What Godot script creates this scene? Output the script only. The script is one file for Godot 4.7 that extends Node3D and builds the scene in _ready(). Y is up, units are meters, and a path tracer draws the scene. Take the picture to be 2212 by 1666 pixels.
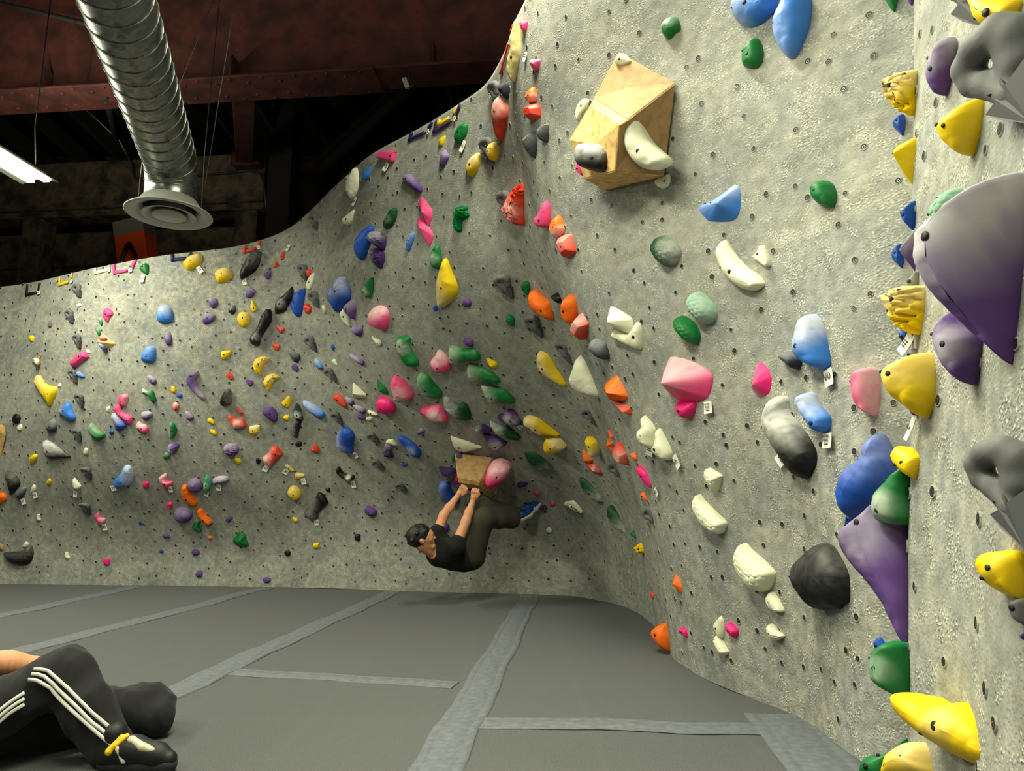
extends Node3D
# An indoor bouldering wall: sprayed-concrete overhang with bolt-on holds, padded floor, climber, and the steel and timber roof behind.

const PITCH := 9.64            # degrees the camera looks up
const EYE := Vector3(0, 0.95, 0)
const LAMPLIGHT := Color(1.0, 0.995, 0.875)
const DUCT_END := Vector3(-3.187, 3.768, -6.25)
const LAMP_A := 30.0
const LAMP_B := 18.0
const FILL_LAMP_C := 17.0
const FILL_LAMP_D := 15.0
const LAMP_E := 26.0
const UPLIGHT := 0.28  # share of each lamp's energy added upward to brighten the roof
var mats := {}
var used := {}
var rng := RandomNumberGenerator.new()
var wall_net := []             # control net of the concrete wall: columns of points from floor to top
var chalk_noise := FastNoiseLite.new()

func _ready():
	rng.seed = 7
	chalk_noise.seed = 5
	chalk_noise.frequency = 16.0
	chalk_noise.fractal_octaves = 3
	camera_and_light()
	make_materials()
	build_wall()
	build_floor()
	build_room()
	build_roof()
	build_duct()
	build_holds()
	build_people()

# ---------------------------------------------------------------- camera, sky, lamps, exposure
func camera_and_light():
	var cam := Camera3D.new()
	cam.name = "camera"
	cam.position = EYE
	cam.rotation_degrees = Vector3(PITCH, 0, 0)
	cam.fov = rad_to_deg(2.0 * atan(833.0 / 1536.0))
	cam.near = 0.05
	add_child(cam)
	var we := WorldEnvironment.new()
	we.name = "environment"
	var e := Environment.new()
	e.background_mode = Environment.BG_COLOR
	e.background_color = Color(0.012, 0.012, 0.014)
	e.tonemap_mode = Environment.TONE_MAPPER_LINEAR
	e.tonemap_exposure = 0.86
	e.sdfgi_enabled = true
	e.ssao_enabled = true
	e.ssil_enabled = true
	we.environment = e
	add_child(we)

# ---------------------------------------------------------------- small helpers
func numbered(n: String) -> String:
	if not used.has(n):
		used[n] = 0
		return n
	used[n] += 1
	return "%s_%03d" % [n, used[n]]

func tag(o: Node, label: String, category: String, group := "", kind := "") -> Node:
	if label: o.set_meta("label", label)
	if category: o.set_meta("category", category)
	if group: o.set_meta("group", group)
	if kind: o.set_meta("kind", kind)
	return o

func thing(called: String, label: String, category: String, at := Vector3.ZERO, group := "") -> Node3D:
	var o := Node3D.new()
	o.name = numbered(called)
	o.position = at
	add_child(o)
	tag(o, label, category, group)
	return o

func put(called: String, mesh: Mesh, m: Material, parent: Node = null, at := Transform3D()) -> MeshInstance3D:
	var o := MeshInstance3D.new()
	o.mesh = mesh
	o.transform = at
	if m: o.material_override = m
	if parent == null:
		o.name = numbered(called)
		add_child(o)
	else:
		o.name = called
		parent.add_child(o, true)
	return o

func structure(called: String, mesh: Mesh, m: Material, label := "") -> MeshInstance3D:
	var o := put(called, mesh, m)
	o.set_meta("kind", "structure")
	if label: o.set_meta("label", label)
	return o

func quad(st: SurfaceTool, a: Vector3, b: Vector3, c: Vector3, d: Vector3):   # clockwise seen from outside
	for p in [a, b, c, a, c, d]: st.add_vertex(p)

func begin(smooth := 0) -> SurfaceTool:
	var st := SurfaceTool.new()
	st.begin(Mesh.PRIMITIVE_TRIANGLES)
	st.set_smooth_group(smooth if smooth >= 0 else 0xFFFFFFFF)
	return st

func finish(st: SurfaceTool) -> ArrayMesh:
	st.index()
	st.generate_normals()
	return st.commit()

func box_into(st: SurfaceTool, t: Transform3D, s: Vector3, bevel := 0.0):
	var h := s * 0.5
	var b: float = minf(bevel, minf(h.x, minf(h.y, h.z)) * 0.9)
	st.set_smooth_group(-1)
	# six faces inset by the bevel, twelve chamfers, eight corner triangles
	var ax := [Vector3(1, 0, 0), Vector3(0, 1, 0), Vector3(0, 0, 1)]
	for k in 3:
		for sg in [-1.0, 1.0]:
			var n: Vector3 = ax[k] * sg
			var u: Vector3 = ax[(k + 1) % 3]
			var v: Vector3 = n.cross(u)
			var c: Vector3 = n * absf(h.dot(n.abs()))
			var uu: Vector3 = u * (absf(h.dot(u.abs())) - b)
			var vv: Vector3 = v * (absf(h.dot(v.abs())) - b)
			quad(st, t * (c - uu - vv), t * (c - uu + vv), t * (c + uu + vv), t * (c + uu - vv))
	if b <= 0.0: return
	for k in 3:
		for s1 in [-1.0, 1.0]:
			for s2 in [-1.0, 1.0]:
				var n1: Vector3 = ax[(k + 1) % 3] * s1
				var n2: Vector3 = ax[(k + 2) % 3] * s2
				var w: Vector3 = ax[k] * (h[k] - b)
				var p1: Vector3 = n1 * h[(k + 1) % 3] + n2 * (h[(k + 2) % 3] - b)
				var p2: Vector3 = n1 * (h[(k + 1) % 3] - b) + n2 * h[(k + 2) % 3]
				if n1.cross(n2).dot(ax[k]) > 0.0:
					quad(st, t * (p1 + w), t * (p1 - w), t * (p2 - w), t * (p2 + w))
				else:
					quad(st, t * (p1 - w), t * (p1 + w), t * (p2 + w), t * (p2 - w))
	for x in [-1.0, 1.0]:
		for y in [-1.0, 1.0]:
			for z in [-1.0, 1.0]:
				var a := Vector3(x * h.x, y * (h.y - b), z * (h.z - b))
				var bb := Vector3(x * (h.x - b), y * h.y, z * (h.z - b))
				var c := Vector3(x * (h.x - b), y * (h.y - b), z * h.z)
				var tri := [a, c, bb] if x * y * z > 0.0 else [a, bb, c]
				for p in tri: st.add_vertex(t * p)

func box(s: Vector3, bevel := 0.0) -> ArrayMesh:
	var st := begin(-1)
	box_into(st, Transform3D(), s, bevel)
	return finish(st)

func aim(a: Vector3, b: Vector3) -> Transform3D:   # y axis runs from a to b, origin half way
	var y := (b - a).normalized()
	var x := y.cross(Vector3.UP if absf(y.y) < 0.95 else Vector3.RIGHT).normalized()
	return Transform3D(Basis(x, y, x.cross(y)), (a + b) * 0.5)

func bar(st: SurfaceTool, a: Vector3, b: Vector3, w: float, d: float, bevel := 0.0):
	box_into(st, aim(a, b), Vector3(w, a.distance_to(b), d), bevel)

func tube_into(st: SurfaceTool, pts: Array, radii: Array, sides := 10, caps := true):
	st.set_smooth_group(0)
	var rings := []
	var side := Vector3.ZERO
	for i in pts.size():
		var dir: Vector3 = (pts[mini(i + 1, pts.size() - 1)] - pts[maxi(i - 1, 0)]).normalized()
		if side == Vector3.ZERO:
			side = dir.cross(Vector3.UP if absf(dir.y) < 0.9 else Vector3.RIGHT).normalized()
		else:
			side = (side - dir * side.dot(dir)).normalized()
		var up := dir.cross(side)
		var ring := []
		for k in sides:
			var a := TAU * k / sides
			ring.append(pts[i] + (side * cos(a) + up * sin(a)) * float(radii[i] if radii.size() > 1 else radii[0]))
		rings.append(ring)
	for i in rings.size() - 1:
		for k in sides:
			var k2 := (k + 1) % sides
			quad(st, rings[i][k], rings[i][k2], rings[i + 1][k2], rings[i + 1][k])
	if caps:
		for k in sides:
			var k2 := (k + 1) % sides
			for p in [pts[0], rings[0][k2], rings[0][k]]: st.add_vertex(p)
			for p in [pts[-1], rings[-1][k], rings[-1][k2]]: st.add_vertex(p)

func tube(pts: Array, radii: Array, sides := 10, caps := true) -> ArrayMesh:
	var st := begin(0)
	tube_into(st, pts, radii, sides, caps)
	return finish(st)

func lathe(prof: Array, sides := 32) -> ArrayMesh:   # profile points (radius, y) from bottom to top, outside to the right
	var st := begin(0)
	for i in prof.size() - 1:
		for k in sides:
			var a := TAU * k / sides
			var b := TAU * (k + 1) / sides
			var p: Vector2 = prof[i]
			var q: Vector2 = prof[i + 1]
			quad(st, Vector3(p.x * cos(a), p.y, p.x * sin(a)), Vector3(q.x * cos(a), q.y, q.x * sin(a)), Vector3(q.x * cos(b), q.y, q.x * sin(b)), Vector3(p.x * cos(b), p.y, p.x * sin(b)))
	return finish(st)

# ---------------------------------------------------------------- materials
func flat(c: Color, rough := 0.8, metal := 0.0) -> StandardMaterial3D:
	var m := StandardMaterial3D.new()
	m.albedo_color = c
	m.roughness = rough
	m.metallic = metal
	return m

func noise_tex(size: int, freq: float, ramp: Array, seed_: int, octaves := 4, kind := FastNoiseLite.TYPE_SIMPLEX_SMOOTH) -> NoiseTexture2D:
	var n := FastNoiseLite.new()
	n.noise_type = kind
	n.seed = seed_
	n.frequency = freq
	n.fractal_octaves = octaves
	var t := NoiseTexture2D.new()
	t.width = size
	t.height = size
	t.seamless = true
	t.noise = n
	if ramp:
		var g := Gradient.new()
		var off := PackedFloat32Array()
		var cols := PackedColorArray()
		for k in ramp:
			off.append(k[0])
			cols.append(k[1])
		g.offsets = off
		g.colors = cols
		t.color_ramp = g
	return t

func grey(v: float) -> Color: return Color(v, v, v)

func fleck_images() -> Array:   # sprayed concrete: [tint picture with lit flecks painted in, height picture]
	var S := 1024
	var nz := []
	for k in [[11, 0.06, 3, 1], [12, 0.011, 3, 0], [13, 0.13, 2, 0], [14, 0.02, 3, 0]]:
		var f := FastNoiseLite.new()
		f.seed = k[0]
		f.frequency = k[1]
		f.fractal_octaves = k[2]
		f.noise_type = FastNoiseLite.TYPE_SIMPLEX_SMOOTH
		f.fractal_type = FastNoiseLite.FRACTAL_RIDGED if k[3] else FastNoiseLite.FRACTAL_FBM
		nz.append(f.get_seamless_image(S, S).get_data())
	var tint := PackedByteArray()
	var high := PackedByteArray()
	tint.resize(S * S * 3)
	high.resize(S * S)
	var n0: PackedByteArray = nz[0]
	var n1: PackedByteArray = nz[1]
	var n2: PackedByteArray = nz[2]
	var n3: PackedByteArray = nz[3]
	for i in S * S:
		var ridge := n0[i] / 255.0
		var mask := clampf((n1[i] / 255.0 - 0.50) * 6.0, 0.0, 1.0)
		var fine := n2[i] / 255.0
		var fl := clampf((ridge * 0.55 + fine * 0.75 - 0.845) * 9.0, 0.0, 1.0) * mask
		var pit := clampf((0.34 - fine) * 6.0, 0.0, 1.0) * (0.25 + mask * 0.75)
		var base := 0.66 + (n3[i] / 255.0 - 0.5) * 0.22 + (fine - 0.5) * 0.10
		var v := clampf(base - pit * 0.13 + fl * 0.34, 0.0, 1.0)  # pale flecks paint the light that relief catches; pits are coloured darker
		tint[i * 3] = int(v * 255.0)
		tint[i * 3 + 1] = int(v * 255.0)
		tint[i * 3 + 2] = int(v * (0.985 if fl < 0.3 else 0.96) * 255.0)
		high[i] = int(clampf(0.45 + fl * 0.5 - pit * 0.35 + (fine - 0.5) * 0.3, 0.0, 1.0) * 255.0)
	var a := Image.create_from_data(S, S, false, Image.FORMAT_RGB8, tint)
	var b := Image.create_from_data(S, S, false, Image.FORMAT_L8, high)
	a.generate_mipmaps()
	return [ImageTexture.create_from_image(a), ImageTexture.create_from_image(b)]

func tri(m: StandardMaterial3D, scale: float) -> StandardMaterial3D:
	m.uv1_triplanar = true
	m.uv1_world_triplanar = true
	m.uv1_scale = Vector3.ONE * scale
	return m

func make_materials():
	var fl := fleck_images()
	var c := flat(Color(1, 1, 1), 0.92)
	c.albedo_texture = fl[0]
	c.heightmap_enabled = true
	c.heightmap_texture = fl[1]
	c.heightmap_scale = 0.45
	tri(c, 0.62)
	c.metallic_specular = 0.25
	c.detail_enabled = true
	c.detail_blend_mode = BaseMaterial3D.BLEND_MODE_MUL
	c.detail_uv_layer = BaseMaterial3D.DETAIL_UV_2
	c.detail_albedo = noise_tex(512, 0.009, [[0.0, Color(0.70, 0.725, 0.73)], [0.36, Color(0.82, 0.83, 0.805)], [0.55, Color(0.94, 0.935, 0.885)], [0.72, Color(0.85, 0.87, 0.865)], [1.0, Color(0.97, 0.96, 0.90)]], 21, 5)
	c.uv2_triplanar = true
	c.uv2_world_triplanar = true
	c.uv2_scale = Vector3.ONE * 0.3
	mats.concrete = c
	var ca := tri(flat(Color(0.43, 0.44, 0.445), 1.0), 1.6)
	ca.albedo_texture = noise_tex(1024, 0.16, [[0.2, grey(0.62)], [0.5, grey(0.82)], [0.8, grey(1.0)]], 31, 4)
	ca.heightmap_enabled = true
	ca.heightmap_texture = ca.albedo_texture
	ca.heightmap_scale = 0.5
	ca.metallic_specular = 0.15
	ca.rim_enabled = true
	ca.rim = 0.25
	mats.carpet = ca
	var sm := tri(flat(Color(0.41, 0.43, 0.455), 0.7), 2.0)
	sm.albedo_texture = noise_tex(512, 0.02, [[0.2, grey(0.84)], [0.8, grey(1.0)]], 33, 4)
	mats.seam = sm
	mats.dark = flat(Color(0.03, 0.03, 0.032), 0.7)
	mats.steel = flat(Color(0.5, 0.5, 0.5), 0.35, 0.9)
	var oc := tri(flat(Color(0.45, 0.41, 0.35), 0.95), 0.35)
	oc.albedo_texture = noise_tex(512, 0.012, [[0.15, grey(0.45)], [0.45, grey(0.8)], [0.6, Color(1.0, 0.94, 0.88)], [0.9, grey(0.7)]], 41, 5)
	oc.heightmap_enabled = true
	oc.heightmap_texture = oc.albedo_texture
	oc.heightmap_scale = 4.0
	mats.old_concrete = oc
	var br := tri(flat(Color(0.34, 0.16, 0.14), 0.75), 0.5)
	br.albedo_texture = noise_tex(512, 0.01, [[0.15, grey(0.62)], [0.5, grey(0.86)], [0.75, Color(1.0, 0.98, 0.96)], [1.0, grey(0.8)]], 43, 5)
	mats.red_steel = br
	var wd := tri(flat(Color(0.16, 0.13, 0.11), 0.95), 0.6)
	wd.albedo_texture = noise_tex(512, 0.02, [[0.2, grey(0.5)], [0.8, grey(1.0)]], 47, 4)
	mats.timber = wd
	mats.dark_steel = flat(Color(0.11, 0.095, 0.09), 0.7, 0.2)
	var lamp := flat(Color(1, 1, 1), 0.5)
	lamp.emission_enabled = true
	lamp.emission = LAMPLIGHT
	lamp.emission_energy_multiplier = 9.0
	mats.lamp_glow = lamp
	mats.lamp_body = flat(Color(0.75, 0.75, 0.72), 0.45, 0.3)

# ---------------------------------------------------------------- the concrete wall
func catmull(a: Vector3, b: Vector3, c: Vector3, d: Vector3, t: float) -> Vector3:
	return 0.5 * (2.0 * b + (c - a) * t + (2.0 * a - 5.0 * b + 4.0 * c - d) * t * t + (3.0 * b - a - 3.0 * c + d) * t * t * t)

func wall_at(u: float, v: float) -> Vector3:
	var n := wall_net.size()
	var m: int = wall_net[0].size()
	u = clampf(u, 0.0, n - 1.0001)
	v = clampf(v, 0.0, m - 1.0001)
	var i := int(u)
	var j := int(v)
	var r := []
	for k in range(-1, 3):
		var c: Array = wall_net[clampi(i + k, 0, n - 1)]
		r.append(catmull(c[clampi(j - 1, 0, m - 1)], c[j], c[clampi(j + 1, 0, m - 1)], c[clampi(j + 2, 0, m - 1)], v - j))
	return catmull(r[0], r[1], r[2], r[3], u - i)

func wall_normal(u: float, v: float) -> Vector3:
	var du := wall_at(u + 0.02, v) - wall_at(u - 0.02, v)
	var dv := wall_at(u, v + 0.02) - wall_at(u, v - 0.02)
	return du.cross(dv).normalized()

func wall_column(bx: float, bz: float, tx: float, tz: float, top: float, g: Array):
	var rise := [0.0, 0.11, 0.22, 0.33, 0.45, 0.58, 0.72, 0.86, 1.0]
	var c := []
	for j in 9: c.append(Vector3(lerpf(bx, tx, g[j]), top * rise[j], lerpf(bz, tz, g[j])))
	wall_net.append(c)

func build_wall():
	wall_column(-10.6, -9.45, -10.7, -8.9, 3.6, [0, 0.05, 0.22, 0.46, 0.68, 0.85, 0.95, 1, 1])
	wall_column(-8.4, -9.25, -8.5, -8.7, 3.6, [0, 0.05, 0.22, 0.46, 0.68, 0.85, 0.95, 1, 1])
	wall_column(-6.34, -9.092, -6.273, -8.387, 3.6, [0, 0.05, 0.22, 0.46, 0.68, 0.85, 0.95, 1, 1])
	wall_column(-5.132, -8.987, -4.792, -7.828, 3.65, [0, 0.05, 0.22, 0.46, 0.68, 0.85, 0.95, 1, 1])
	wall_column(-4.009, -8.885, -3.953, -7.622, 3.72, [0, 0.05, 0.22, 0.46, 0.68, 0.85, 0.95, 1, 1])
	wall_column(-2.84, -8.735, -3.057, -7.635, 3.85, [0, 0.05, 0.22, 0.46, 0.68, 0.85, 0.95, 1, 1])
	wall_column(-1.98, -8.591, -2.474, -7.572, 4.05, [0, 0.02, 0.12, 0.31, 0.54, 0.75, 0.89, 0.96, 1])
	wall_column(-1.295, -8.361, -1.847, -6.903, 4.2, [0, 0.02, 0.12, 0.31, 0.54, 0.75, 0.89, 0.96, 1])
	wall_column(-0.546, -8.185, -1.329, -6.216, 4.2, [0, 0.02, 0.12, 0.31, 0.54, 0.75, 0.89, 0.96, 1])
	wall_column(0.222, -8.017, -0.834, -5.758, 4.2, [0, 0.02, 0.12, 0.31, 0.54, 0.75, 0.89, 0.96, 1])
	wall_column(0.749, -7.74, -0.44, -5.359, 4.2, [0, 0.02, 0.12, 0.31, 0.54, 0.75, 0.89, 0.96, 1])
	wall_column(1.078, -7.045, -0.202, -5.068, 4.2, [0, 0.05, 0.14, 0.29, 0.48, 0.68, 0.84, 0.94, 1])
	wall_column(1.139, -5.978, -0.054, -4.74, 4.25, [0, 0.05, 0.14, 0.29, 0.48, 0.68, 0.84, 0.94, 1])
	wall_column(1.023, -4.837, 0.045, -4.407, 4.3, [0, 0.05, 0.14, 0.29, 0.48, 0.68, 0.84, 0.94, 1])
	wall_column(1.1, -4.111, 0.36, -3.75, 4.4, [0, 0.05, 0.14, 0.27, 0.42, 0.58, 0.74, 0.88, 1])
	wall_column(1.297, -3.453, 0.98, -3.15, 4.4, [0, 0.05, 0.14, 0.27, 0.42, 0.58, 0.74, 0.88, 1])
	wall_column(1.321, -2.786, 1.52, -2.72, 4.4, [0, 0.11, 0.22, 0.33, 0.45, 0.58, 0.72, 0.86, 1])
	wall_column(1.5, -2.42, 1.78, -2.42, 4.4, [0, 0.11, 0.22, 0.33, 0.45, 0.58, 0.72, 0.86, 1])
	wall_column(1.035, -2.05, 1.542, -2.15, 4.4, [0, 0.11, 0.22, 0.33, 0.45, 0.58, 0.72, 0.86, 1])
	wall_column(0.917, -1.62, 1.419, -1.66, 4.4, [0, 0.11, 0.22, 0.33, 0.45, 0.58, 0.72, 0.86, 1])
	wall_column(0.796, -1.26, 1.338, -1.26, 4.4, [0, 0.11, 0.22, 0.33, 0.45, 0.58, 0.72, 0.86, 1])
	wall_column(0.9, -0.7, 0.95, -0.7, 4.4, [0, 0.11, 0.22, 0.33, 0.45, 0.58, 0.72, 0.86, 1])
	wall_column(0.95, 0.6, 1, 0.6, 4.4, [0, 0.11, 0.22, 0.33, 0.45, 0.58, 0.72, 0.86, 1])
	wall_column(1.1, 2.6, 1.1, 2.6, 4.4, [0, 0.11, 0.22, 0.33, 0.45, 0.58, 0.72, 0.86, 1])
	var n := wall_net.size() - 1
	var m: int = wall_net[0].size() - 1
	var us := n * 22
	var vs := m * 14
	var wob := FastNoiseLite.new()
	wob.seed = 3
	wob.frequency = 1.3
	wob.fractal_octaves = 3
	var rows := []
	for a in us + 1:
		var u := float(a) * n / us
		var row := PackedVector3Array()
		for b in vs + 1:
			var v := float(b) * m / vs
			var p := wall_at(u, v)
			row.append(p + wall_normal(u, v) * wob.get_noise_3dv(p) * 0.007)
		for b in 9:                               # rounded lip, then the back of the shell down to the floor
			var v := m * (1.0 - b / 8.0)
			var nn := wall_normal(u, v)
			row.append(wall_at(u, v) - nn * 0.22)
		rows.append(row)
	var st := begin(0)
	for a in us:
		for b in rows[0].size() - 1:
			quad(st, rows[a][b], rows[a][b + 1], rows[a + 1][b + 1], rows[a + 1][b])
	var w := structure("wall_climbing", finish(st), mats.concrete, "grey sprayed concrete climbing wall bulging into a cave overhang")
	build_bolt_holes(w)

func build_bolt_holes(w: Node3D):
	# threaded sockets set into the concrete: a chipped collar, a flat dark disc painting the shade of the hole, a steel insert
	var st := begin(0)
	var sides := 12
	var prof := [Vector2(0.0165, -0.004), Vector2(0.0135, 0.0016), Vector2(0.0115, 0.0010), Vector2(0.0105, -0.004)]
	for i in 3:
		for k in sides:
			var a := TAU * k / sides
			var b := TAU * (k + 1) / sides
			var p: Vector2 = prof[i]
			var q: Vector2 = prof[i + 1]
			quad(st, Vector3(p.x * cos(a), p.x * sin(a), p.y), Vector3(p.x * cos(b), p.x * sin(b), p.y), Vector3(q.x * cos(b), q.x * sin(b), q.y), Vector3(q.x * cos(a), q.x * sin(a), q.y))
	st.generate_normals()
	var socket := st.commit()
	socket.surface_set_material(0, mats.concrete)
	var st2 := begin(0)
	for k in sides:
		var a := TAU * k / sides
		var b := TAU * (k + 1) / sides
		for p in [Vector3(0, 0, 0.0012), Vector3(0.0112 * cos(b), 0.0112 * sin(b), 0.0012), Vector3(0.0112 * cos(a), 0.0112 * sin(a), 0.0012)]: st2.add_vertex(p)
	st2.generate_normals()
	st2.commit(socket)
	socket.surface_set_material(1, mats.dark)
	var st3 := begin(0)
	for k in sides:
		var a := TAU * k / sides
		var b := TAU * (k + 1) / sides
		quad(st3, Vector3(0.0062 * cos(a), 0.0062 * sin(a) - 0.002, 0.0018), Vector3(0.0062 * cos(b), 0.0062 * sin(b) - 0.002, 0.0018), Vector3(0.0042 * cos(b), 0.0042 * sin(b) - 0.002, 0.0018), Vector3(0.0042 * cos(a), 0.0042 * sin(a) - 0.002, 0.0018))
	st3.generate_normals()
	st3.commit(socket)
	socket.surface_set_material(2, mats.steel)
	var near := []
	var step := 0.185
	var r2 := RandomNumberGenerator.new()
	r2.seed = 99
	for i in range(0, wall_net.size() - 2):
		for j in 8:
			var u0 := float(i)
			var v0 := float(j)
			var wide := wall_at(u0, v0 + 0.5).distance_to(wall_at(u0 + 1.0, v0 + 0.5))
			var tall := wall_at(u0 + 0.5, v0).distance_to(wall_at(u0 + 0.5, v0 + 1.0))
			var nu := maxi(1, roundi(wide / step))
			var nv := maxi(1, roundi(tall / step))
			for a in nu:
				for b in nv:
					var u := u0 + (a + r2.randf_range(0.1, 0.9)) / nu
					var v := v0 + (b + r2.randf_range(0.1, 0.9)) / nv
					var keep := r2.randf() < 0.9
					var spin := r2.randf() * 0.6
					var size := r2.randf_range(0.85, 1.25)
					if not keep: continue
					var p := wall_at(u, v)
					if p.y < 0.08 or p.z > -0.6: continue
					near.append([p.distance_to(EYE), u, v, spin, size])
	near.sort_custom(func(x, y): return x[0] < y[0])
	var wob := FastNoiseLite.new()
	wob.seed = 3
	wob.frequency = 1.3
	wob.fractal_octaves = 3
	var rest := []
	for k in near.size():
		var e: Array = near[k]
		var p := wall_at(e[1], e[2])
		var n := wall_normal(e[1], e[2])
		p += n * (wob.get_noise_3dv(p) * 0.007 + 0.0025)
		var x := Vector3.UP.cross(n).normalized()
		var t := Transform3D(Basis(x, n.cross(x), n).rotated(n, e[3]).scaled_local(Vector3.ONE * float(e[4])), p)
		if k < 300:
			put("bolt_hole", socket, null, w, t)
		else:
			rest.append(t)
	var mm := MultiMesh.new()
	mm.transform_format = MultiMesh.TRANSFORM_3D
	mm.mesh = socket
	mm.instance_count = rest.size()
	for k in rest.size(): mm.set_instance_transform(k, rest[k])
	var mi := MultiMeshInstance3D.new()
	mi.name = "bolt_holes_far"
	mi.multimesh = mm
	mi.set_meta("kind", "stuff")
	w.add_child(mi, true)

# ---------------------------------------------------------------- padded floor
const ALONG := Vector3(0.0983, 0, -0.9952)     # the long seams of the mats run this way
const ACROSS := Vector3(0.9952, 0, 0.0983)

func strip(a: Vector3, b: Vector3, w: float, lift: float, seed_: int) -> ArrayMesh:
	var f := FastNoiseLite.new()
	f.seed = seed_
	f.frequency = 0.9
	var d := (b - a).normalized()
	var s := d.cross(Vector3.UP).normalized()
	var n := int(a.distance_to(b) / 0.12) + 1
	var rows := []
	for i in n + 1:
		var c := a.lerp(b, float(i) / n)
		c += s * f.get_noise_2d(c.x * 1.5 + c.z, 3.0) * 0.03
		var row := []
		for k in [[-0.5, 0.0], [-0.49, 1.0], [-0.32, 0.9], [-0.30, 0.45], [-0.28, 0.9], [0.28, 0.9], [0.30, 0.45], [0.32, 0.9], [0.49, 1.0], [0.5, 0.0]]:
			row.append(c + s * float(k[0]) * w + Vector3(0, lift * float(k[1]) + floor_wave(c) + 0.001, 0))
		rows.append(row)
	var st := begin(0)
	for i in n:
		for k in 9:
			quad(st, rows[i][k], rows[i][k + 1], rows[i + 1][k + 1], rows[i + 1][k])
	return finish(st)

var wave_noise := FastNoiseLite.new()
func floor_wave(p: Vector3) -> float:
	return wave_noise.get_noise_2d(p.x * 0.35 + p.z * 0.12, p.z * 1.0) * 0.012 + wave_noise.get_noise_2d(p.x * 1.6 + 40.0, p.z * 3.2) * 0.0035

func build_floor():
	wave_noise.seed = 17
	wave_noise.frequency = 0.9
	wave_noise.fractal_octaves = 3
	var st := begin(0)
	var nx := 150
	var nz := 160
	var vx := func(i): return -12.0 + 16.0 * i / nx
	var vz := func(j): return -10.2 + 14.2 * j / nz
	for i in nx:
		for j in nz:
			var q := []
			for k in [[0, 0], [1, 0], [1, 1], [0, 1]]:
				var p := Vector3(-12.0 + 16.0 * (i + k[0]) / nx, 0, -10.2 + 14.2 * (j + k[1]) / nz)
				p.y = floor_wave(p)
				q.append(p)
			quad(st, q[0], q[1], q[2], q[3])
	for e in [[-12.0, 4.0]]:
		quad(st, Vector3(-12, -0.4, -10.2), Vector3(-12, -0.4, 4), Vector3(4, -0.4, 4), Vector3(4, -0.4, -10.2))
	var fl := structure("floor", finish(st), mats.carpet, "grey carpeted crash mat floor with taped seams")
	tag(put("seam_strip", strip(Vector3(-1.773, 0, -3.588), Vector3(-1.343, 0, -8.272), 0.19, 0.006, 60), mats.seam), "long mat seam strip running from beside the sitting person to the wall", "seam strip", "blue grey seam strips on the mats")
	tag(put("seam_strip", strip(Vector3(-0.293, 0, -2.68), Vector3(0.199, 0, -7.896), 0.2, 0.006, 61), mats.seam), "long mat seam strip up the middle of the floor to below the climber", "seam strip", "blue grey seam strips on the mats")
	tag(put("seam_strip", strip(Vector3(-3.302, 0, -4.499), Vector3(-2.889, 0, -8.638), 0.19, 0.006, 62), mats.seam), "mat seam strip crossing behind the sitting person's knee", "seam strip", "blue grey seam strips on the mats")
	tag(put("seam_strip", strip(Vector3(-4.475, 0, -6.14), Vector3(-4.516, 0, -8.784), 0.19, 0.006, 63), mats.seam), "mat seam strip nearest the far left end of the wall", "seam strip", "blue grey seam strips on the mats")
	tag(put("seam_strip", strip(Vector3(1.223, 0, -3.482), Vector3(1.151, 0, -2.638), 0.3, 0.006, 64), mats.seam), "wide mat seam strip meeting the foot of the right wall", "seam strip", "blue grey seam strips on the mats")
	tag(put("seam_strip", strip(Vector3(-1.658, 0, -4.354), Vector3(-0.301, 0, -4.04), 0.15, 0.004, 65), mats.seam), "short cross seam strip on the mats between two long seams", "seam strip", "blue grey seam strips on the mats")
	tag(put("seam_strip", strip(Vector3(-0.177, 0, -3.362), Vector3(1.17, 0, -3.256), 0.16, 0.004, 66), mats.seam), "cross seam strip on the mats reaching the right wall", "seam strip", "blue grey seam strips on the mats")
	tag(put("seam_strip", strip(Vector3(-2.017, 0, -3.668), Vector3(-1.778, 0, -3.676), 0.15, 0.004, 67), mats.seam), "short cross seam strip beside the sitting person's knee", "seam strip", "blue grey seam strips on the mats")

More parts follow.
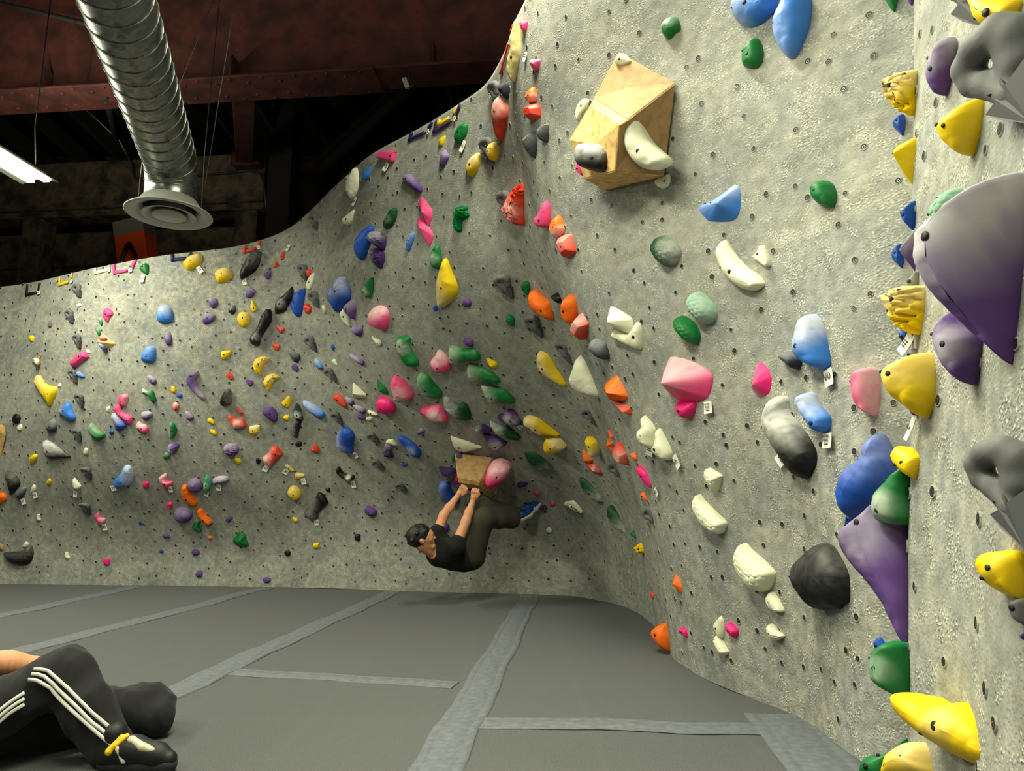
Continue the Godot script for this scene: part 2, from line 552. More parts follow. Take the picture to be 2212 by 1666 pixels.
# ---------------------------------------------------------------- lamps and shell of the hall
func strip_light(label: String, centre: Vector3, energy: float, rise: float, long := 2.4):
	var t := thing("strip_light", label, "lamp", centre, "twin strip lights hung from the roof")
	t.basis = Basis(ALONG.cross(Vector3.UP).normalized() * -1.0, Vector3.UP, -ALONG)
	t.basis = Basis(ACROSS, Vector3.UP, -ALONG)
	var st := begin(-1)
	box_into(st, Transform3D(Basis(), Vector3(0, 0.085, 0)), Vector3(0.12, 0.07, long), 0.008)
	for s in [-1.0, 1.0]:        # sloping white reflector wings
		var a := Vector3(0.05 * s, 0.06, 0)
		var b := Vector3(0.20 * s, 0.012, 0)
		bar(st, a + Vector3(0, 0, 0), b, long, 0.006)
	put("housing", finish(st), mats.lamp_body, t)
	for s in [-1.0, 1.0]:
		var tb := begin(-1)
		box_into(tb, Transform3D(Basis(), Vector3(0.085 * s, 0.025, 0)), Vector3(0.085, 0.03, long - 0.02), 0.01)
		put("glowing_tube", finish(tb), mats.lamp_glow, t)
	var l := AreaLight3D.new()
	l.name = "lamp_light"
	l.area_size = Vector2(0.30, long - 0.05)
	l.light_color = LAMPLIGHT
	l.light_energy = energy
	l.rotation_degrees = Vector3(-90, 0, 0)
	l.position = Vector3(0, 0.004, 0)
	l.area_range = 30.0
	l.area_attenuation = 2.0
	l.shadow_enabled = true
	t.add_child(l)
	var glow := begin(-1)        # glowing strip added on top of the housing to brighten the dark roof
	box_into(glow, Transform3D(Basis(), Vector3(0, 0.125, 0)), Vector3(0.06, 0.01, long - 0.02))
	put("added_uplight_strip", finish(glow), mats.lamp_glow, t)
	var l2 := AreaLight3D.new()
	l2.name = "added_uplight"
	l2.area_size = Vector2(0.06, long - 0.05)
	l2.light_color = LAMPLIGHT
	l2.light_energy = energy * UPLIGHT
	l2.rotation_degrees = Vector3(90, 0, 0)
	l2.position = Vector3(0, 0.134, 0)
	l2.area_range = 30.0
	l2.area_attenuation = 2.0
	l2.shadow_enabled = true
	t.add_child(l2)
	for z in [-0.5, 0.5]:
		var ch := begin(0)
		tube_into(ch, [Vector3(0.06, 0.115, z * (long - 0.3)), Vector3(0, 0.55, z * (long - 0.3)), Vector3(0, rise, z * (long - 0.3))], [0.006], 6)
		put("hanging_chain", finish(ch), mats.dark_steel, t)

func lamp_axis(end: Vector3, long: float) -> Vector3: return end - ALONG * long * 0.5

func build_room():
	strip_light("bright twin strip light hanging by chains at upper left of the steel duct", lamp_axis(Vector3(-4.83, 4.2, -6.83), 2.4), LAMP_A, 2.6)
	strip_light("twin strip light low in front of the near wood volume, out of the viewer's sight", Vector3(-0.7, 3.66, -1.9), LAMP_B, 3.2)
	strip_light("twin strip light high above the near wood volume", Vector3(-0.15, 5.3, -3.3), LAMP_E, 1.6, 1.8)
	strip_light("added fill strip light over the left side of the mats, out of view", Vector3(-4.4, 4.4, -1.2), FILL_LAMP_C, 2.4)  # unseen lamp added to lift the general light level
	strip_light("added fill strip light over the mats behind the viewer", Vector3(-1.2, 4.8, 1.6), FILL_LAMP_D, 2.0)  # another unseen lamp, added as fill for the mats
	var th := 0.25
	var shell := {"wall_left": [Vector3(-13, 3.7, -3), Vector3(th, 8.2, 20)], "wall_right": [Vector3(5, 3.7, -3), Vector3(th, 8.2, 20)], "wall_front": [Vector3(-4, 3.7, 4.2), Vector3(18.4, 8.2, th)], "wall_back": [Vector3(-4, 3.7, -13), Vector3(18.4, 8.2, th)]}
	for k in shell:
		var b := structure(k, box(shell[k][1]), mats.old_concrete)
		b.position = shell[k][0]
	var c := structure("ceiling", box(Vector3(18.4, 0.2, 18)), mats.timber, "dark timber roof deck above the steel girder")
	c.position = Vector3(-4, 7.75, -4.4)
	var sub := structure("floor_slab", box(Vector3(18.4, 0.2, 18)), mats.old_concrete)
	sub.position = Vector3(-4, -0.55, -4.4)

func frame_at(x: float, y: float, z: float) -> Transform3D: return Transform3D(Basis(ACROSS, Vector3.UP, -ALONG), Vector3(x, y, z))

func build_roof():
	# riveted plate girder across the hall
	var g := thing("steel_girder", "dark red riveted steel girder crossing under the roof behind the duct", "girder")
	g.transform = frame_at(-4.0, 5.5, -7.27)
	g.set_meta("kind", "structure")
	g.remove_meta("category")
	var st := begin(-1)
	box_into(st, Transform3D(Basis(), Vector3(0, 0.97, 0.0)), Vector3(16, 1.9, 0.025))
	put("web_plate", finish(st), mats.red_steel, g)
	st = begin(-1)
	box_into(st, Transform3D(Basis(), Vector3(0, 0.015, 0)), Vector3(16, 0.03, 0.40), 0.004)
	put("lower_flange", finish(st), mats.red_steel, g)
	st = begin(-1)
	box_into(st, Transform3D(Basis(), Vector3(0, 1.93, 0)), Vector3(16, 0.03, 0.40), 0.004)
	put("upper_flange", finish(st), mats.red_steel, g)
	st = begin(-1)
	box_into(st, Transform3D(Basis(), Vector3(-2.72, -0.012, 0)), Vector3(10.6, 0.024, 0.46), 0.004)
	put("cover_plate", finish(st), mats.red_steel, g)
	for s in [-1.0, 1.0]:
		st = begin(-1)
		box_into(st, Transform3D(Basis(), Vector3(0, 0.09, 0.026 * s)), Vector3(16, 0.12, 0.02), 0.004)
		put("flange_angle", finish(st), mats.red_steel, g)
	for x in [-1.22, 0.98, 3.2]:
		st = begin(-1)
		box_into(st, Transform3D(Basis(), Vector3(x, 0.16, 0.10)), Vector3(0.014, 0.26, 0.16), 0.003)
		box_into(st, Transform3D(Basis(), Vector3(x + 0.09, 0.045, 0.10)), Vector3(0.16, 0.02, 0.12), 0.003)
		put("stiffener_lug", finish(st), mats.red_steel, g)
	var rv := lathe([Vector2(0.0, -0.014), Vector2(0.010, -0.012), Vector2(0.018, -0.006), Vector2(0.020, 0.0)], 10)
	for i in 40:
		var x := -4.6 + i * 0.18
		if x > 2.5: break
		for z in [-0.185, -0.115, 0.115, 0.185]:
			if (i + int(absf(z) > 0.15)) % 2 == 0:
				put("rivet", rv, mats.red_steel, g, Transform3D(Basis(), Vector3(x, -0.024, z)))
	# old concrete wall beyond: a head beam, pilasters and board-marked panels
	var cw := Node3D.new()
	cw.name = "wall_concrete"
	cw.transform = frame_at(-5.7, 0, -10.83)
	cw.set_meta("kind", "structure")
	cw.set_meta("label", "old board-marked concrete wall behind the climbing wall")
	add_child(cw)
	st = begin(-1)
	box_into(st, Transform3D(Basis(), Vector3(-2.1, 6.05, 0.0)), Vector3(7.9, 0.80, 0.45), 0.02)
	box_into(st, Transform3D(Basis(), Vector3(-2.1, 5.60, -0.04)), Vector3(7.9, 0.11, 0.40), 0.02)
	put("head_beam", finish(st), mats.old_concrete, cw)
	for x in [-4.4, -2.05, 1.55]:
		st = begin(-1)
		box_into(st, Transform3D(Basis(), Vector3(x, 2.77, -0.02)), Vector3(0.36, 5.55, 0.36), 0.03)
		put("pilaster", finish(st), mats.old_concrete, cw)
	for j in 9:                     # recessed boards
		for x in [[-4.05, 3.4], [-0.35, 3.4]]:
			st = begin(-1)
			box_into(st, Transform3D(Basis(), Vector3(x[0] + (0.8 if x[0] < -1.0 else 0.2), 0.3 + j * 0.6, -0.18 - 0.012 * (j % 2))), Vector3(1.98 if x[0] < -1.0 else 3.4, 0.585, 0.1), 0.02)
			put("board_panel", finish(st), mats.old_concrete, cw)
	var col := thing("steel_column", "dark steel column at the end of the concrete wall", "column")
	col.transform = frame_at(-3.55, 0, -10.4)
	st = begin(-1)
	for z in [-0.18, 0.18]: box_into(st, Transform3D(Basis(), Vector3(0, 3.6, z)), Vector3(0.36, 7.2, 0.03))
	box_into(st, Transform3D(Basis(), Vector3(0, 3.6, 0)), Vector3(0.03, 7.2, 0.36))
	put("column_shaft", finish(st), mats.dark_steel, col)
	col.set_meta("kind", "structure")
	col.remove_meta("category")
	var pier := structure("brick_pier", box(Vector3(1.6, 6.0, 0.4), 0.03), mats.old_concrete, "rough masonry pier in the dark gap right of the steel column")
	pier.transform = frame_at(-2.2, 3.0, -11.2)
	# joists of the roof deck
	var bx := box(Vector3(0.07, 0.28, 4.4), 0.01)
	for i in 13:
		var o := thing("roof_joist", "dark timber roof joist under the deck beyond the girder", "joist", Vector3.ZERO, "timber roof joists beyond the girder")
		o.transform = frame_at(-9.6 + i * 0.72, 7.0, -9.6 + i * 0.07) * Transform3D(Basis(Vector3.RIGHT, -0.13), Vector3.ZERO)
		put("timber", bx, mats.timber, o)
	# red tie beam that lands on the concrete head beam
	var tb := thing("tie_beam", "flaking red steel beam running from the girder to the concrete wall", "beam")
	st = begin(-1)
	bar(st, Vector3(-3.05, 5.72, -7.4), Vector3(-4.15, 6.30, -10.3), 0.26, 0.20, 0.01)
	put("beam_shaft", finish(st), mats.red_steel, tb)
	st = begin(-1)
	box_into(st, frame_at(-4.12, 6.28, -10.42), Vector3(0.46, 0.24, 0.34), 0.03)
	put("bearing_block", finish(st), mats.red_steel, tb)
	var db := thing("diagonal_brace", "dark steel diagonal brace rising behind the top of the climbing wall", "brace")
	st = begin(-1)
	bar(st, Vector3(-3.05, 6.35, -10.6), Vector3(-0.55, 7.0, -8.2), 0.22, 0.05)
	bar(st, Vector3(-3.05, 6.24, -10.6), Vector3(-0.55, 6.89, -8.2), 0.05, 0.16)
	put("angle_bar", finish(st), mats.dark_steel, db)
	# slim rods, pipes and cables of the roof
	for e in [["hanging_rod", "thin steel hanger rod left of the duct elbow", Vector3(-4.55, 5.48, -7.3), Vector3(-6.15, 6.35, -10.4), 0.035, "dark_steel"],
			["sprinkler_pipe", "grey pipe running up under the roof at the top left corner", Vector3(-7.6, 7.25, -7.6), Vector3(-3.9, 5.9, -6.9), 0.03, "dark_steel"],
			["cable", "thin suspension wire running past the right side of the duct", Vector3(-2.85, 3.9, -6.2), Vector3(-2.3, 7.0, -5.6), 0.004, "steel"],
			["cable", "second thin suspension wire crossing the girder web", Vector3(-3.5, 5.2, -6.8), Vector3(-3.05, 7.0, -6.9), 0.004, "steel"]]:
		var o := put(e[0], tube([e[2], e[3]], [e[4]], 8), mats[e[5]])
		tag(o, e[1], e[0].replace("_", " "))
	var cd := tube([Vector3(-6.6, 7.0, -9.6), Vector3(-6.2, 6.65, -10.4), Vector3(-6.05, 6.3, -10.58), Vector3(-6.0, 6.1, -10.58), Vector3(-5.8, 6.02, -10.55), Vector3(-4.1, 6.12, -10.38), Vector3(-3.92, 6.06, -10.36), Vector3(-3.85, 5.9, -10.36), Vector3(-3.7, 5.0, -10.3)], [0.018], 8)
	tag(put("conduit", cd, mats.steel), "thin metal conduit bent along the concrete beam behind the duct", "conduit")
	var cam_box := thing("roof_sensor", "small white sensor hanging below the right end of the girder", "sensor", Vector3(-1.1, 5.28, -6.75))
	put("sensor_body", box(Vector3(0.05, 0.12, 0.05), 0.01), flat(Color(0.7, 0.7, 0.66), 0.5), cam_box, Transform3D(Basis(Vector3(0, 0, 1), 0.35), Vector3.ZERO))
	put("wire_loop", tube([Vector3(0, 0.06, 0), Vector3(0.07, 0.03, 0), Vector3(0.08, -0.03, 0), Vector3(0.03, -0.05, 0), Vector3(0.01, 0, 0), Vector3(0.03, 0.09, 0), Vector3(0.03, 0.22, 0)], [0.006], 6), mats.steel, cam_box)
	# orange heater panel behind the wall top
	var oh := thing("orange_cabinet", "orange metal cabinet leaning behind the top of the wall below the air diffuser", "cabinet")
	oh.transform = Transform3D(Basis(ACROSS, Vector3.UP, -ALONG).rotated(Vector3(0, 0, 1), 0.20), Vector3(-5.05, 4.2, -9.2))
	put("cabinet_box", box(Vector3(0.42, 0.95, 0.3), 0.01), flat(Color(0.80, 0.26, 0.06), 0.5), oh)
	put("grey_top", box(Vector3(0.43, 0.22, 0.31), 0.01), flat(Color(0.42, 0.40, 0.38), 0.5), oh, Transform3D(Basis(), Vector3(0, 0.47, 0)))
	for s in [-1.0, 1.0]:
		var p := [Vector3(0, 0.22, 0.17), Vector3(0.08 * s, 0.05, 0.2), Vector3(0.17 * s, -0.25, 0.2), Vector3(0.2 * s if s < 0.0 else 0.15, -0.5, 0.18), Vector3(0.16 * s, -0.6, 0.16)]
		put("black_hose", tube(p, [0.03, 0.024, 0.022, 0.022, 0.022], 10), flat(Color(0.02, 0.02, 0.02), 0.4), oh)

func build_duct():
	# spiral-wound round duct that ends in an elbow and a round ceiling diffuser
	var steel := tri(flat(Color(0.60, 0.62, 0.60), 0.34, 0.85), 1.2)
	steel.albedo_texture = noise_tex(512, 0.012, [[0.2, grey(0.6)], [0.5, grey(0.95)], [0.8, grey(0.78)]], 51, 4)
	steel.roughness_texture = noise_tex(256, 0.02, [[0.2, grey(0.8)], [0.8, grey(1.0)]], 52, 3)
	var d := thing("air_duct", "shiny spiral-wound steel air duct running down from top left", "duct")
	var a := DUCT_END + Vector3(0, 0.32, 0)
	var dir := Vector3(sin(deg_to_rad(-17.4)), 0, -cos(deg_to_rad(17.4)))
	var R := 0.226
	var pts := []
	for i in 30: pts.append(a - dir * (0.28 + (29 - i) * 0.26))
	for i in 7:
		var t := (i + 1) / 7.0 * PI / 2.0
		pts.append(a - dir * 0.28 + dir * sin(t) * 0.28 - Vector3.UP * (1.0 - cos(t)) * 0.28)
	pts.append(DUCT_END)
	put("duct_pipe", tube(pts, [R], 40, false), steel, d)
	var rp := []
	var side := dir.cross(Vector3.UP).normalized()
	var turns := 34
	for i in turns * 24:
		var t := float(i) / 24.0
		var ang := t * TAU
		rp.append(a - dir * (0.30 + t * 0.165) + (side * cos(ang) + Vector3.UP * sin(ang)) * (R + 0.002))
	put("spiral_seam", tube(rp, [0.0065], 6), steel, d)
	var bs := begin(0)
	for i in [1, 3, 5]:
		var t: float = i / 7.0 * PI / 2.0
		var c: Vector3 = a - dir * 0.28 + dir * sin(t) * 0.28 - Vector3.UP * (1.0 - cos(t)) * 0.28
		var tang: Vector3 = (dir * cos(t) - Vector3.UP * sin(t)).normalized()
		var up2 := side.cross(tang)
		var ring := []
		for k in 33: ring.append(c + (side * cos(k / 32.0 * TAU) + up2 * sin(k / 32.0 * TAU)) * (R + 0.001))
		tube_into(bs, ring, [0.006], 6, false)
	put("elbow_seam", finish(bs), steel, d)
	var wires := begin(0)
	for s in [-1.0, 1.0]:
		tube_into(wires, [DUCT_END + side * s * 0.27 + Vector3(0, -0.05, 0), DUCT_END + side * s * 0.26 + Vector3(0, 0.5, 0), a + side * s * 0.30 + Vector3(0, 2.6, 0)], [0.005], 6)
	put("hanger_wire", finish(wires), mats.steel, d)
	var df := thing("air_diffuser", "round white stepped air diffuser on the end of the duct", "diffuser", DUCT_END + Vector3(0, -0.10, 0))
	var white := flat(Color(0.66, 0.67, 0.64), 0.45)
	var o := 0.372
	put("outer_cone", lathe([Vector2(0.225, 0.02), Vector2(0.245, -0.012), Vector2(0.30, -0.035), Vector2(o, -0.048), Vector2(o + 0.006, -0.042), Vector2(o, -0.034), Vector2(0.30, 0.0), Vector2(0.232, 0.10), Vector2(0.225, 0.10)], 48), white, df)
	put("middle_cone", lathe([Vector2(0.13, 0.03), Vector2(0.15, -0.02), Vector2(0.20, -0.052), Vector2(0.235, -0.06), Vector2(0.237, -0.055), Vector2(0.20, -0.042), Vector2(0.16, -0.01), Vector2(0.14, 0.035)], 40), white, df)
	put("inner_cone", lathe([Vector2(0.0, -0.066), Vector2(0.145, -0.066), Vector2(0.152, -0.06), Vector2(0.12, -0.035), Vector2(0.08, 0.0), Vector2(0.0, 0.01)], 40), white, df)
	put("dark_throat", lathe([Vector2(0.0, 0.05), Vector2(0.224, 0.05), Vector2(0.224, 0.06), Vector2(0.0, 0.06)], 32), mats.dark, df)

# ---------------------------------------------------------------- holds, volumes, tape and tags on the wall
const HUES := {"yellow": Color(0.90, 0.76, 0.03), "blue": Color(0.10, 0.30, 0.68), "sky": Color(0.20, 0.46, 0.80), "green": Color(0.05, 0.42, 0.20), "dkgreen": Color(0.05, 0.27, 0.16), "mint": Color(0.30, 0.58, 0.45),
	"pink": Color(0.92, 0.29, 0.52), "hotpink": Color(0.90, 0.13, 0.47), "purple": Color(0.38, 0.27, 0.52), "dkpurple": Color(0.25, 0.17, 0.38), "red": Color(0.85, 0.26, 0.17), "orange": Color(0.93, 0.42, 0.07),
	"black": Color(0.055, 0.06, 0.072), "charcoal": Color(0.22, 0.24, 0.27), "grey": Color(0.40, 0.40, 0.41), "cream": Color(0.87, 0.87, 0.77), "tan": Color(0.84, 0.78, 0.55), "navy": Color(0.10, 0.11, 0.36)}
const HUE_WORDS := {"sky": "blue", "dkgreen": "dark green", "hotpink": "pink", "dkpurple": "dark purple", "charcoal": "dark grey", "cream": "white", "mint": "green"}
const CHALK := Color(0.86, 0.86, 0.84)
var hold_skin: StandardMaterial3D
var hold_matte: StandardMaterial3D
var bolt_mesh: ArrayMesh
var screw_mesh: ArrayMesh
var lettering: SystemFont

func numbers(s: String) -> Array:
	var out := []
	for w in s.split(" ", false):
		var p := w.split(",")
		var r := []
		for q in p: r.append(float(q) / 1000.0)
		out.append(r)
	return out

func facing(azimuth: float, elevation: float) -> Basis:   # z looks out of the wall, y up along it
	var a := deg_to_rad(azimuth / 10.0)
	var e := deg_to_rad(elevation / 10.0)
	var z := Vector3(sin(a) * cos(e), sin(e), cos(a) * cos(e))
	var x := Vector3.UP.cross(z).normalized()
	return Basis(x, z.cross(x), z)

func rounded(poly: Array, sub: int) -> Array:              # closed Catmull-Rom through the outline
	var out := []
	var n := poly.size()
	for i in n:
		var a: Vector2 = poly[(i + n - 1) % n]
		var b: Vector2 = poly[i]
		var c: Vector2 = poly[(i + 1) % n]
		var d: Vector2 = poly[(i + 2) % n]
		for k in sub:
			var t := float(k) / sub
			out.append(0.5 * (2.0 * b + (c - a) * t + (2.0 * a - 5.0 * b + 4.0 * c - d) * t * t + (3.0 * b - a - 3.0 * c + d) * t * t * t) * 0.7 + b.lerp(c, t) * 0.3)
	return out

func hold(label: String, hue: String, prof: String, chalk: String, k: Array, outline: String):
	var H: float = k[5] / 1000.0
	var D: float = k[6] / 1000.0
	var px: float = k[7]
	var poly := []
	for p in numbers(outline): poly.append(Vector2(p[0], p[1]))
	var ring: Array = poly.duplicate() if prof == "f" else rounded(poly, 3 if px < 45 else (5 if px < 130 else 8))
	if prof == "f" and poly.size() < 14:
		ring = []
		for i in poly.size():                              # chamfer each corner a little
			var b: Vector2 = poly[i]
			var a: Vector2 = poly[(i + poly.size() - 1) % poly.size()]
			var c: Vector2 = poly[(i + 1) % poly.size()]
			ring.append(b.lerp(a, 0.12))
			ring.append(b.lerp(c, 0.12))
	var n := ring.size()
	# the spine of the shape: along its long axis, half way between its two sides
	var cen := Vector2.ZERO
	for p in ring: cen += p / n
	var sxx := 0.0
	var sxy := 0.0
	var syy := 0.0
	for p in ring:
		var e: Vector2 = p - cen
		sxx += e.x * e.x
		sxy += e.x * e.y
		syy += e.y * e.y
	var axis := Vector2.from_angle(0.5 * atan2(2.0 * sxy, sxx - syy))
	var side := Vector2(-axis.y, axis.x)
	var reach := [0.0, 0.0]
	for p in ring:
		reach[0] = minf(reach[0], (p - cen).dot(axis))
		reach[1] = maxf(reach[1], (p - cen).dot(axis))
	var half_at := func(x: float) -> Vector2:              # (middle, half width) of the outline across the spine at x
		var lo := 1e9
		var hi := -1e9
		for i in n:
			var p: Vector2 = ring[i] - cen
			var q: Vector2 = ring[(i + 1) % n] - cen
			var px0 := p.dot(axis)
			var px1 := q.dot(axis)
			if (px0 <= x) == (px1 <= x): continue
			var y := lerpf(p.dot(side), q.dot(side), (x - px0) / (px1 - px0))
			lo = minf(lo, y)
			hi = maxf(hi, y)
		return Vector2((lo + hi) * 0.5, (hi - lo) * 0.5) if hi >= lo else Vector2.ZERO
	var mean_half := 0.0
	for i in 5: mean_half += (half_at.call(lerpf(reach[0], reach[1], 0.25 + i * 0.125)) as Vector2).y / 5.0
	var ends := [minf(reach[0] + mean_half * 0.95, -0.02 * (reach[1] - reach[0])), maxf(reach[1] - mean_half * 0.95, 0.02 * (reach[1] - reach[0]))]
	var spine := []
	var top_r := 0.0001
	var top_c := cen
	for i in 13:
		var x: float = lerpf(ends[0], ends[1], i / 12.0)
		var m: Vector2 = half_at.call(x)
		spine.append(Vector3(x, m.x, m.y))
	for it in 4:
		var s2 := spine.duplicate()
		for i in range(1, 12):
			s2[i].y = (spine[i - 1].y + 2.0 * spine[i].y + spine[i + 1].y) / 4.0
			s2[i].z = (spine[i - 1].z + 2.0 * spine[i].z + spine[i + 1].z) / 4.0
		spine = s2
	for q in spine:
		if q.z > top_r:
			top_r = q.z
			top_c = cen + axis * q.x + side * q.y
	var mid := []
	var rad := []
	for p in ring:
		var x: float = clampf((p - cen).dot(axis), ends[0], ends[1])
		var u: float = (x - ends[0]) / maxf(ends[1] - ends[0], 1e-6) * 12.0
		var j := mini(int(u), 11)
		var q: Vector3 = spine[j].lerp(spine[j + 1], u - j)
		mid.append(cen + axis * q.x + side * q.y)
		rad.append(q.z)
	var apex := top_c * 0.75 + cen * 0.25
	var steps := [0.0, 0.04, 0.14, 0.3, 0.5, 0.72, 1.0] if px < 45 else [0.0, 0.03, 0.09, 0.18, 0.3, 0.44, 0.6, 0.8, 1.0]
	if prof in ["g", "w"]:
		steps = []
		for i in 22: steps.append(i / 21.0)
	if prof == "f": steps = [0.0, 0.08, 0.52, 0.62, 1.0]
	if prof == "k": steps = [0.0, 0.05, 0.2, 0.45, 0.7, 0.9, 1.0]
	var span := 0.0
	for p in ring: span = maxf(span, p.distance_to(cen))
	var rows := []
	for z in [-D, -D * 0.15]:
		var row := []
		for p in ring: row.append(Vector3(p.x, p.y, z))
		rows.append(row)
	for r in steps:
		var row := []
		for i in n:
			var p: Vector2 = ring[i]
			var target: Vector2 = apex if prof in ["f", "k", "g"] else mid[i]
			var q := p.lerp(target, r)
			var h := 0.0
			match prof:
				"f": h = [0.0, 0.30, 0.97, 1.0, 1.0][steps.find(r)] * H
				"k": h = H * (r * 0.92 + 0.08 * sin(r * PI * 0.5)) * (1.0 if r < 0.95 else 0.985)
				"p": h = H * pow(1.0 - pow(1.0 - r, 7.0), 0.5)
				"w": h = H * (0.15 + 0.85 * pow(1.0 - pow(1.0 - r, 2.6), 0.6)) * pow(rad[i] / top_r, 0.35)
				"g": h = H * pow(1.0 - pow(1.0 - r, 2.1), 0.62)
				_: h = H * pow(1.0 - pow(1.0 - r, 2.3), 0.6) * pow(rad[i] / top_r, 0.6)
			if prof == "n": h += chalk_noise.get_noise_3d(q.x * 3.5 + k[0], q.y * 3.5, 0.0) * H * 0.55 * minf(r * 5.0, 1.0)
			elif prof in ["d", "k"]: h += chalk_noise.get_noise_3d(q.x * 0.8 + k[0], q.y * 0.8, 2.0) * minf(H * 0.16, 0.007) * minf(r * 4.0, 1.0)
			if prof in ["g", "w"] and (prof == "g" or (q.x - cen.x) * 0.62 + (q.y - cen.y) * 0.78 > -0.12 * span):
				var s := span * (0.26 if prof == "g" else 0.24)
				if prof == "w" and span < 0.07: s = span * 0.42
				var v := q.y / (s * 0.866)
				var best := 9.0
				for jj in [floorf(v), floorf(v) + 1.0]:
					var u: float = q.x / s - (0.5 if int(absf(jj)) % 2 == 1 else 0.0)
					for ii in [floorf(u), floorf(u) + 1.0]:
						best = minf(best, Vector2((u - ii) * s, (v - jj) * s * 0.866).length() / s)
				h += (0.14 if prof == "g" else 0.16) * s * (1.0 - smoothstep(0.30, 0.52, best)) * minf(r * 9.0, 1.0)
			row.append(Vector3(q.x, q.y, h))
		rows.append(row)
	var st := begin(-1 if prof == "f" else 0)
	var base: Color = HUES[hue].srgb_to_linear()
	var white := CHALK.srgb_to_linear()
	var amount := (float(chalk.substr(1)) / 10.0 if chalk.length() > 1 else 0.04) * (0.55 if hue in ["black", "charcoal"] and not chalk.ends_with("8") and not chalk.ends_with("9") else 0.85)
	var way := chalk[0]
	var put_vertex := func(p: Vector3):
		var f := 0.0
		var q := (Vector2(p.x, p.y) - cen) / span
		match way:
			"t": f = q.y * 0.75 + 0.45 + p.z / maxf(H, 0.001) * 0.2
			"b": f = -q.y * 0.75 + 0.5
			"l": f = -q.x * 0.75 + 0.5
			"r": f = q.x * 0.75 + 0.5
			"c": f = 1.25 - 1.5 * (Vector2(p.x, p.y) - apex).length() / maxf(top_r * 1.3, 0.001) * 0.8
			"a": f = 0.8
			_: f = 0.3
		var nz := chalk_noise.get_noise_3d(p.x * 1.3 + k[0] * 0.37, p.y * 1.3, p.z * 1.3) * 0.5 + 0.5
		f = smoothstep(0.25, 0.95, f) * clampf(0.35 + nz * 1.1, 0.0, 1.0) * amount * 1.15
		f = clampf(f + (nz - 0.5) * 0.05, 0.0, 0.93)
		st.set_color(base.lerp(white, f))
		st.add_vertex(p)
	for i in rows.size() - 1:
		for j in n:
			var j2 := (j + 1) % n
			for p in [rows[i][j], rows[i + 1][j], rows[i + 1][j2], rows[i][j], rows[i + 1][j2], rows[i][j2]]: put_vertex.call(p)
	var mesh := finish(st)
	var skin := hold_matte if hue in ["purple", "dkpurple", "charcoal", "mint"] or prof == "n" else hold_skin
	var word: String = HUE_WORDS.get(hue, hue)
	var place := Transform3D(facing(k[3], k[4]), Vector3(k[0], k[1], k[2]) / 1000.0)
	if px < 19:
		var o := put("foothold", mesh, skin, null, place)
		tag(o, label, "foothold", word + " footholds")
		return
	var small := px < 34
	var t := thing("foothold" if small else "climbing_hold", label, "foothold" if small else "climbing hold", Vector3.ZERO, word + (" footholds" if small else " climbing holds"))
	t.transform = place
	put("hold_body", mesh, skin, t)
	var hb := H * 0.985 if prof != "n" else H * 1.02
	var bs := clampf(span * 9.0, 0.6, 1.1)
	if prof != "k": put("bolt", bolt_mesh, null, t, Transform3D(Basis().scaled(Vector3.ONE * bs), Vector3(apex.x if prof in ["f", "k", "g"] else top_c.x, apex.y if prof in ["f", "k", "g"] else top_c.y, hb + 0.001)))
	if px > 60:
		var i0 := int(n * 0.15)
		var q: Vector2 = ring[i0].lerp(apex if prof in ["f", "k", "g"] else mid[i0], 0.42)
		var hh: float = 0.0
		match prof:
			"k": hh = H * 0.44
			"f": hh = H * 0.80
			"g": hh = H * 0.8
			"p": hh = H
			_: hh = H * pow(1.0 - pow(0.58, 2.3), 0.6) * pow(rad[i0] / top_r, 0.6)
		put("screw_hole", screw_mesh, null, t, Transform3D(Basis(), Vector3(q.x, q.y, hh + 0.002)))

func socket(r: float, lip: bool) -> ArrayMesh:
	var m := ArrayMesh.new()
	var st := begin(0)
	var add := func(r1: float, z1: float, r2: float, z2: float):
		for i in 14:
			var a := TAU * i / 14.0
			var b := TAU * (i + 1) / 14.0
			quad(st, Vector3(r1 * cos(a), r1 * sin(a), z1), Vector3(r2 * cos(a), r2 * sin(a), z2), Vector3(r2 * cos(b), r2 * sin(b), z2), Vector3(r1 * cos(b), r1 * sin(b), z1))
	add.call(r * 1.05, -0.006, r, 0.0)
	add.call(r, 0.0, 0.0, 0.0002)
	st.generate_normals()
	st.commit(m)
	m.surface_set_material(0, mats.dark)
	if lip:
		st = begin(0)
		add.call(r * 0.62, 0.0006, r * 0.55, 0.0016)
		add.call(r * 0.55, 0.0016, r * 0.34, 0.0010)
		st.generate_normals()
		m = st.commit(m)
		m.surface_set_material(1, mats.steel)
	return m

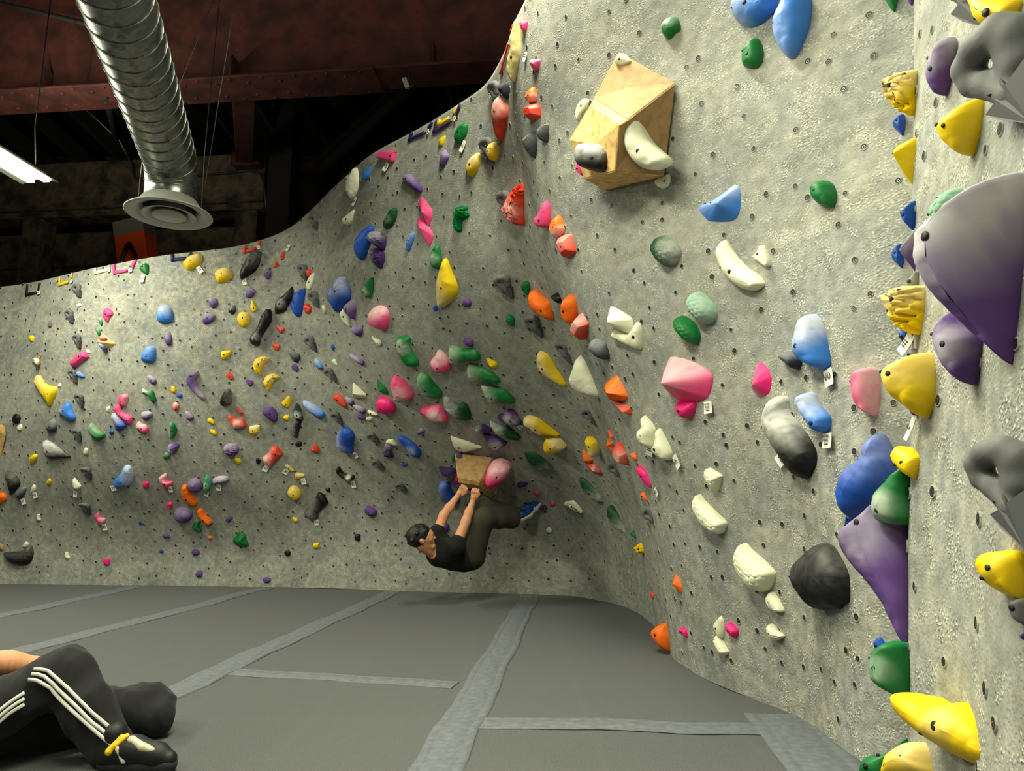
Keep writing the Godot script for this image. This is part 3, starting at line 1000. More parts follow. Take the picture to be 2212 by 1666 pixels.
var ring_jug_first: Node3D
func ring_jug(label: String, k: Array):
	if ring_jug_first == null:
		var t0 := Node3D.new()
		var skin := flat(Color(0.38, 0.385, 0.39), 0.7)
		var body := nets([[Vector3(-0.20, 0.70, 0.12), Vector3(-0.19, 0.82, 0.15), 0.10, 0.11], [Vector3(-0.19, 0.82, 0.15), Vector3(-0.04, 0.88, 0.16), 0.11, 0.11], [Vector3(-0.04, 0.88, 0.16), Vector3(0.14, 0.86, 0.12), 0.11, 0.12],
			[Vector3(0.14, 0.86, 0.12), Vector3(0.20, 0.76, 0.07), 0.12, 0.13], [Vector3(0.18, 0.78, 0.05), Vector3(0.16, 0.58, 0.03), 0.15, 0.14], [Vector3(0.10, 0.80, 0.02), Vector3(0.10, 0.52, 0.02), 0.12, 0.13],
			[Vector3(-0.20, 0.70, 0.12), Vector3(-0.10, 0.60, 0.09), 0.10, 0.10], [Vector3(-0.10, 0.60, 0.09), Vector3(0.06, 0.40, 0.05), 0.10, 0.11], [Vector3(0.06, 0.40, 0.04), Vector3(0.15, 0.26, 0.02), 0.11, 0.09]], 0.04, 0.024)
		put("ring_body", body, skin, t0)
		var st := begin(-1)
		var a := [Vector2(-0.13, 0.36), Vector2(0.02, 0.37), Vector2(-0.04, 0.56), Vector2(0.06, 0.60), Vector2(0.14, 0.40), Vector2(0.35, 0.46), Vector2(0.25, 0.0), Vector2(0.02, 0.20)]
		var zf := func(p: Vector2) -> float: return 0.17 - 0.10 * p.distance_to(Vector2(0.12, 0.34))
		var idx := Geometry2D.triangulate_polygon(PackedVector2Array(a))
		for i in range(0, idx.size(), 3):
			var tri3 := []
			for j in 3: tri3.append(Vector3(a[idx[i + j]].x, a[idx[i + j]].y, zf.call(a[idx[i + j]])))
			if (tri3[1] - tri3[0]).cross(tri3[2] - tri3[0]).z > 0.0: tri3.reverse()
			for p in tri3: st.add_vertex(p)
		for i in a.size():
			var p: Vector2 = a[i]
			var q: Vector2 = a[(i + 1) % a.size()]
			quad(st, Vector3(p.x, p.y, -0.25), Vector3(p.x, p.y, zf.call(p)), Vector3(q.x, q.y, zf.call(q)), Vector3(q.x, q.y, -0.25))
		put("arrow_base", finish(st), flat(Color(0.25, 0.255, 0.265), 0.7), t0)
		put("bolt", bolt_mesh, null, t0, Transform3D(Basis().scaled(Vector3(4.2, 4.2, 4.2)), Vector3(-0.005, 0.47, 0.165)))
		ring_jug_first = t0
	var t: Node3D = ring_jug_first.duplicate()
	t.name = numbered("ring_jug")
	add_child(t)
	tag(t, label, "ring jug", "grey ring jugs with arrow bases")
	t.transform = Transform3D(facing(k[3], k[4]).rotated(facing(k[3], k[4]).z, deg_to_rad(float(k[5]))).scaled_local(Vector3.ONE * (k[6] / 1000.0)), Vector3(k[0], k[1], k[2]) / 1000.0)

func ply_volume(label: String, called: String, at: Array, verts: String, faces: String):
	var t := thing(called, label, "volume", Vector3(at[0], at[1], at[2]) / 1000.0)
	var v := []
	var c := Vector3.ZERO
	for p in numbers(verts):
		v.append(Vector3(p[0], p[1], p[2]))
		c += v[-1]
	c /= v.size()
	for f in faces.split("|"):
		var w := f.split(" ")
		var pts := []
		var m := Vector3.ZERO
		for i in range(1, w.size()):
			pts.append(v[int(w[i])])
			m += pts[-1]
		m /= pts.size()
		var nrm := Vector3.ZERO
		for i in pts.size(): nrm += (pts[i] - m).cross(pts[(i + 1) % pts.size()] - m)
		nrm = nrm.normalized()
		if nrm.dot(m - c) < 0.0:
			nrm = -nrm
			pts.reverse()
		var st := begin(-1)
		var inner := []
		for p in pts: inner.append(p.lerp(m, 0.02) + nrm * 0.004)
		for i in pts.size():
			var j := (i + 1) % pts.size()
			for p in [m + nrm * 0.004, inner[j], inner[i]]: st.add_vertex(p)
			quad(st, pts[i], inner[i], inner[j], pts[j])
		put("painted_panel" if w[0] == "brown" else "bare_ply_panel", finish(st), mats[w[0]], t)

func tape_box(label: String, hue: String, strips: String):
	var t := thing("tape_box", label, "tape box", Vector3.ZERO, "tape boxes along the wall top")
	for s in strips.split("|"):
		var p := numbers(s)
		var st := begin(0)
		for i in range(0, p.size() - 2, 2):
			var q := []
			for j in [0, 1, 3, 2]: q.append(Vector3(p[i + j][0], p[i + j][1], p[i + j][2]))
			var nn: Vector3 = (q[1] - q[0]).cross(q[3] - q[0]).normalized()
			if nn.dot(EYE - q[0]) > 0.0: q.reverse()
			quad(st, q[0], q[1], q[2], q[3])
			var back := []
			for a in q: back.append(a - (EYE - q[0]).normalized() * 0.006)
			for j in 4: quad(st, q[j], back[j], back[(j + 1) % 4], q[(j + 1) % 4])
		var m := flat(HUES[hue], 0.6)
		put("tape_strip", finish(st), m, t)

func grade_tag(label: String, words: String, k: Array):
	var b := facing(k[3], k[4])
	b = b.rotated(b.z, deg_to_rad(float(k[5])))
	var w: float = k[6] / 1000.0
	var h: float = k[7] / 1000.0
	var t := thing("grade_tag", label, "grade tag", Vector3(k[0], k[1], k[2]) / 1000.0, "paper grade tags")
	t.basis = b
	var st := begin(0)
	for i in 6:                                            # a card that curls a little away from the wall
		var y0 := -h / 2.0 + h * i / 6.0
		var y1 := -h / 2.0 + h * (i + 1) / 6.0
		var z0 := 0.010 * pow(1.0 - (i) / 6.0, 2.0) * minf(1.0, h / 0.06)
		var z1 := 0.010 * pow(1.0 - (i + 1) / 6.0, 2.0) * minf(1.0, h / 0.06)
		quad(st, Vector3(-w / 2, y0, z0), Vector3(-w / 2, y1, z1), Vector3(w / 2, y1, z1), Vector3(w / 2, y0, z0))
		quad(st, Vector3(w / 2, y0, z0 - 0.0012), Vector3(w / 2, y1, z1 - 0.0012), Vector3(-w / 2, y1, z1 - 0.0012), Vector3(-w / 2, y0, z0 - 0.0012))
	put("paper_card", finish(st), mats.paper, t)
	if words.begins_with("II"):
		for i in words.length():
			put("printed_bar", box(Vector3(w * 0.62, h * 0.08, 0.001)), mats.ink, t, Transform3D(Basis(), Vector3(0, h * (0.22 - 0.2 * i), 0.006)))
		return
	var tm := TextMesh.new()
	tm.font = lettering
	tm.text = words
	tm.font_size = 32
	tm.depth = 0.0012
	tm.curve_step = 1.0
	var lines := words.split("\n")
	var widest := 1
	for l in lines: widest = maxi(widest, l.length())
	var unit := minf(w * 0.80 / (widest * 0.58), h * 0.82 / lines.size() / 1.15)
	tm.pixel_size = minf(unit, h * 0.55) / 32.0
	tm.line_spacing = 0.0
	put("printed_lettering", tm, mats.ink, t, Transform3D(Basis(), Vector3(0, h * 0.03, 0.0085 * minf(1.0, h / 0.06))))

func build_holds():
	hold_skin = flat(Color(1, 1, 1), 0.5)
	hold_skin.vertex_color_use_as_albedo = true
	hold_skin.metallic_specular = 0.4
	hold_matte = flat(Color(1, 1, 1), 0.85)
	hold_matte.vertex_color_use_as_albedo = true
	hold_matte.metallic_specular = 0.25
	mats.paper = flat(Color(0.90, 0.90, 0.86), 0.7)
	mats.ink = flat(Color(0.03, 0.03, 0.03), 0.6)
	var ply := tri(flat(Color(0.86, 0.72, 0.46), 0.7), 1.3)
	ply.albedo_texture = noise_tex(512, 0.02, [[0.2, Color(0.72, 0.66, 0.6)], [0.5, Color(0.95, 0.93, 0.9)], [0.8, Color(1, 1, 1)]], 71, 5)
	mats.ply = ply
	var br := tri(flat(Color(0.66, 0.53, 0.36), 0.8), 1.6)
	br.albedo_texture = noise_tex(512, 0.018, [[0.1, Color(0.78, 0.75, 0.72)], [0.5, Color(0.95, 0.93, 0.9)], [0.72, Color(1, 1, 1)], [0.9, Color(1.0, 1.0, 1.0)]], 73, 5)
	mats.brown = br
	bolt_mesh = socket(0.0095, true)
	screw_mesh = socket(0.0045, false)
	lettering = SystemFont.new()
	lettering.font_names = PackedStringArray(["Droid Sans"])
	hold("tiny white foothold below the topmost grey ring jug at far left", "cream", "d", "a2", [-4960, 3222, -7885, -171, -23, 20, 16, 10], "25,14 4,24 -20,24 -30,10 -32,-6 -17,-22 8,-23 26,-17 37,-3")
	hold("small pink lump at the bright top left, beside two green finger chips", "pink", "d", "-", [-4536, 3067, -7752, -167, -40, 48, 12, 31], "-65,51 -70,-16 -30,-62 12,-78 33,-24 71,2 60,41 -13,87")
	hold("upper of two dark green finger chips left of the pink lump", "green", "d", "t4", [-4634, 3008, -7786, -174, -45, 25, 12, 19], "10,35 -10,48 -28,45 -29,15 -17,-17 0,-47 21,-53 27,-28 25,2")
	hold("lower green finger chip touching the top of the small wood pyramid", "green", "d", "t3", [-4663, 2896, -7806, -173, -57, 26, 12, 18], "8,36 -14,47 -33,42 -34,12 -17,-19 4,-45 27,-52 33,-26 27,5")
	hold("tiny yellow triangular chip near the left edge above the cream-on-wood wedge", "yellow", "d", "-", [-5687, 2911, -8209, -154, -48, 28, 19, 13], "-38,4 -11,-38 27,-40 42,4 23,34 -43,35")
	hold("tiny grey leaf chip left of the second grey ring jug from the top", "charcoal", "d", "a3", [-5397, 3051, -8080, -162, -43, 24, 18, 15], "-34,-5 -17,-38 27,-34 25,40 -2,37")
	hold("rounded blue jug with a chalked top on the bright upper left wall", "sky", "d", "t5", [-3841, 3044, -7627, -23, -56, 69, 12, 41], "-77,44 -81,-3 -78,-73 -6,-108 87,-84 97,-23 79,52 30,103 -50,91")
	hold("small upright purple block right below the topmost blue jug", "purple", "d", "t3", [-3791, 2779, -7659, -11, -90, 39, 12, 29], "-35,31 -39,-34 -17,-73 30,-71 41,-34 30,31 11,77 -22,73")
	hold("second rounded blue jug below the topmost blue jug at left", "sky", "d", "t2", [-4021, 2610, -7705, -63, -107, 64, 12, 37], "-47,50 -78,-5 -90,-56 -41,-85 47,-96 84,-46 87,60 53,93 -16,86")
	hold("green half dome at the wall top right of the pink tape box", "green", "d", "-", [-4115, 3572, -7642, -93, 11, 42, 12, 26], "-65,4 -29,-37 32,-73 53,-47 45,42 11,69 -48,43")
	hold("flat pink chip screwed on the upper face of the small wood pyramid", "pink", "d", "-", [-4560, 2790, -7724, 85, -102, 20, 29, 16], "29,13 5,16 -19,16 -38,6 -33,-7 -18,-17 7,-18 27,-11 39,1")
	hold("blue chip on the underside of the small wood pyramid", "blue", "d", "t5", [-4574, 2709, -7751, 84, -104, 40, 33, 18], "-35,12 -4,-29 37,-39 44,-19 3,32 -45,44")
	hold("cream chip bolted to the small brown wood wedge at far left", "cream", "d", "-", [-5541, 2617, -8120, 123, -92, 30, 28, 16], "7,35 -14,42 -30,29 -27,0 -16,-25 4,-45 22,-36 29,-13 25,15")
	hold("long slanted pink bar on the left wall above a grey ring jug", "pink", "d", "-", [-4913, 2598, -7925, -189, -82, 61, 15, 36], "-20,47 -98,0 -123,-46 -101,-81 -50,-80 92,-8 130,13 113,67 57,87")
	hold("cream sliver chip at the upper end of the slanted pink bar", "cream", "d", "-", [-4801, 2679, -7876, -175, -78, 18, 12, 11], "-23,-5 7,-28 34,-18 8,17 -28,34")
	hold("small blue chip just right of the fourth grey ring jug", "sky", "d", "t3", [-4901, 2422, -7951, -189, -97, 28, 12, 17], "-47,-3 2,-31 59,-33 54,-8 -12,38 -57,36")
	hold("small purple chip above the two-pronged mint green hold", "purple", "d", "t4", [-3988, 2330, -7763, -56, -145, 32, 12, 20], "-36,-17 16,-51 46,-37 45,9 -16,52 -56,44")
	hold("big yellow boomerang hold near the left edge of the wall", "yellow", "d", "t3", [-5427, 2304, -8170, -170, -93, 70, 35, 66], "-169,80 -83,-44 23,-178 57,-207 168,-72 186,8 62,30 -28,72 -87,151 -129,159")
	hold("round cream chip at the upper right tip of the yellow boomerang", "cream", "d", "-", [-5217, 2325, -8088, -178, -97, 19, 15, 10], "26,15 8,26 -13,20 -28,9 -32,-7 -17,-20 4,-25 24,-17 28,-1")
	hold("small black knob near the left edge above a cream chip", "black", "d", "-", [-5897, 1977, -8415, -152, -131, 42, 15, 22], "-49,26 -59,-24 -21,-60 37,-52 62,2 49,48 -19,60")
	hold("cream button chip under the small black knob at far left", "cream", "d", "-", [-5853, 1876, -8428, -152, -146, 26, 14, 14], "36,26 13,38 -12,30 -34,14 -39,-12 -24,-32 1,-40 24,-24 35,-1")
	hold("blue three-cornered jug below the yellow boomerang", "sky", "d", "l5", [-5106, 2021, -8116, -180, -155, 70, 18, 41], "-46,57 -121,26 -132,-7 -65,-49 14,-104 83,-104 107,-61 75,28 63,96 22,117")
	hold("smooth grey egg-shaped knob below the blue three-cornered jug", "charcoal", "d", "t4", [-5360, 1870, -8257, -168, -165, 54, 20, 29], "-67,26 -87,-23 -46,-59 29,-67 71,-28 78,60 22,92")
	hold("green half-moon edge right of the grey egg-shaped knob", "green", "d", "t3", [-4751, 1784, -8099, -136, -229, 61, 12, 37], "-76,67 -83,7 -49,-59 12,-91 85,-72 122,-28 17,59 -27,117")
	hold("tiny blue foothold at the lower right tip of the green half-moon", "blue", "d", "-", [-4548, 1779, -8055, -118, -242, 21, 12, 11], "33,18 13,27 -12,26 -31,10 -32,-8 -24,-25 -1,-30 21,-17 34,-1")
	hold("pink block above the curved pink hold at left", "pink", "d", "r3", [-4346, 2127, -7874, -109, -181, 47, 12, 27], "-59,26 -72,-26 -31,-72 22,-72 52,-15 67,32 43,66 -21,63")
	hold("curved pink horn overlapping the long chalky blue hold", "pink", "d", "-", [-4366, 1977, -7934, -105, -215, 58, 12, 43], "-89,97 -103,54 -64,-15 9,-75 47,-128 89,-101 110,-39 66,-4 -3,22 -18,81 -45,108")
	hold("long chalky blue hold tucked under the curved pink horn", "blue", "d", "t6", [-4441, 1898, -7981, -112, -227, 61, 12, 40], "-56,91 -78,52 -55,3 -40,-101 0,-117 73,-79 109,-50 62,20 11,80 -27,102")
	hold("cream chip just left of the stacked pink holds", "cream", "d", "-", [-4550, 2032, -7952, -134, -192, 21, 12, 14], "28,25 12,35 -7,30 -23,14 -27,-12 -20,-31 -3,-38 15,-22 26,-1")
	hold("two-pronged mint and dark green hold with a long shadow", "green", "d", "l6", [-4026, 2170, -7814, -58, -181, 44, 12, 32], "-91,39 -22,0 2,-57 37,-90 67,-67 62,-1 43,51 -26,48 -72,77")
	hold("small yellow chip above a tiny blue foothold left of the purple boomerang", "yellow", "d", "-", [-3753, 2226, -7779, -11, -169, 23, 12, 15], "12,34 -10,40 -23,23 -29,1 -21,-24 -1,-36 19,-34 29,-14 24,11")
	hold("tiny blue foothold left of the tail of the purple boomerang", "blue", "d", "-", [-3687, 2159, -7800, -3, -185, 20, 12, 12], "30,10 15,26 -7,24 -25,16 -35,-1 -23,-18 -3,-26 18,-23 29,-8")
	hold("small red nub with a white chalked top", "red", "d", "t6", [-3738, 2047, -7841, -12, -211, 29, 12, 20], "-39,-19 -5,-53 26,-34 36,23 11,50 -29,33")
	hold("purple oval above the pink and white saddle at left", "purple", "d", "t5", [-4091, 1954, -7903, -62, -231, 40, 12, 23], "-62,-1 -47,-40 5,-56 61,-18 69,26 18,51 -44,38")
	hold("pink and white saddle hold below the purple oval", "pink", "d", "t6", [-4157, 1827, -7968, -68, -253, 45, 12, 27], "-55,51 -76,-4 -32,-39 16,-77 48,-65 71,-16 52,29 0,45 -24,75")
	hold("upright mint hold with a dark green right side", "green", "d", "l7", [-3812, 1787, -7958, -28, -261, 46, 12, 36], "-39,17 -47,-73 -26,-93 29,-54 57,16 36,81 -8,106")
	hold("purple fan-shaped hold touching a round green knob", "purple", "d", "l5", [-3835, 1601, -8057, -35, -294, 45, 12, 24], "-58,19 -67,-38 -35,-75 17,-59 68,3 77,50 28,50 -30,50")
	hold("round dark green knob under the purple fan-shaped hold", "green", "d", "t2", [-3928, 1518, -8112, -45, -310, 31, 12, 16], "39,31 17,46 -12,43 -35,16 -45,-17 -33,-45 -3,-43 25,-31 47,0")
	hold("black wedge with a grey ribbed upper face at left", "black", "d", "t8", [-5374, 1596, -8358, -157, -203, 60, 24, 58], "-129,67 -125,-35 -85,-100 39,-100 225,-85 168,-31 75,42 -53,121 -115,122")
	hold("cream chip between the black ribbed wedge and the big blue jug", "cream", "d", "-", [-4924, 1576, -8236, -135, -255, 25, 12, 16], "-43,-16 -15,-46 23,-17 33,34 2,45")
	hold("yellow pear-shaped chip left below the black ribbed wedge", "yellow", "d", "-", [-5698, 1516, -8499, -145, -200, 36, 16, 21], "-45,16 -59,-26 -41,-67 18,-32 63,14 57,50 6,46")
	hold("black half-disc hold near the left edge of the wall", "black", "d", "t2", [-6060, 1252, -8698, -116, -217, 74, 12, 51], "-69,79 -53,-2 -56,-131 -57,-179 87,-67 112,-14 80,72 8,120 -52,121")
	hold("grey drop-shaped hold touching the black half-disc", "charcoal", "d", "t4", [-5963, 1119, -8734, -114, -244, 48, 12, 28], "12,56 -69,12 -71,-43 -34,-98 68,1 95,72")
	hold("cream chip above the V4 tag at far left", "cream", "d", "-", [-5775, 1161, -8673, -122, -243, 29, 14, 16], "39,19 38,44 14,50 -16,24 -38,-5 -45,-35 -26,-46 3,-40 31,-11")
	hold("tiny yellow chip right of the black half-disc", "yellow", "d", "-", [-5529, 1246, -8569, -133, -244, 24, 14, 14], "-41,-17 -13,-44 32,-7 30,36 -8,31")
	hold("cream shark-fin chip with a tag below it at left", "cream", "d", "-", [-5148, 1210, -8488, -129, -286, 41, 13, 25], "-46,37 -53,-40 -11,-72 42,-46 54,-19 17,58 -4,82")
	hold("large chalky blue jug with the V5 tag at its lower left", "sky", "d", "r6", [-4502, 1292, -8319, -82, -326, 80, 12, 48], "49,141 -19,59 -131,-41 -160,-97 -136,-140 -24,-126 65,-98 129,24 133,124 95,155")
	hold("square hot pink chip right of the blue jug tagged V5", "hotpink", "d", "-", [-4260, 1194, -8354, -61, -348, 29, 12, 14], "-44,-11 -11,-40 27,-35 46,46 -18,40")
	hold("pink and white boomerang with a tag under its right tip", "pink", "d", "t6", [-4002, 1247, -8293, -51, -339, 55, 12, 33], "-48,61 -84,21 -55,-81 -23,-113 71,-47 74,-13 22,-2 33,83 10,91")
	hold("red orange round hold cut by the left edge of the view", "orange", "d", "-", [-6241, 1057, -8812, -87, -239, 49, 12, 23], "-62,29 -77,-75 -13,-75 57,-32 73,29 38,65 -15,59")
	hold("square hot pink chip above the lower purple ball", "hotpink", "d", "-", [-4033, 960, -8510, -53, -373, 27, 12, 13], "-36,-13 -6,-44 25,-26 39,42 -23,42")
	hold("large smooth purple ball between two red orange holds", "purple", "d", "t2", [-3892, 860, -8570, -55, -339, 90, 12, 40], "-108,30 -111,-49 -67,-102 -1,-115 73,-75 111,-16 106,36 68,88 0,114 -70,88")
	hold("cream bean chip low on the left wall", "cream", "d", "-", [-5788, 817, -8849, -97, -239, 23, 12, 14], "-36,-5 -14,-46 19,-32 13,1 27,43 -9,40")
	hold("small pink boomerang above the V6 tag", "pink", "d", "r4", [-4964, 803, -8720, -74, -300, 45, 12, 26], "-65,31 -48,-27 -26,-85 28,-67 62,-32 66,8 9,20 4,80 -31,72")
	hold("tiny blue button chip low on the left wall under the pink and white boomerang", "blue", "d", "-", [-4459, 752, -8694, -57, -313, 17, 12, 8], "24,17 11,25 -8,24 -21,9 -23,-8 -20,-24 -2,-27 14,-15 26,0")
	hold("small flat purple chip left below the purple ball", "purple", "d", "-", [-4167, 598, -8754, -56, -279, 26, 12, 17], "41,8 19,24 -11,33 -36,22 -46,3 -35,-19 -5,-28 24,-28 49,-15")
	hold("lowest tiny blue button chip on the left wall", "blue", "d", "-", [-4254, 412, -8846, -55, -189, 17, 12, 9], "21,16 7,25 -10,22 -22,8 -26,-9 -17,-24 1,-23 17,-16 28,0")
	hold("lone square hot pink chip near the foot of the left wall", "hotpink", "d", "-", [-4955, 281, -8941, -52, -93, 30, 12, 15], "38,30 27,42 0,40 -23,35 -37,28 -44,0 -37,-29 -24,-36 -1,-41 26,-41 35,-28 38,0")
	hold("big black crescent low at the far left", "black", "d", "t2", [-6076, 367, -9038, -55, -99, 95, 12, 63], "97,96 35,55 -44,33 -156,27 -226,17 -201,-20 -136,-92 -25,-133 76,-132 138,-80 164,14 153,97 125,117")
	hold("cream chip resting above the big black crescent", "cream", "d", "-", [-6013, 483, -9005, -62, -156, 24, 12, 13], "-30,5 -41,-22 5,-37 30,-10 34,27 2,37")
	hold("cream bean chip right of the big black crescent", "cream", "d", "-", [-5470, 353, -8978, -61, -117, 25, 12, 15], "-36,0 -21,-31 17,-44 33,-21 14,11 10,44 -18,41")
	hold("yellow jug at the wall top overlapping the blue tape box", "yellow", "d", "t3", [-3567, 3646, -7613, 22, 14, 66, 12, 41], "-106,-26 -83,-75 -30,-106 45,-63 90,-4 95,56 78,95 -14,84 -75,39")
	hold("yellow round jug left of the tall black hold at the wall top", "yellow", "d", "t3", [-3220, 3498, -7628, 23, 4, 65, 12, 39], "-100,19 -87,-39 -51,-99 31,-81 87,-37 98,12 67,66 10,89 -54,69")
	hold("tall black hold just under the red tape box", "black", "d", "t2", [-2926, 3614, -7636, 48, -1, 90, 12, 65], "-41,102 -81,3 -112,-76 -113,-135 -88,-183 -35,-142 17,-102 60,-61 93,8 106,97 110,151 65,174 20,163")
	hold("upper of two small red finger chips right of the tall black hold", "red", "d", "-", [-2578, 3723, -7639, -141, -35, 25, 12, 19], "23,26 12,52 -8,47 -20,20 -27,-12 -20,-43 -2,-48 16,-36 26,-6")
	hold("lower of two small red finger chips right of the tall black hold", "red", "d", "-", [-2657, 3626, -7656, -29, -29, 21, 12, 16], "-17,15 -28,-18 -10,-43 18,-19 26,24 11,41")
	hold("purple knob below the two small red finger chips", "purple", "d", "t2", [-2738, 3521, -7659, 51, -25, 35, 12, 24], "-46,-3 -16,-62 12,-64 37,-20 38,29 6,64 -30,56")
	hold("purple knob below the tall black hold's tag", "purple", "d", "t3", [-2919, 3299, -7645, 73, -35, 40, 12, 24], "-47,19 -44,-48 -14,-66 30,-50 59,4 54,32 -2,61 -37,48")
	hold("upper purple knob left of the small black nugget", "purple", "d", "t3", [-3319, 3180, -7631, 35, -39, 39, 12, 26], "-49,18 -34,-38 -1,-68 35,-56 55,-8 39,39 -7,66 -38,47")
	hold("small black nugget left of the round yellow jug", "black", "d", "t4", [-3108, 3105, -7648, 18, -50, 32, 12, 21], "-36,12 -42,-21 -6,-55 30,-44 42,13 27,55 -14,40")
	hold("small yellow claw right above the round yellow jug", "yellow", "d", "-", [-2879, 3136, -7663, 91, -50, 32, 12, 27], "-35,13 -27,-33 5,-58 31,-45 39,-12 5,53 -19,82")
	hold("lower purple kite-shaped knob left below the small black nugget", "purple", "d", "t3", [-3364, 3003, -7644, 35, -60, 45, 12, 27], "-55,12 -58,-44 -32,-71 39,-52 78,14 73,42 0,57 -45,41")
	hold("round yellow jug left of the long leaning black hold", "yellow", "d", "t2", [-2977, 3002, -7663, 52, -62, 54, 12, 35], "-75,4 -50,-61 5,-99 58,-59 68,7 50,63 -5,80 -50,65")
	hold("long leaning black bone-shaped hold on the upper left wall", "black", "d", "c4", [-2788, 2910, -7704, 105, -74, 90, 12, 78], "-10,133 -49,0 -117,-106 -119,-162 -78,-198 -16,-195 -1,-120 54,-14 104,73 104,167 86,213 41,210")
	hold("black curved hold touching the left side of the tall blue leaf", "black", "d", "c4", [-2532, 3203, -7675, -139, -67, 70, 12, 60], "3,85 -81,43 -113,-11 -122,-96 -99,-137 1,-109 28,-68 65,-14 112,30 113,114 93,163")
	hold("tall plain blue leaf between a black hold and a grey ring jug", "blue", "d", "-", [-2347, 3172, -7588, -336, -86, 70, 17, 63], "33,130 -53,98 -95,30 -110,-43 -76,-123 -32,-163 19,-138 80,-17 118,88 116,137")
	hold("small red chip right of the grey ring jug in the shaded upper left", "red", "d", "-", [-2208, 3449, -7417, -343, -96, 30, 24, 17], "-41,6 -29,-33 17,-43 42,-9 45,38 -34,41")
	hold("flat white leaf below the small red chip in the shade", "cream", "p", "-", [-2176, 3349, -7399, -346, -99, 20, 30, 37], "-10,55 -67,-8 -67,-63 -30,-88 33,-26 73,49 68,82")
	hold("red lump left of the arrow tip of a grey ring jug", "red", "d", "-", [-2217, 3073, -7497, -349, -115, 41, 24, 22], "-59,12 -41,-48 13,-53 61,-30 64,1 5,58 -44,60")
	hold("thin white chip left below the broad blue jug", "cream", "d", "-", [-1981, 2999, -7278, -366, -145, 24, 21, 20], "-27,-17 -7,-47 33,-9 23,19 -23,55")
	hold("broad blue jug with a chalky peak in the middle of the upper wall", "blue", "d", "t5", [-1739, 3091, -6968, -380, -145, 110, 59, 77], "-5,147 -50,94 -86,80 -162,60 -186,15 -165,-58 -100,-184 -58,-188 30,-134 132,-104 166,-69 175,-10 152,62 107,132 50,155")
	hold("purple shark-fin hold at the lower right of the broad blue jug", "purple", "d", "t3", [-1606, 2904, -6904, -392, -180, 70, 35, 43], "-13,73 -81,44 -99,6 -35,-73 0,-110 32,-78 73,-10 74,64 50,85")
	hold("white pointed hold partly under the purple shark-fin", "cream", "d", "-", [-1698, 2857, -7029, -386, -177, 40, 27, 41], "-54,58 -64,11 -51,-33 -3,-83 46,-112 80,8 34,64 10,88")
	hold("upper of two small red crescents right of the long leaning black hold", "red", "d", "t2", [-2586, 2909, -7725, -24, -96, 29, 12, 20], "-52,23 -14,-38 23,-56 52,-11 38,17 -9,22 -38,43")
	hold("lower of two small red crescents right of the long leaning black hold", "red", "d", "t2", [-2639, 2719, -7757, 57, -105, 30, 12, 23], "-47,32 -21,-33 21,-65 48,-22 42,15 -8,23 -35,51")
	hold("yellow guitar-pick chip left of the rough yellow crescents", "yellow", "d", "-", [-3172, 2606, -7711, 29, -98, 37, 12, 22], "-48,21 -48,-39 -23,-61 32,-29 61,17 58,50 -33,41")
	hold("upper rough yellow crescent on the left wall", "yellow", "n", "t2", [-2798, 2511, -7768, 121, -110, 60, 12, 43], "-28,73 -66,39 -84,-27 -63,-73 -12,-138 8,-79 41,-3 86,46 83,73 34,88")
	hold("dark grey claw hold right of the rough yellow crescents", "charcoal", "d", "t5", [-2425, 2622, -7761, -170, -151, 48, 12, 37], "-64,58 -52,-9 -17,-77 29,-96 74,-54 77,-7 26,19 -22,64 -50,102")
	hold("small purple knob below the dark grey claw", "purple", "d", "-", [-2418, 2474, -7804, -140, -170, 29, 12, 17], "-43,-1 -1,-43 31,-37 43,0 14,44 -44,37")
	hold("small blue claw resting on top of a grey ring jug", "sky", "d", "t5", [-2106, 2480, -7613, -358, -195, 38, 18, 25], "-46,48 -48,2 -13,-59 44,-56 63,-39 24,30 -24,74")
	hold("white wedge chip right of the small blue claw", "cream", "d", "-", [-1882, 2461, -7414, -370, -213, 22, 18, 14], "-40,7 17,-41 31,-29 16,30 -23,33")
	hold("tiny blue oval chip above the white wedge chip", "blue", "d", "-", [-1889, 2609, -7343, -372, -192, 21, 18, 13], "22,20 4,31 -18,28 -27,9 -27,-11 -15,-30 7,-30 24,-18 31,1")
	hold("purple knob left below the large pink ball", "purple", "d", "t3", [-1546, 2690, -6945, -395, -211, 46, 30, 24], "-82,21 -57,-21 -17,-55 37,-53 75,-21 88,25 15,51 -59,52")
	hold("slim purple finger hold sloping down in mid wall", "purple", "d", "t5", [-1578, 2434, -7141, -386, -250, 39, 23, 32], "-85,48 -32,-10 21,-56 58,-66 85,-54 87,-25 14,20 -60,66 -87,77")
	hold("small red triangle chip right of the purple boomerang", "red", "d", "-", [-3125, 2375, -7759, 27, -128, 26, 12, 19], "-38,22 -27,-19 13,-47 36,-33 37,-10 1,37 -22,50")
	hold("long purple boomerang with chalk inside its bend", "purple", "d", "r6", [-3494, 2282, -7765, 18, -151, 70, 12, 63], "-72,110 -106,54 -94,-11 -37,-85 34,-150 79,-174 94,-141 46,-66 16,-1 4,55 29,111 21,148 -11,152")
	hold("lower rough yellow crescent on the left wall", "yellow", "n", "t3", [-2693, 2332, -7831, 125, -140, 60, 12, 39], "-27,72 -71,37 -85,-24 -45,-84 -18,-118 8,-58 37,-1 86,34 89,57 26,85")
	hold("small purple chip with a long slanting shadow", "purple", "d", "-", [-2913, 2300, -7793, 88, -142, 25, 12, 14], "-37,4 -6,-33 17,-34 34,-4 29,29 -37,38")
	hold("black bell-shaped hold above the red boomerang", "black", "d", "r3", [-3172, 2141, -7820, 27, -177, 70, 12, 37], "-28,63 -63,-3 -74,-59 -48,-95 8,-78 52,-59 51,-21 54,55 42,97 6,99")
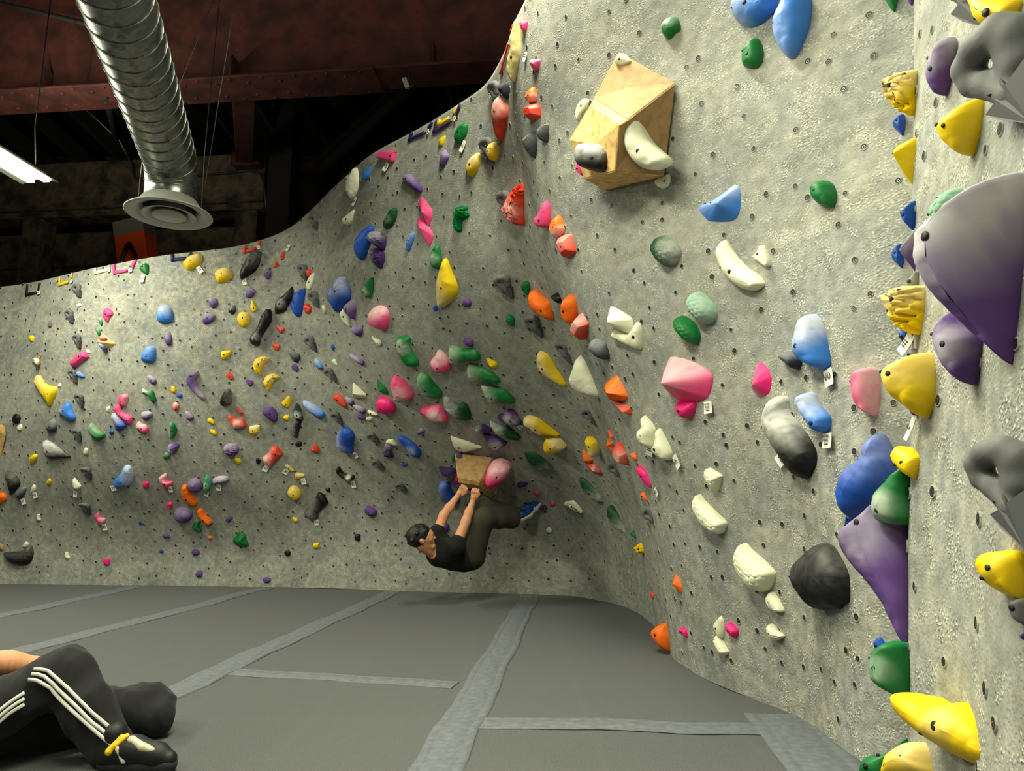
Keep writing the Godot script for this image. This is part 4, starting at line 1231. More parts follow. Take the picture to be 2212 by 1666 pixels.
	hold("small red star-like chip above the red boomerang", "red", "f", "-", [-3039, 1995, -7877, 28, -203, 23, 12, 20], "-41,25 -13,-9 10,-54 32,-27 43,-13 -7,25 -24,54")
	hold("red boomerang with a chalky middle", "red", "d", "c5", [-3077, 1884, -7918, 25, -221, 60, 12, 40], "-95,52 -52,-54 -35,-84 58,-73 101,-49 99,-15 65,38 -9,33 -52,72 -80,79")
	hold("yellow shark-tooth chip below the rough yellow crescents", "yellow", "d", "-", [-2534, 2108, -7929, 78, -193, 38, 12, 27], "-25,33 -62,-11 -26,-53 15,-69 38,-28 43,49 16,77")
	hold("smooth purple dome right of the red boomerang", "purple", "d", "-", [-2715, 1978, -7936, 140, -192, 80, 12, 33], "-83,43 -80,-5 -26,-56 29,-93 74,-77 83,-19 52,48 -2,84 -47,73")
	hold("small yellow chip between the purple dome and the tall grey and black pinch", "yellow", "d", "-", [-2553, 1936, -7989, 111, -203, 23, 12, 14], "-39,3 -30,-16 15,-34 33,-10 33,29 -12,28")
	hold("chalk-white upper half of a tall grey and black pinch pair", "charcoal", "d", "c9", [-2417, 2002, -7978, 2, -225, 60, 12, 36], "-40,57 -58,-22 -44,-71 45,-90 55,-81 38,18 18,86 -14,103")
	hold("black lower hold of the tall grey and black pinch pair", "black", "d", "l5", [-2452, 1824, -8049, 67, -219, 60, 12, 39], "-38,72 -57,3 -50,-76 -9,-105 24,-95 29,-45 54,34 60,103 -14,107")
	hold("long chalky blue edge sloping down left of a grey ring jug", "sky", "d", "t5", [-2214, 2025, -7925, -235, -262, 60, 12, 48], "-126,53 -78,-20 18,-90 82,-108 128,-71 128,-31 35,44 -63,104 -123,118")
	hold("red orange finger bar left of the white triangle", "red", "d", "-", [-1859, 2085, -7635, -353, -275, 50, 21, 30], "-75,63 -93,46 -46,-17 20,-77 66,-86 80,-48 43,43 6,77")
	hold("upper of two small yellow bean chips left of the red boomerang", "yellow", "d", "-", [-3364, 1887, -7907, 12, -229, 25, 12, 16], "37,-5 23,18 -1,35 -25,32 -40,18 -35,-8 -11,-25 14,-35 38,-29")
	hold("lower of two small yellow bean chips left of the red boomerang", "yellow", "d", "-", [-3351, 1769, -7960, 7, -247, 23, 12, 15], "38,-9 23,15 2,30 -23,37 -35,20 -30,-4 -14,-26 10,-34 29,-28")
	hold("dusty yellow cup-shaped hold below the red boomerang", "yellow", "d", "t5", [-2893, 1799, -7967, 81, -223, 41, 12, 24], "-58,9 -49,-49 -4,-60 42,-33 60,31 54,58 -46,44")
	hold("small purple drop left of the two yellow bean chips", "purple", "d", "t4", [-3599, 1941, -7882, -1, -229, 32, 12, 20], "-41,9 -30,-30 10,-49 45,-30 48,-6 2,48 -34,57")
	hold("wrinkled purple ball above a yellow chip", "purple", "n", "t3", [-3177, 1583, -8052, 8, -273, 80, 12, 34], "-84,17 -80,-34 -36,-65 19,-80 70,-44 91,7 72,58 8,81 -60,58")
	hold("yellow chip right under the wrinkled purple ball", "yellow", "d", "-", [-3119, 1462, -8118, 6, -290, 27, 12, 16], "39,2 26,27 1,37 -27,35 -41,12 -31,-14 -14,-35 14,-42 33,-23")
	hold("tiny black chip left of the red hourglass hold", "black", "d", "-", [-2892, 1454, -8130, 53, -277, 21, 12, 13], "-24,9 -13,-32 14,-34 32,15 -8,43")
	hold("red hourglass hold above the left V7 tag", "red", "d", "l6", [-2736, 1513, -8124, 113, -254, 80, 12, 46], "-19,83 -42,37 -97,-9 -102,-35 -79,-86 -20,-136 3,-116 58,-43 117,19 120,45 58,120 4,121")
	hold("small round black chip below the tall grey and black pinch pair", "black", "d", "-", [-2435, 1653, -8124, 80, -237, 25, 12, 16], "29,22 7,35 -18,28 -36,11 -41,-14 -19,-29 6,-30 31,-23 40,1")
	hold("small red horned chip left of the deep blue curved jug", "red", "d", "-", [-2254, 1604, -8153, -54, -270, 35, 12, 20], "-23,14 -56,4 -48,-27 -2,-51 44,-43 51,-7 30,45 3,66")
	hold("pale yellow sliver above a white striped tag", "yellow", "d", "t5", [-2555, 1381, -8225, 115, -249, 27, 12, 22], "-25,-20 26,-40 49,-24 25,1 -12,42 -62,41")
	hold("pale yellow drop chip above the small V tag in mid left", "yellow", "d", "t4", [-2461, 1297, -8282, 95, -244, 33, 12, 23], "-54,-9 -40,-43 6,-34 58,-8 63,18 7,38 -40,38")
	hold("round yellow ball hold low in the left middle", "yellow", "d", "t2", [-2528, 1110, -8365, 79, -277, 80, 12, 32], "-82,9 -67,-45 -2,-99 60,-66 73,-12 58,42 3,90 -44,79")
	hold("upper smooth purple ball beside the marbled mint hold", "purple", "d", "t2", [-3661, 1199, -8298, -39, -347, 80, 12, 33], "-76,50 -92,-18 -61,-76 3,-105 60,-76 91,-7 81,61 29,92 -34,79")
	hold("marbled mint and white hold between two purple holds", "mint", "d", "c6", [-3516, 1206, -8285, -33, -341, 60, 12, 38], "-15,75 -47,-4 -57,-95 -27,-118 18,-72 62,19 49,75 19,118")
	hold("long purple loaf right of the marbled mint hold", "purple", "d", "t6", [-3345, 1252, -8246, -23, -320, 51, 12, 35], "-104,-25 -72,-64 30,-42 84,-15 95,24 66,49 -12,49 -86,24")
	hold("upper red orange slab under the upper purple ball", "orange", "d", "-", [-3767, 1087, -8389, -46, -373, 70, 12, 45], "-59,105 -82,28 -80,-44 -35,-105 39,-156 76,-129 81,-93 48,15 30,99 11,140 -29,140")
	hold("lower red orange slab right of the large purple ball", "orange", "d", "-", [-3636, 837, -8560, -55, -321, 70, 12, 36], "-69,98 -73,29 -47,-41 4,-93 52,-108 78,-87 75,-52 21,29 -4,104 -36,121")
	hold("black bow-tie hold above the V4 tag in the lower middle", "black", "d", "l4", [-2275, 966, -8457, 10, -231, 70, 12, 59], "0,139 -23,76 -96,3 -160,-82 -116,-172 -8,-175 5,-114 58,-40 120,13 126,45 73,139 21,168")
	hold("tiny black triangle above the black bow-tie hold", "black", "f", "-", [-2143, 1141, -8374, -56, -258, 20, 12, 13], "-26,17 -39,-4 18,-36 32,-4 15,28")
	hold("black crescent with a white chalked hollow", "black", "d", "c8", [-1910, 1321, -8208, -255, -288, 60, 12, 39], "-97,63 -97,20 -44,-50 19,-89 77,-86 120,-48 119,-19 53,-17 -5,9 -41,44 -43,78 -62,94")
	hold("deep blue curved jug with a chalk line on its left rim", "blue", "d", "l5", [-1835, 1679, -7910, -327, -309, 100, 22, 57], "-69,116 -132,41 -164,-25 -140,-85 -86,-147 1,-163 31,-144 65,-70 111,-6 149,49 134,120 82,160 18,156")
	hold("small green crescent below the large purple ball", "green", "d", "-", [-3745, 714, -8646, -60, -304, 42, 12, 24], "-44,39 -75,-7 -47,-47 16,-72 38,-53 26,-1 48,63 38,78")
	hold("tiny orange chip low on the left wall below the red orange slabs", "orange", "d", "-", [-3619, 580, -8706, -63, -265, 18, 12, 10], "29,2 20,19 2,23 -17,23 -29,8 -23,-10 -11,-23 8,-26 22,-15")
	hold("small purple chip right of the lower red orange slab", "purple", "d", "-", [-3340, 805, -8551, -53, -305, 26, 12, 15], "-47,-19 -8,-42 42,4 39,38 -26,21")
	hold("larger green three-pointed hold low on the left wall", "green", "k", "-", [-3224, 552, -8675, -64, -243, 80, 12, 37], "-38,80 -99,25 -116,-19 -81,-68 30,-100 86,-78 89,-56 63,15 66,75 0,124")
	hold("small yellow chip left of the black bow-tie hold", "yellow", "d", "-", [-2553, 794, -8519, 14, -233, 23, 12, 13], "35,-10 26,16 4,29 -17,35 -34,23 -30,-3 -16,-26 7,-37 24,-28")
	hold("small black chip near the floor in the left middle", "black", "d", "-", [-2666, 400, -8666, -59, -127, 26, 12, 13], "13,37 -12,33 -33,22 -41,-5 -22,-27 1,-38 25,-32 36,-8 34,19")
	hold("small square yellow chip near the floor below the black bow-tie", "yellow", "d", "-", [-2317, 492, -8612, -55, -127, 27, 12, 14], "40,25 28,35 1,33 -22,29 -35,23 -40,0 -36,-23 -27,-33 -1,-37 24,-32 31,-20 37,0")
	hold("small square black chip left below the climber's purple ball", "black", "d", "-", [-1803, 592, -8490, -194, -119, 30, 12, 15], "38,26 31,38 3,40 -23,35 -37,26 -42,-1 -36,-24 -27,-34 -4,-42 26,-40 34,-25 36,0")
	hold("small purple chip second from the bottom in the left middle", "purple", "d", "-", [-3821, 401, -8804, -65, -174, 30, 12, 16], "50,11 24,31 -9,40 -38,28 -47,4 -41,-25 -9,-39 22,-32 48,-17")
	hold("round purple chip just above the mat at left", "purple", "d", "-", [-3772, 144, -8843, -67, -57, 30, 12, 16], "36,28 8,46 -23,34 -41,13 -47,-16 -23,-37 9,-41 38,-27 43,0")
	hold("purple chip closest to the mat, near the middle of the left wall", "purple", "d", "-", [-2917, 84, -8738, -79, -46, 29, 12, 18], "39,23 7,31 -27,31 -53,13 -44,-12 -24,-30 10,-36 39,-22 52,1")
	hold("pink rectangular block near the top of the shaded band", "pink", "p", "-", [-1129, 4095, -6032, -388, -88, 40, 21, 39], "-119,26 -130,15 25,-64 77,-81 113,-9 116,3 -14,51 -68,60")
	hold("small blue leaf left below the pink rectangular block", "sky", "d", "-", [-1362, 4039, -6275, -387, -115, 37, 29, 30], "-28,41 -56,11 -49,-46 -27,-54 26,-32 66,32 68,49")
	hold("glossy cream double leaf near the wall top edge", "cream", "d", "c3", [-1546, 4044, -6500, -381, -124, 50, 62, 68], "-7,90 -66,100 -94,62 -112,-26 -77,-102 -58,-130 -13,-132 21,-115 66,-88 106,-14 100,79 81,130 54,146")
	hold("cream petal below the glossy cream double leaf", "cream", "d", "-", [-1606, 3748, -6641, -379, -121, 40, 52, 35], "-38,36 -98,17 -91,-25 -45,-53 4,-58 62,-23 101,34 106,72")
	hold("purple bean in the shaded band near the top", "purple", "d", "t2", [-866, 3756, -5877, -410, -99, 50, 12, 41], "-99,94 -111,64 -93,22 -45,-16 10,-63 56,-103 90,-107 108,-79 100,-47 46,-1 18,43 -19,90 -61,103")
	hold("purple shield-shaped chip left of the yellow pair at the top", "purple", "d", "t3", [-568, 3825, -5573, -441, -99, 41, 14, 38], "-6,67 -34,30 -55,-14 -41,-57 -8,-65 42,-30 68,1 33,68")
	hold("small yellow finger chip below the purple and yellow tape boxes", "yellow", "d", "-", [-586, 3980, -5558, -434, -95, 25, 14, 23], "-21,26 -38,-8 -27,-32 3,-37 43,15 40,36")
	hold("green lobed hold right of the purple and yellow tape boxes", "green", "d", "-", [-399, 3958, -5369, -450, -96, 50, 14, 44], "-23,61 -60,36 -86,-6 -89,-56 -31,-81 6,-62 38,-41 66,-1 76,37 63,55 39,59")
	hold("dark green leaf left of the crossed pink bars", "dkgreen", "d", "c2", [-1099, 3533, -6127, -403, -115, 60, 12, 46], "21,73 -21,47 -71,4 -92,-52 -83,-78 -36,-79 34,-54 80,2 94,59 73,78")
	hold("upper of two crossed pink bars", "pink", "k", "-", [-753, 3493, -5849, -430, -127, 60, 12, 62], "-61,101 -81,71 -56,4 -18,-107 9,-144 66,-89 81,-40 75,-9 9,92 -25,120")
	hold("lower of two crossed pink bars", "pink", "k", "-", [-760, 3329, -5908, -422, -146, 60, 12, 62], "-77,42 -22,-55 11,-135 26,-141 85,-82 86,-47 29,73 -3,120 -45,129 -90,96")
	hold("large dark blue leaf behind two purple rocks", "blue", "d", "-", [-1391, 3436, -6430, -397, -131, 80, 50, 76], "68,118 -17,95 -97,50 -132,-1 -133,-59 -105,-156 -82,-167 -6,-120 84,-26 140,50 151,98 127,118")
	hold("upper purple rock with black cracks", "dkpurple", "n", "t4", [-1233, 3390, -6283, -406, -126, 80, 24, 43], "-83,74 -121,45 -109,4 -26,-66 32,-111 63,-100 96,-39 102,9 71,23 14,71 -40,91")
	hold("lower purple rock with black cracks", "dkpurple", "n", "l4", [-1254, 3240, -6349, -411, -145, 70, 22, 45], "-72,87 -81,44 -67,-23 -22,-77 19,-110 48,-93 92,-40 104,26 22,83 -43,102")
	hold("slim blue leaf left of the lower crossed pink bar", "sky", "d", "t2", [-902, 3277, -6044, -382, -152, 38, 12, 41], "-21,44 -53,-15 -53,-69 -37,-76 2,-39 50,22 65,60 46,74")
	hold("marbled green egg touching the big yellow leaf", "green", "d", "c4", [-650, 3088, -5910, -431, -210, 60, 12, 54], "-15,74 -56,37 -73,-19 -66,-80 -30,-102 22,-83 51,-36 63,26 63,82 40,101")
	hold("marbled green chip above the large pink ball", "green", "d", "c4", [-1365, 3020, -6558, -410, -187, 60, 29, 45], "13,57 -34,40 -83,11 -89,-40 -60,-89 -23,-99 38,-46 80,17 88,67 69,83")
	hold("big yellow leaf with a chalky left side", "yellow", "d", "l6", [-565, 2866, -5968, -431, -268, 90, 12, 108], "-6,146 -83,60 -140,-26 -180,-155 -171,-191 -13,-157 79,-109 114,-50 121,-4 108,95 98,181 74,211")
	hold("tiny blue chip left below the big yellow leaf", "blue", "d", "-", [-686, 2707, -6186, -376, -301, 19, 12, 13], "-27,7 -16,-27 4,-28 28,-3 20,26 -9,26")
	hold("large pink ball with a chalk-white top", "pink", "d", "t7", [-1262, 2743, -6602, -416, -237, 100, 25, 52], "-98,70 -150,5 -128,-59 -51,-116 42,-135 114,-49 136,13 116,69 51,101 -32,100")
	hold("green bean with chalk in its hollow", "green", "d", "c6", [-990, 2413, -6619, -345, -347, 80, 12, 67], "-62,139 -92,94 -109,12 -96,-83 -67,-147 9,-169 55,-159 75,-112 57,-53 48,-2 69,58 88,121 55,149 -29,152")
	hold("pale ribbed chip below the large pink ball", "cream", "d", "-", [-1316, 2542, -6796, -406, -262, 31, 19, 22], "-36,7 -9,-42 23,-49 54,-27 47,8 -20,39 -60,63")
	hold("chalky pale pink lump left of the green saddle", "pink", "d", "t7", [-667, 2295, -6526, -314, -407, 90, 12, 47], "-35,61 -89,31 -113,-3 -107,-55 -71,-113 0,-113 66,-105 105,-29 102,22 77,83 45,112 19,109")
	hold("small jagged green chip left of the deep pink lump", "green", "k", "-", [-1311, 2130, -7140, -371, -341, 51, 18, 33], "-69,28 -66,-26 -18,-63 15,-58 57,-74 65,-40 55,30 -7,94 -33,108")
	hold("deep pink lump with a white chalk streak", "pink", "d", "c5", [-1089, 2108, -6978, -364, -388, 100, 14, 54], "-83,96 -123,22 -133,-64 -63,-136 21,-136 87,-112 112,-67 108,11 73,92 22,145 -21,150")
	hold("long green loaf right of the deep pink lump", "green", "d", "l4", [-800, 2101, -6804, -288, -427, 80, 12, 54], "-105,79 -118,-7 -96,-81 -7,-129 67,-140 107,-99 111,-60 78,21 44,118 -15,159 -65,138")
	hold("plain hot pink lump below the deep pink lump", "hotpink", "d", "-", [-1293, 1979, -7266, -357, -354, 90, 21, 41], "-128,6 -124,-59 -65,-93 67,-91 115,-48 125,6 80,80 -12,105 -58,94")
	hold("white triangular hold right of the red orange finger bar", "cream", "k", "-", [-1609, 2132, -7395, -361, -307, 70, 18, 32], "-111,-18 -112,-49 34,-67 91,-57 107,-36 53,27 -14,96 -47,103")
	hold("cream chip half hidden under the deep pink lump", "cream", "d", "-", [-1168, 2022, -7126, -359, -375, 20, 14, 15], "-35,11 -30,-5 19,-26 50,-13 -4,32")
	hold("pink eye-shaped hold with a chalked round middle", "pink", "d", "c8", [-771, 1875, -7028, -265, -436, 90, 12, 60], "-146,45 -108,-12 -83,-65 -21,-107 105,-115 129,-71 127,4 103,76 46,89 -37,79 -117,77")
	hold("upper purple claw under the white triangular hold", "purple", "d", "t5", [-1739, 2066, -7548, -355, -291, 34, 16, 22], "-44,26 -23,-39 8,-61 53,-34 53,9 -6,38 -42,61")
	hold("lower purple claw under the white triangular hold", "purple", "d", "t6", [-1625, 1977, -7528, -349, -318, 40, 14, 28], "-79,40 -37,-8 2,-51 47,-63 81,-26 72,7 -11,42 -74,59")
	hold("small purple bean below the two purple claws", "purple", "d", "-", [-1616, 1893, -7587, -346, -319, 26, 13, 16], "-55,-2 -29,-20 33,-29 55,-6 26,28 -30,28")
	hold("thin cream sliver right of the purple claws", "cream", "d", "-", [-1480, 1926, -7463, -351, -332, 26, 14, 23], "-52,16 -30,-9 27,-34 84,-31 7,23 -37,35")
	hold("cream nub below the thin cream sliver", "cream", "d", "-", [-1520, 1873, -7536, -345, -334, 23, 13, 13], "-47,1 -11,-26 25,-25 46,2 18,28 -32,20")
	hold("small purple saddle below the hot pink lump, left of a cream plate", "purple", "d", "t3", [-938, 1714, -7293, -299, -439, 29, 12, 17], "-23,21 -55,-17 -50,-42 18,-26 52,-2 50,29 8,39")
	hold("knobbly dark purple rock under a cream wedge", "dkpurple", "n", "t3", [-1324, 1550, -7696, -303, -383, 60, 12, 30], "-62,29 -88,-53 -13,-92 29,-81 26,-10 65,40 52,80 -9,87")
	hold("cream wedge on top of the knobbly dark purple rock", "cream", "d", "-", [-1288, 1628, -7600, -312, -387, 34, 13, 24], "-72,0 -5,-34 61,-47 47,15 24,42 -55,25")
	hold("long blue club-shaped hold left of the wood volume in the cave", "blue", "d", "c4", [-1081, 1589, -7512, -298, -416, 70, 14, 49], "-87,123 -91,97 -61,-2 -30,-103 14,-159 71,-152 104,-100 99,-20 51,62 -9,118 -63,135")
	hold("tiny blue chip below the long blue club-shaped hold", "blue", "d", "-", [-1158, 1398, -7743, -272, -383, 20, 12, 12], "32,13 16,23 -10,20 -32,9 -39,-7 -24,-17 -3,-22 24,-17 35,-1")
	hold("purple potato-shaped hold left of the climber's head", "purple", "d", "-", [-1619, 894, -8313, -254, -224, 60, 12, 26], "-81,28 -67,-21 -20,-62 28,-58 73,-29 82,12 20,61 -35,69")
	hold("purple ball behind the climber's raised arms", "purple", "d", "-", [-766, 716, -8104, -150, -239, 80, 12, 26], "-69,6 -70,-36 -20,-67 39,-58 71,-2 66,43 25,72 -41,42")
	hold("big blue rounded hold beside the climber's left forearm", "blue", "d", "l2", [-678, 1099, -7818, -187, -412, 90, 12, 47], "-96,102 -117,28 -101,-57 -41,-133 37,-144 89,-133 103,-80 75,-69 42,37 41,132 15,163 -50,154")
	hold("dark purple winged hold left of the wood volume in the cave", "dkpurple", "d", "b5", [-675, 1301, -7616, -201, -441, 70, 12, 37], "-70,29 -73,-35 -59,-130 -5,-101 56,-48 86,-6 98,47 65,69 -18,81 -81,93")
	hold("purple knob between the winged purple hold and the climber's hand", "purple", "d", "-", [-584, 1193, -7696, -176, -440, 40, 12, 23], "-20,-49 23,-49 52,-6 9,-5 -6,70 -58,39")
	hold("small pink chip peeking out left of the cave wood volume", "pink", "d", "-", [-590, 1236, -7654, -181, -444, 30, 12, 16], "-27,5 -16,-33 5,-50 25,20 14,58")
	hold("chalky lilac rail under the wood volume behind the climber's hands", "purple", "d", "c7", [-380, 1098, -7505, -42, -211, 50, 32, 36], "-79,-18 -24,-43 64,-26 88,7 58,32 -21,32 -85,16")
	hold("cream triangular plate above the wood volume in the cave", "cream", "d", "t3", [-485, 1566, -7259, -212, -478, 50, 12, 67], "-114,-19 -100,-67 -41,-96 42,-72 181,-40 172,-17 48,58 -80,122 -109,130")
	hold("small purple pocket chip on the upper left corner of the cave wood volume", "purple", "d", "-", [-538, 1454, -7315, -47, -238, 45, 28, 16], "-27,-15 3,-41 28,-26 29,10 3,39 -35,32")
	hold("green chip peeking out left of the cave wood volume", "green", "d", "-", [-603, 1447, -7438, -202, -455, 30, 12, 14], "-27,-16 -12,-40 14,-32 25,15 18,52 -19,21")
	hold("big hot pink jug on the right side of the cave wood volume", "hotpink", "d", "t6", [-153, 1269, -7141, -62, -220, 140, 88, 57], "-44,108 -87,52 -122,-39 -128,-88 -103,-131 -62,-142 -1,-124 83,-68 133,9 145,65 123,100 58,130 4,129")
	hold("dark purple horned hold above the green and white edge", "dkpurple", "d", "c5", [-23, 1787, -6705, -342, -477, 70, 20, 53], "-35,44 -89,45 -128,23 -113,-17 -70,-56 -1,-102 78,-99 108,-67 110,43 94,86 47,99")
	hold("small dark purple twist left of the green and white edge", "dkpurple", "d", "l6", [-281, 1707, -6991, -286, -488, 50, 13, 36], "-89,3 -81,-32 -6,-21 57,-51 86,-36 83,-9 40,49 -14,66 -77,30")
	hold("dark purple kite hold with chalk patches above the cave wood volume", "dkpurple", "d", "c5", [-168, 1591, -7082, -276, -487, 70, 16, 53], "-84,37 -89,-47 -57,-100 -23,-112 80,-65 131,-27 109,7 46,75 -32,107 -82,124")
	hold("dark green edge with a chalk-white left half", "dkgreen", "d", "l7", [-72, 1683, -6895, -306, -485, 70, 17, 67], "-111,60 -95,-22 -36,-62 40,-113 127,-123 136,-83 101,-9 55,56 -33,63 -76,102 -109,131")
	hold("long yellow tongue with a chalk patch in the cave roof", "yellow", "d", "l6", [263, 1696, -6606, -368, -467, 80, 23, 79], "-144,88 -154,47 -98,-26 -41,-94 84,-117 150,-135 166,-116 119,-45 66,43 22,105 -54,133 -116,118")
	hold("bright yellow nose hold under the long yellow tongue", "yellow", "d", "r5", [409, 1530, -6722, -394, -437, 100, 37, 50], "-118,25 -136,-33 -119,-84 -66,-104 65,-63 121,-34 126,-1 102,73 58,108 -33,113")
	hold("first of three dark green leaves, nearest the bright yellow nose", "dkgreen", "d", "b3", [279, 1382, -7092, -334, -455, 50, 25, 64], "-122,78 -120,-22 -59,-97 -18,-113 39,-106 126,-82 134,-64 94,22 49,96 -9,139 -114,149")
	hold("middle of three dark green leaves down the cave's right side", "dkgreen", "d", "b5", [757, 1104, -6856, -504, -282, 50, 54, 55], "-97,111 -101,39 -85,-40 -38,-91 38,-117 124,-131 139,-86 103,-15 33,57 -38,131 -78,140")
	hold("lowest of three dark green leaves down the cave's right side", "dkgreen", "d", "b6", [955, 824, -6560, -564, -140, 50, 73, 61], "-93,89 -103,27 -85,-35 -25,-77 48,-100 111,-126 121,-92 92,-13 36,65 -30,130 -74,133")
	hold("small green chip under the lowest dark green leaf", "green", "d", "-", [1025, 715, -6076, -584, -92, 30, 34, 17], "-29,-4 -3,-23 34,-33 28,6 1,33 -31,21")
	hold("knobbly yellow chip low where the cave meets the right wall", "yellow", "n", "-", [1044, 616, -5853, -592, -70, 50, 57, 26], "-52,16 -60,-11 -37,-37 10,-45 48,-30 57,-6 48,31 19,49 -33,33")
	hold("dark purple pocket hold right of the cave wood volume", "dkpurple", "d", "-", [111, 1178, -7471, -238, -476, 30, 13, 24], "-59,-41 12,-34 56,0 53,25 5,41 -66,8")
	hold("upper tiny pink chip above the climber's foot", "hotpink", "d", "-", [258, 1088, -7514, -253, -467, 20, 12, 14], "-18,-11 6,-31 33,-6 8,24 -30,24")
	hold("lower tiny pink chip right of the climber's foot", "hotpink", "d", "-", [422, 977, -7553, -316, -430, 20, 12, 13], "-31,-14 13,-24 34,0 15,24 -32,14")
	hold("long cream wing-shaped hold right of the climber's feet", "cream", "n", "-", [632, 952, -7372, -448, -332, 40, 30, 42], "-98,8 -26,-28 40,-77 85,-84 99,-44 51,60 22,72 -57,57 -116,37")
	hold("dark purple foothold under the climber's shoe toe", "dkpurple", "d", "-", [324, 945, -7636, -242, -408, 40, 12, 18], "-45,-4 -28,-25 38,-23 52,0 17,28 -34,23")
	hold("cream ring-like chip below the climber's feet", "cream", "d", "-", [400, 699, -7792, -224, -295, 30, 12, 14], "32,9 22,29 -3,37 -24,22 -35,2 -32,-21 -10,-33 16,-31 34,-14")
	hold("yellow jug with a white chalked lower end", "yellow", "d", "b6", [713, 1460, -6142, -544, -249, 80, 68, 44], "-57,62 -67,7 -70,-69 -40,-96 5,-92 58,-52 88,1 86,57 42,88 -46,93")
	hold("orange tip hold above a red block in the cave's right side", "orange", "k", "-", [684, 1395, -6495, -516, -292, 50, 40, 30], "-47,35 -57,-27 -46,-72 52,-50 75,-31 51,15 -2,62 -26,67")
	hold("chalky red block below the orange tip hold", "red", "k", "c5", [764, 1283, -6447, -533, -254, 50, 58, 39], "-88,-11 -53,-49 88,-54 95,-38 65,15 31,52 -32,49 -105,36")
	hold("thin red diamond chip above the faceted red slab", "red", "k", "-", [748, 1473, -5297, -575, -193, 30, 41, 25], "-42,28 -18,-16 22,-48 38,-36 38,-10 -4,35 -34,46")
	hold("orange cone left of the faceted red slab", "orange", "k", "b4", [776, 1415, -5546, -569, -204, 60, 53, 34], "-38,21 -45,-22 -28,-57 8,-73 40,-7 66,27 20,55 -23,56")
	hold("large faceted red slab beside the white pair", "red", "f", "c4", [766, 1317, -4922, -582, -171, 80, 69, 52], "-62,49 -74,26 -64,-14 -6,-84 36,-93 72,-22 78,1 27,57 -6,81")
	hold("small orange chip right of the large faceted red slab", "orange", "d", "-", [795, 1269, -4626, -591, -162, 20, 28, 18], "-29,7 -15,-12 10,-31 28,-19 24,6 5,25 -23,23")
	hold("flat hot pink leaf with pale edges", "hotpink", "d", "-", [844, 1137, -4539, -597, -141, 30, 40, 47], "-59,50 -47,6 -7,-47 41,-76 52,-57 50,-27 30,25 -10,59 -49,68")
	hold("small orange chip below the flat hot pink leaf", "orange", "d", "-", [867, 1014, -4706, -595, -123, 20, 30, 20], "-16,-11 18,-31 28,-20 12,16 -11,29 -31,16")
	hold("left one of a pair of big white petals", "cream", "d", "-", [826, 1392, -4262, -611, -149, 80, 38, 67], "-36,30 -63,16 -83,-20 -59,-60 3,-95 44,-92 68,-29 74,11 55,50 8,92 -11,98")
	hold("right one of a pair of big white petals", "cream", "d", "-", [885, 1292, -4161, -619, -136, 70, 33, 68], "-26,54 -50,0 -66,-3 -76,-14 -65,-35 -19,-62 33,-81 63,-71 76,-41 70,-5 47,48 17,101 -4,109")
	hold("red wedge slab under the orange peak", "red", "k", "t4", [709, 1574, -4475, -594, -184, 60, 55, 49], "-62,7 0,-36 65,-68 85,-20 69,3 3,16 -55,37 -106,62")
	hold("orange peak right of the big white shield", "orange", "k", "-", [668, 1683, -4468, -592, -193, 100, 63, 57], "-68,62 -109,37 -118,-15 -94,-59 2,-75 105,-76 116,-50 83,18 53,74 30,84")
	hold("big white shield-shaped hold right of the cream and yellow horn", "cream", "d", "-", [560, 1888, -5121, -570, -229, 110, 145, 93], "-68,113 -144,53 -186,5 -171,-64 -106,-110 -2,-150 75,-174 114,-148 127,-79 134,8 114,82 90,139 39,162 -16,162")
	hold("cream and yellow horn with a chalk-pale upper part", "yellow", "d", "l8", [342, 2109, -5948, -508, -373, 80, 29, 74], "-91,123 -127,28 -106,-29 -42,-101 32,-167 63,-182 88,-162 83,-101 60,2 56,96 39,145 -9,173 -47,175")
	hold("green saddle at the top of the green cascade", "green", "d", "l4", [-438, 2312, -6348, -389, -413, 90, 12, 66], "-131,55 -166,-21 -162,-73 -122,-94 -59,-78 36,-62 130,-76 174,-58 187,4 152,49 93,63 29,69 -60,113 -102,110")
	hold("second green edge of the cascade, chalky at its left", "green", "d", "l6", [-278, 2153, -6411, -393, -451, 80, 12, 70], "-131,60 -153,-7 -123,-66 -43,-85 105,-123 159,-113 169,-84 141,-11 57,62 -24,117 -62,134 -94,116")
	hold("third green edge of the cascade with a yellow chip behind it", "green", "d", "l7", [-133, 1984, -6519, -377, -466, 80, 15, 72], "-111,88 -121,25 -128,-57 -98,-101 20,-107 127,-127 149,-98 151,-41 106,44 35,85 -31,134 -99,155")
	hold("yellow chip half hidden behind the third green edge", "yellow", "d", "-", [-246, 1990, -6601, -366, -466, 30, 12, 14], "-18,5 -11,-33 6,-39 22,24 1,43")
	hold("small yellow wedge right of the green cascade", "yellow", "k", "-", [-181, 2211, -6254, -410, -446, 40, 12, 24], "-50,23 -33,-40 -2,-56 38,-43 59,2 16,50 -27,64")
	hold("small purple cap above the green saddle", "purple", "d", "-", [-384, 2400, -6205, -414, -388, 40, 12, 22], "-54,22 -41,-11 -18,-43 20,-49 47,-19 52,17 25,41 -29,42")
	hold("small green nut-shaped chip left of a grey ring jug", "green", "d", "-", [-9, 2497, -5816, -274, -375, 40, 12, 25], "-32,28 -44,2 -25,-29 6,-52 25,-48 40,6 28,38 2,54")
	hold("dark green cradle with white chalk right of the pink eye hold", "dkgreen", "d", "l7", [-519, 1897, -6883, -265, -452, 80, 12, 61], "-146,19 -110,-59 -54,-116 27,-151 73,-142 105,-86 114,-1 106,45 75,71 24,46 -31,91 -63,139 -119,144")
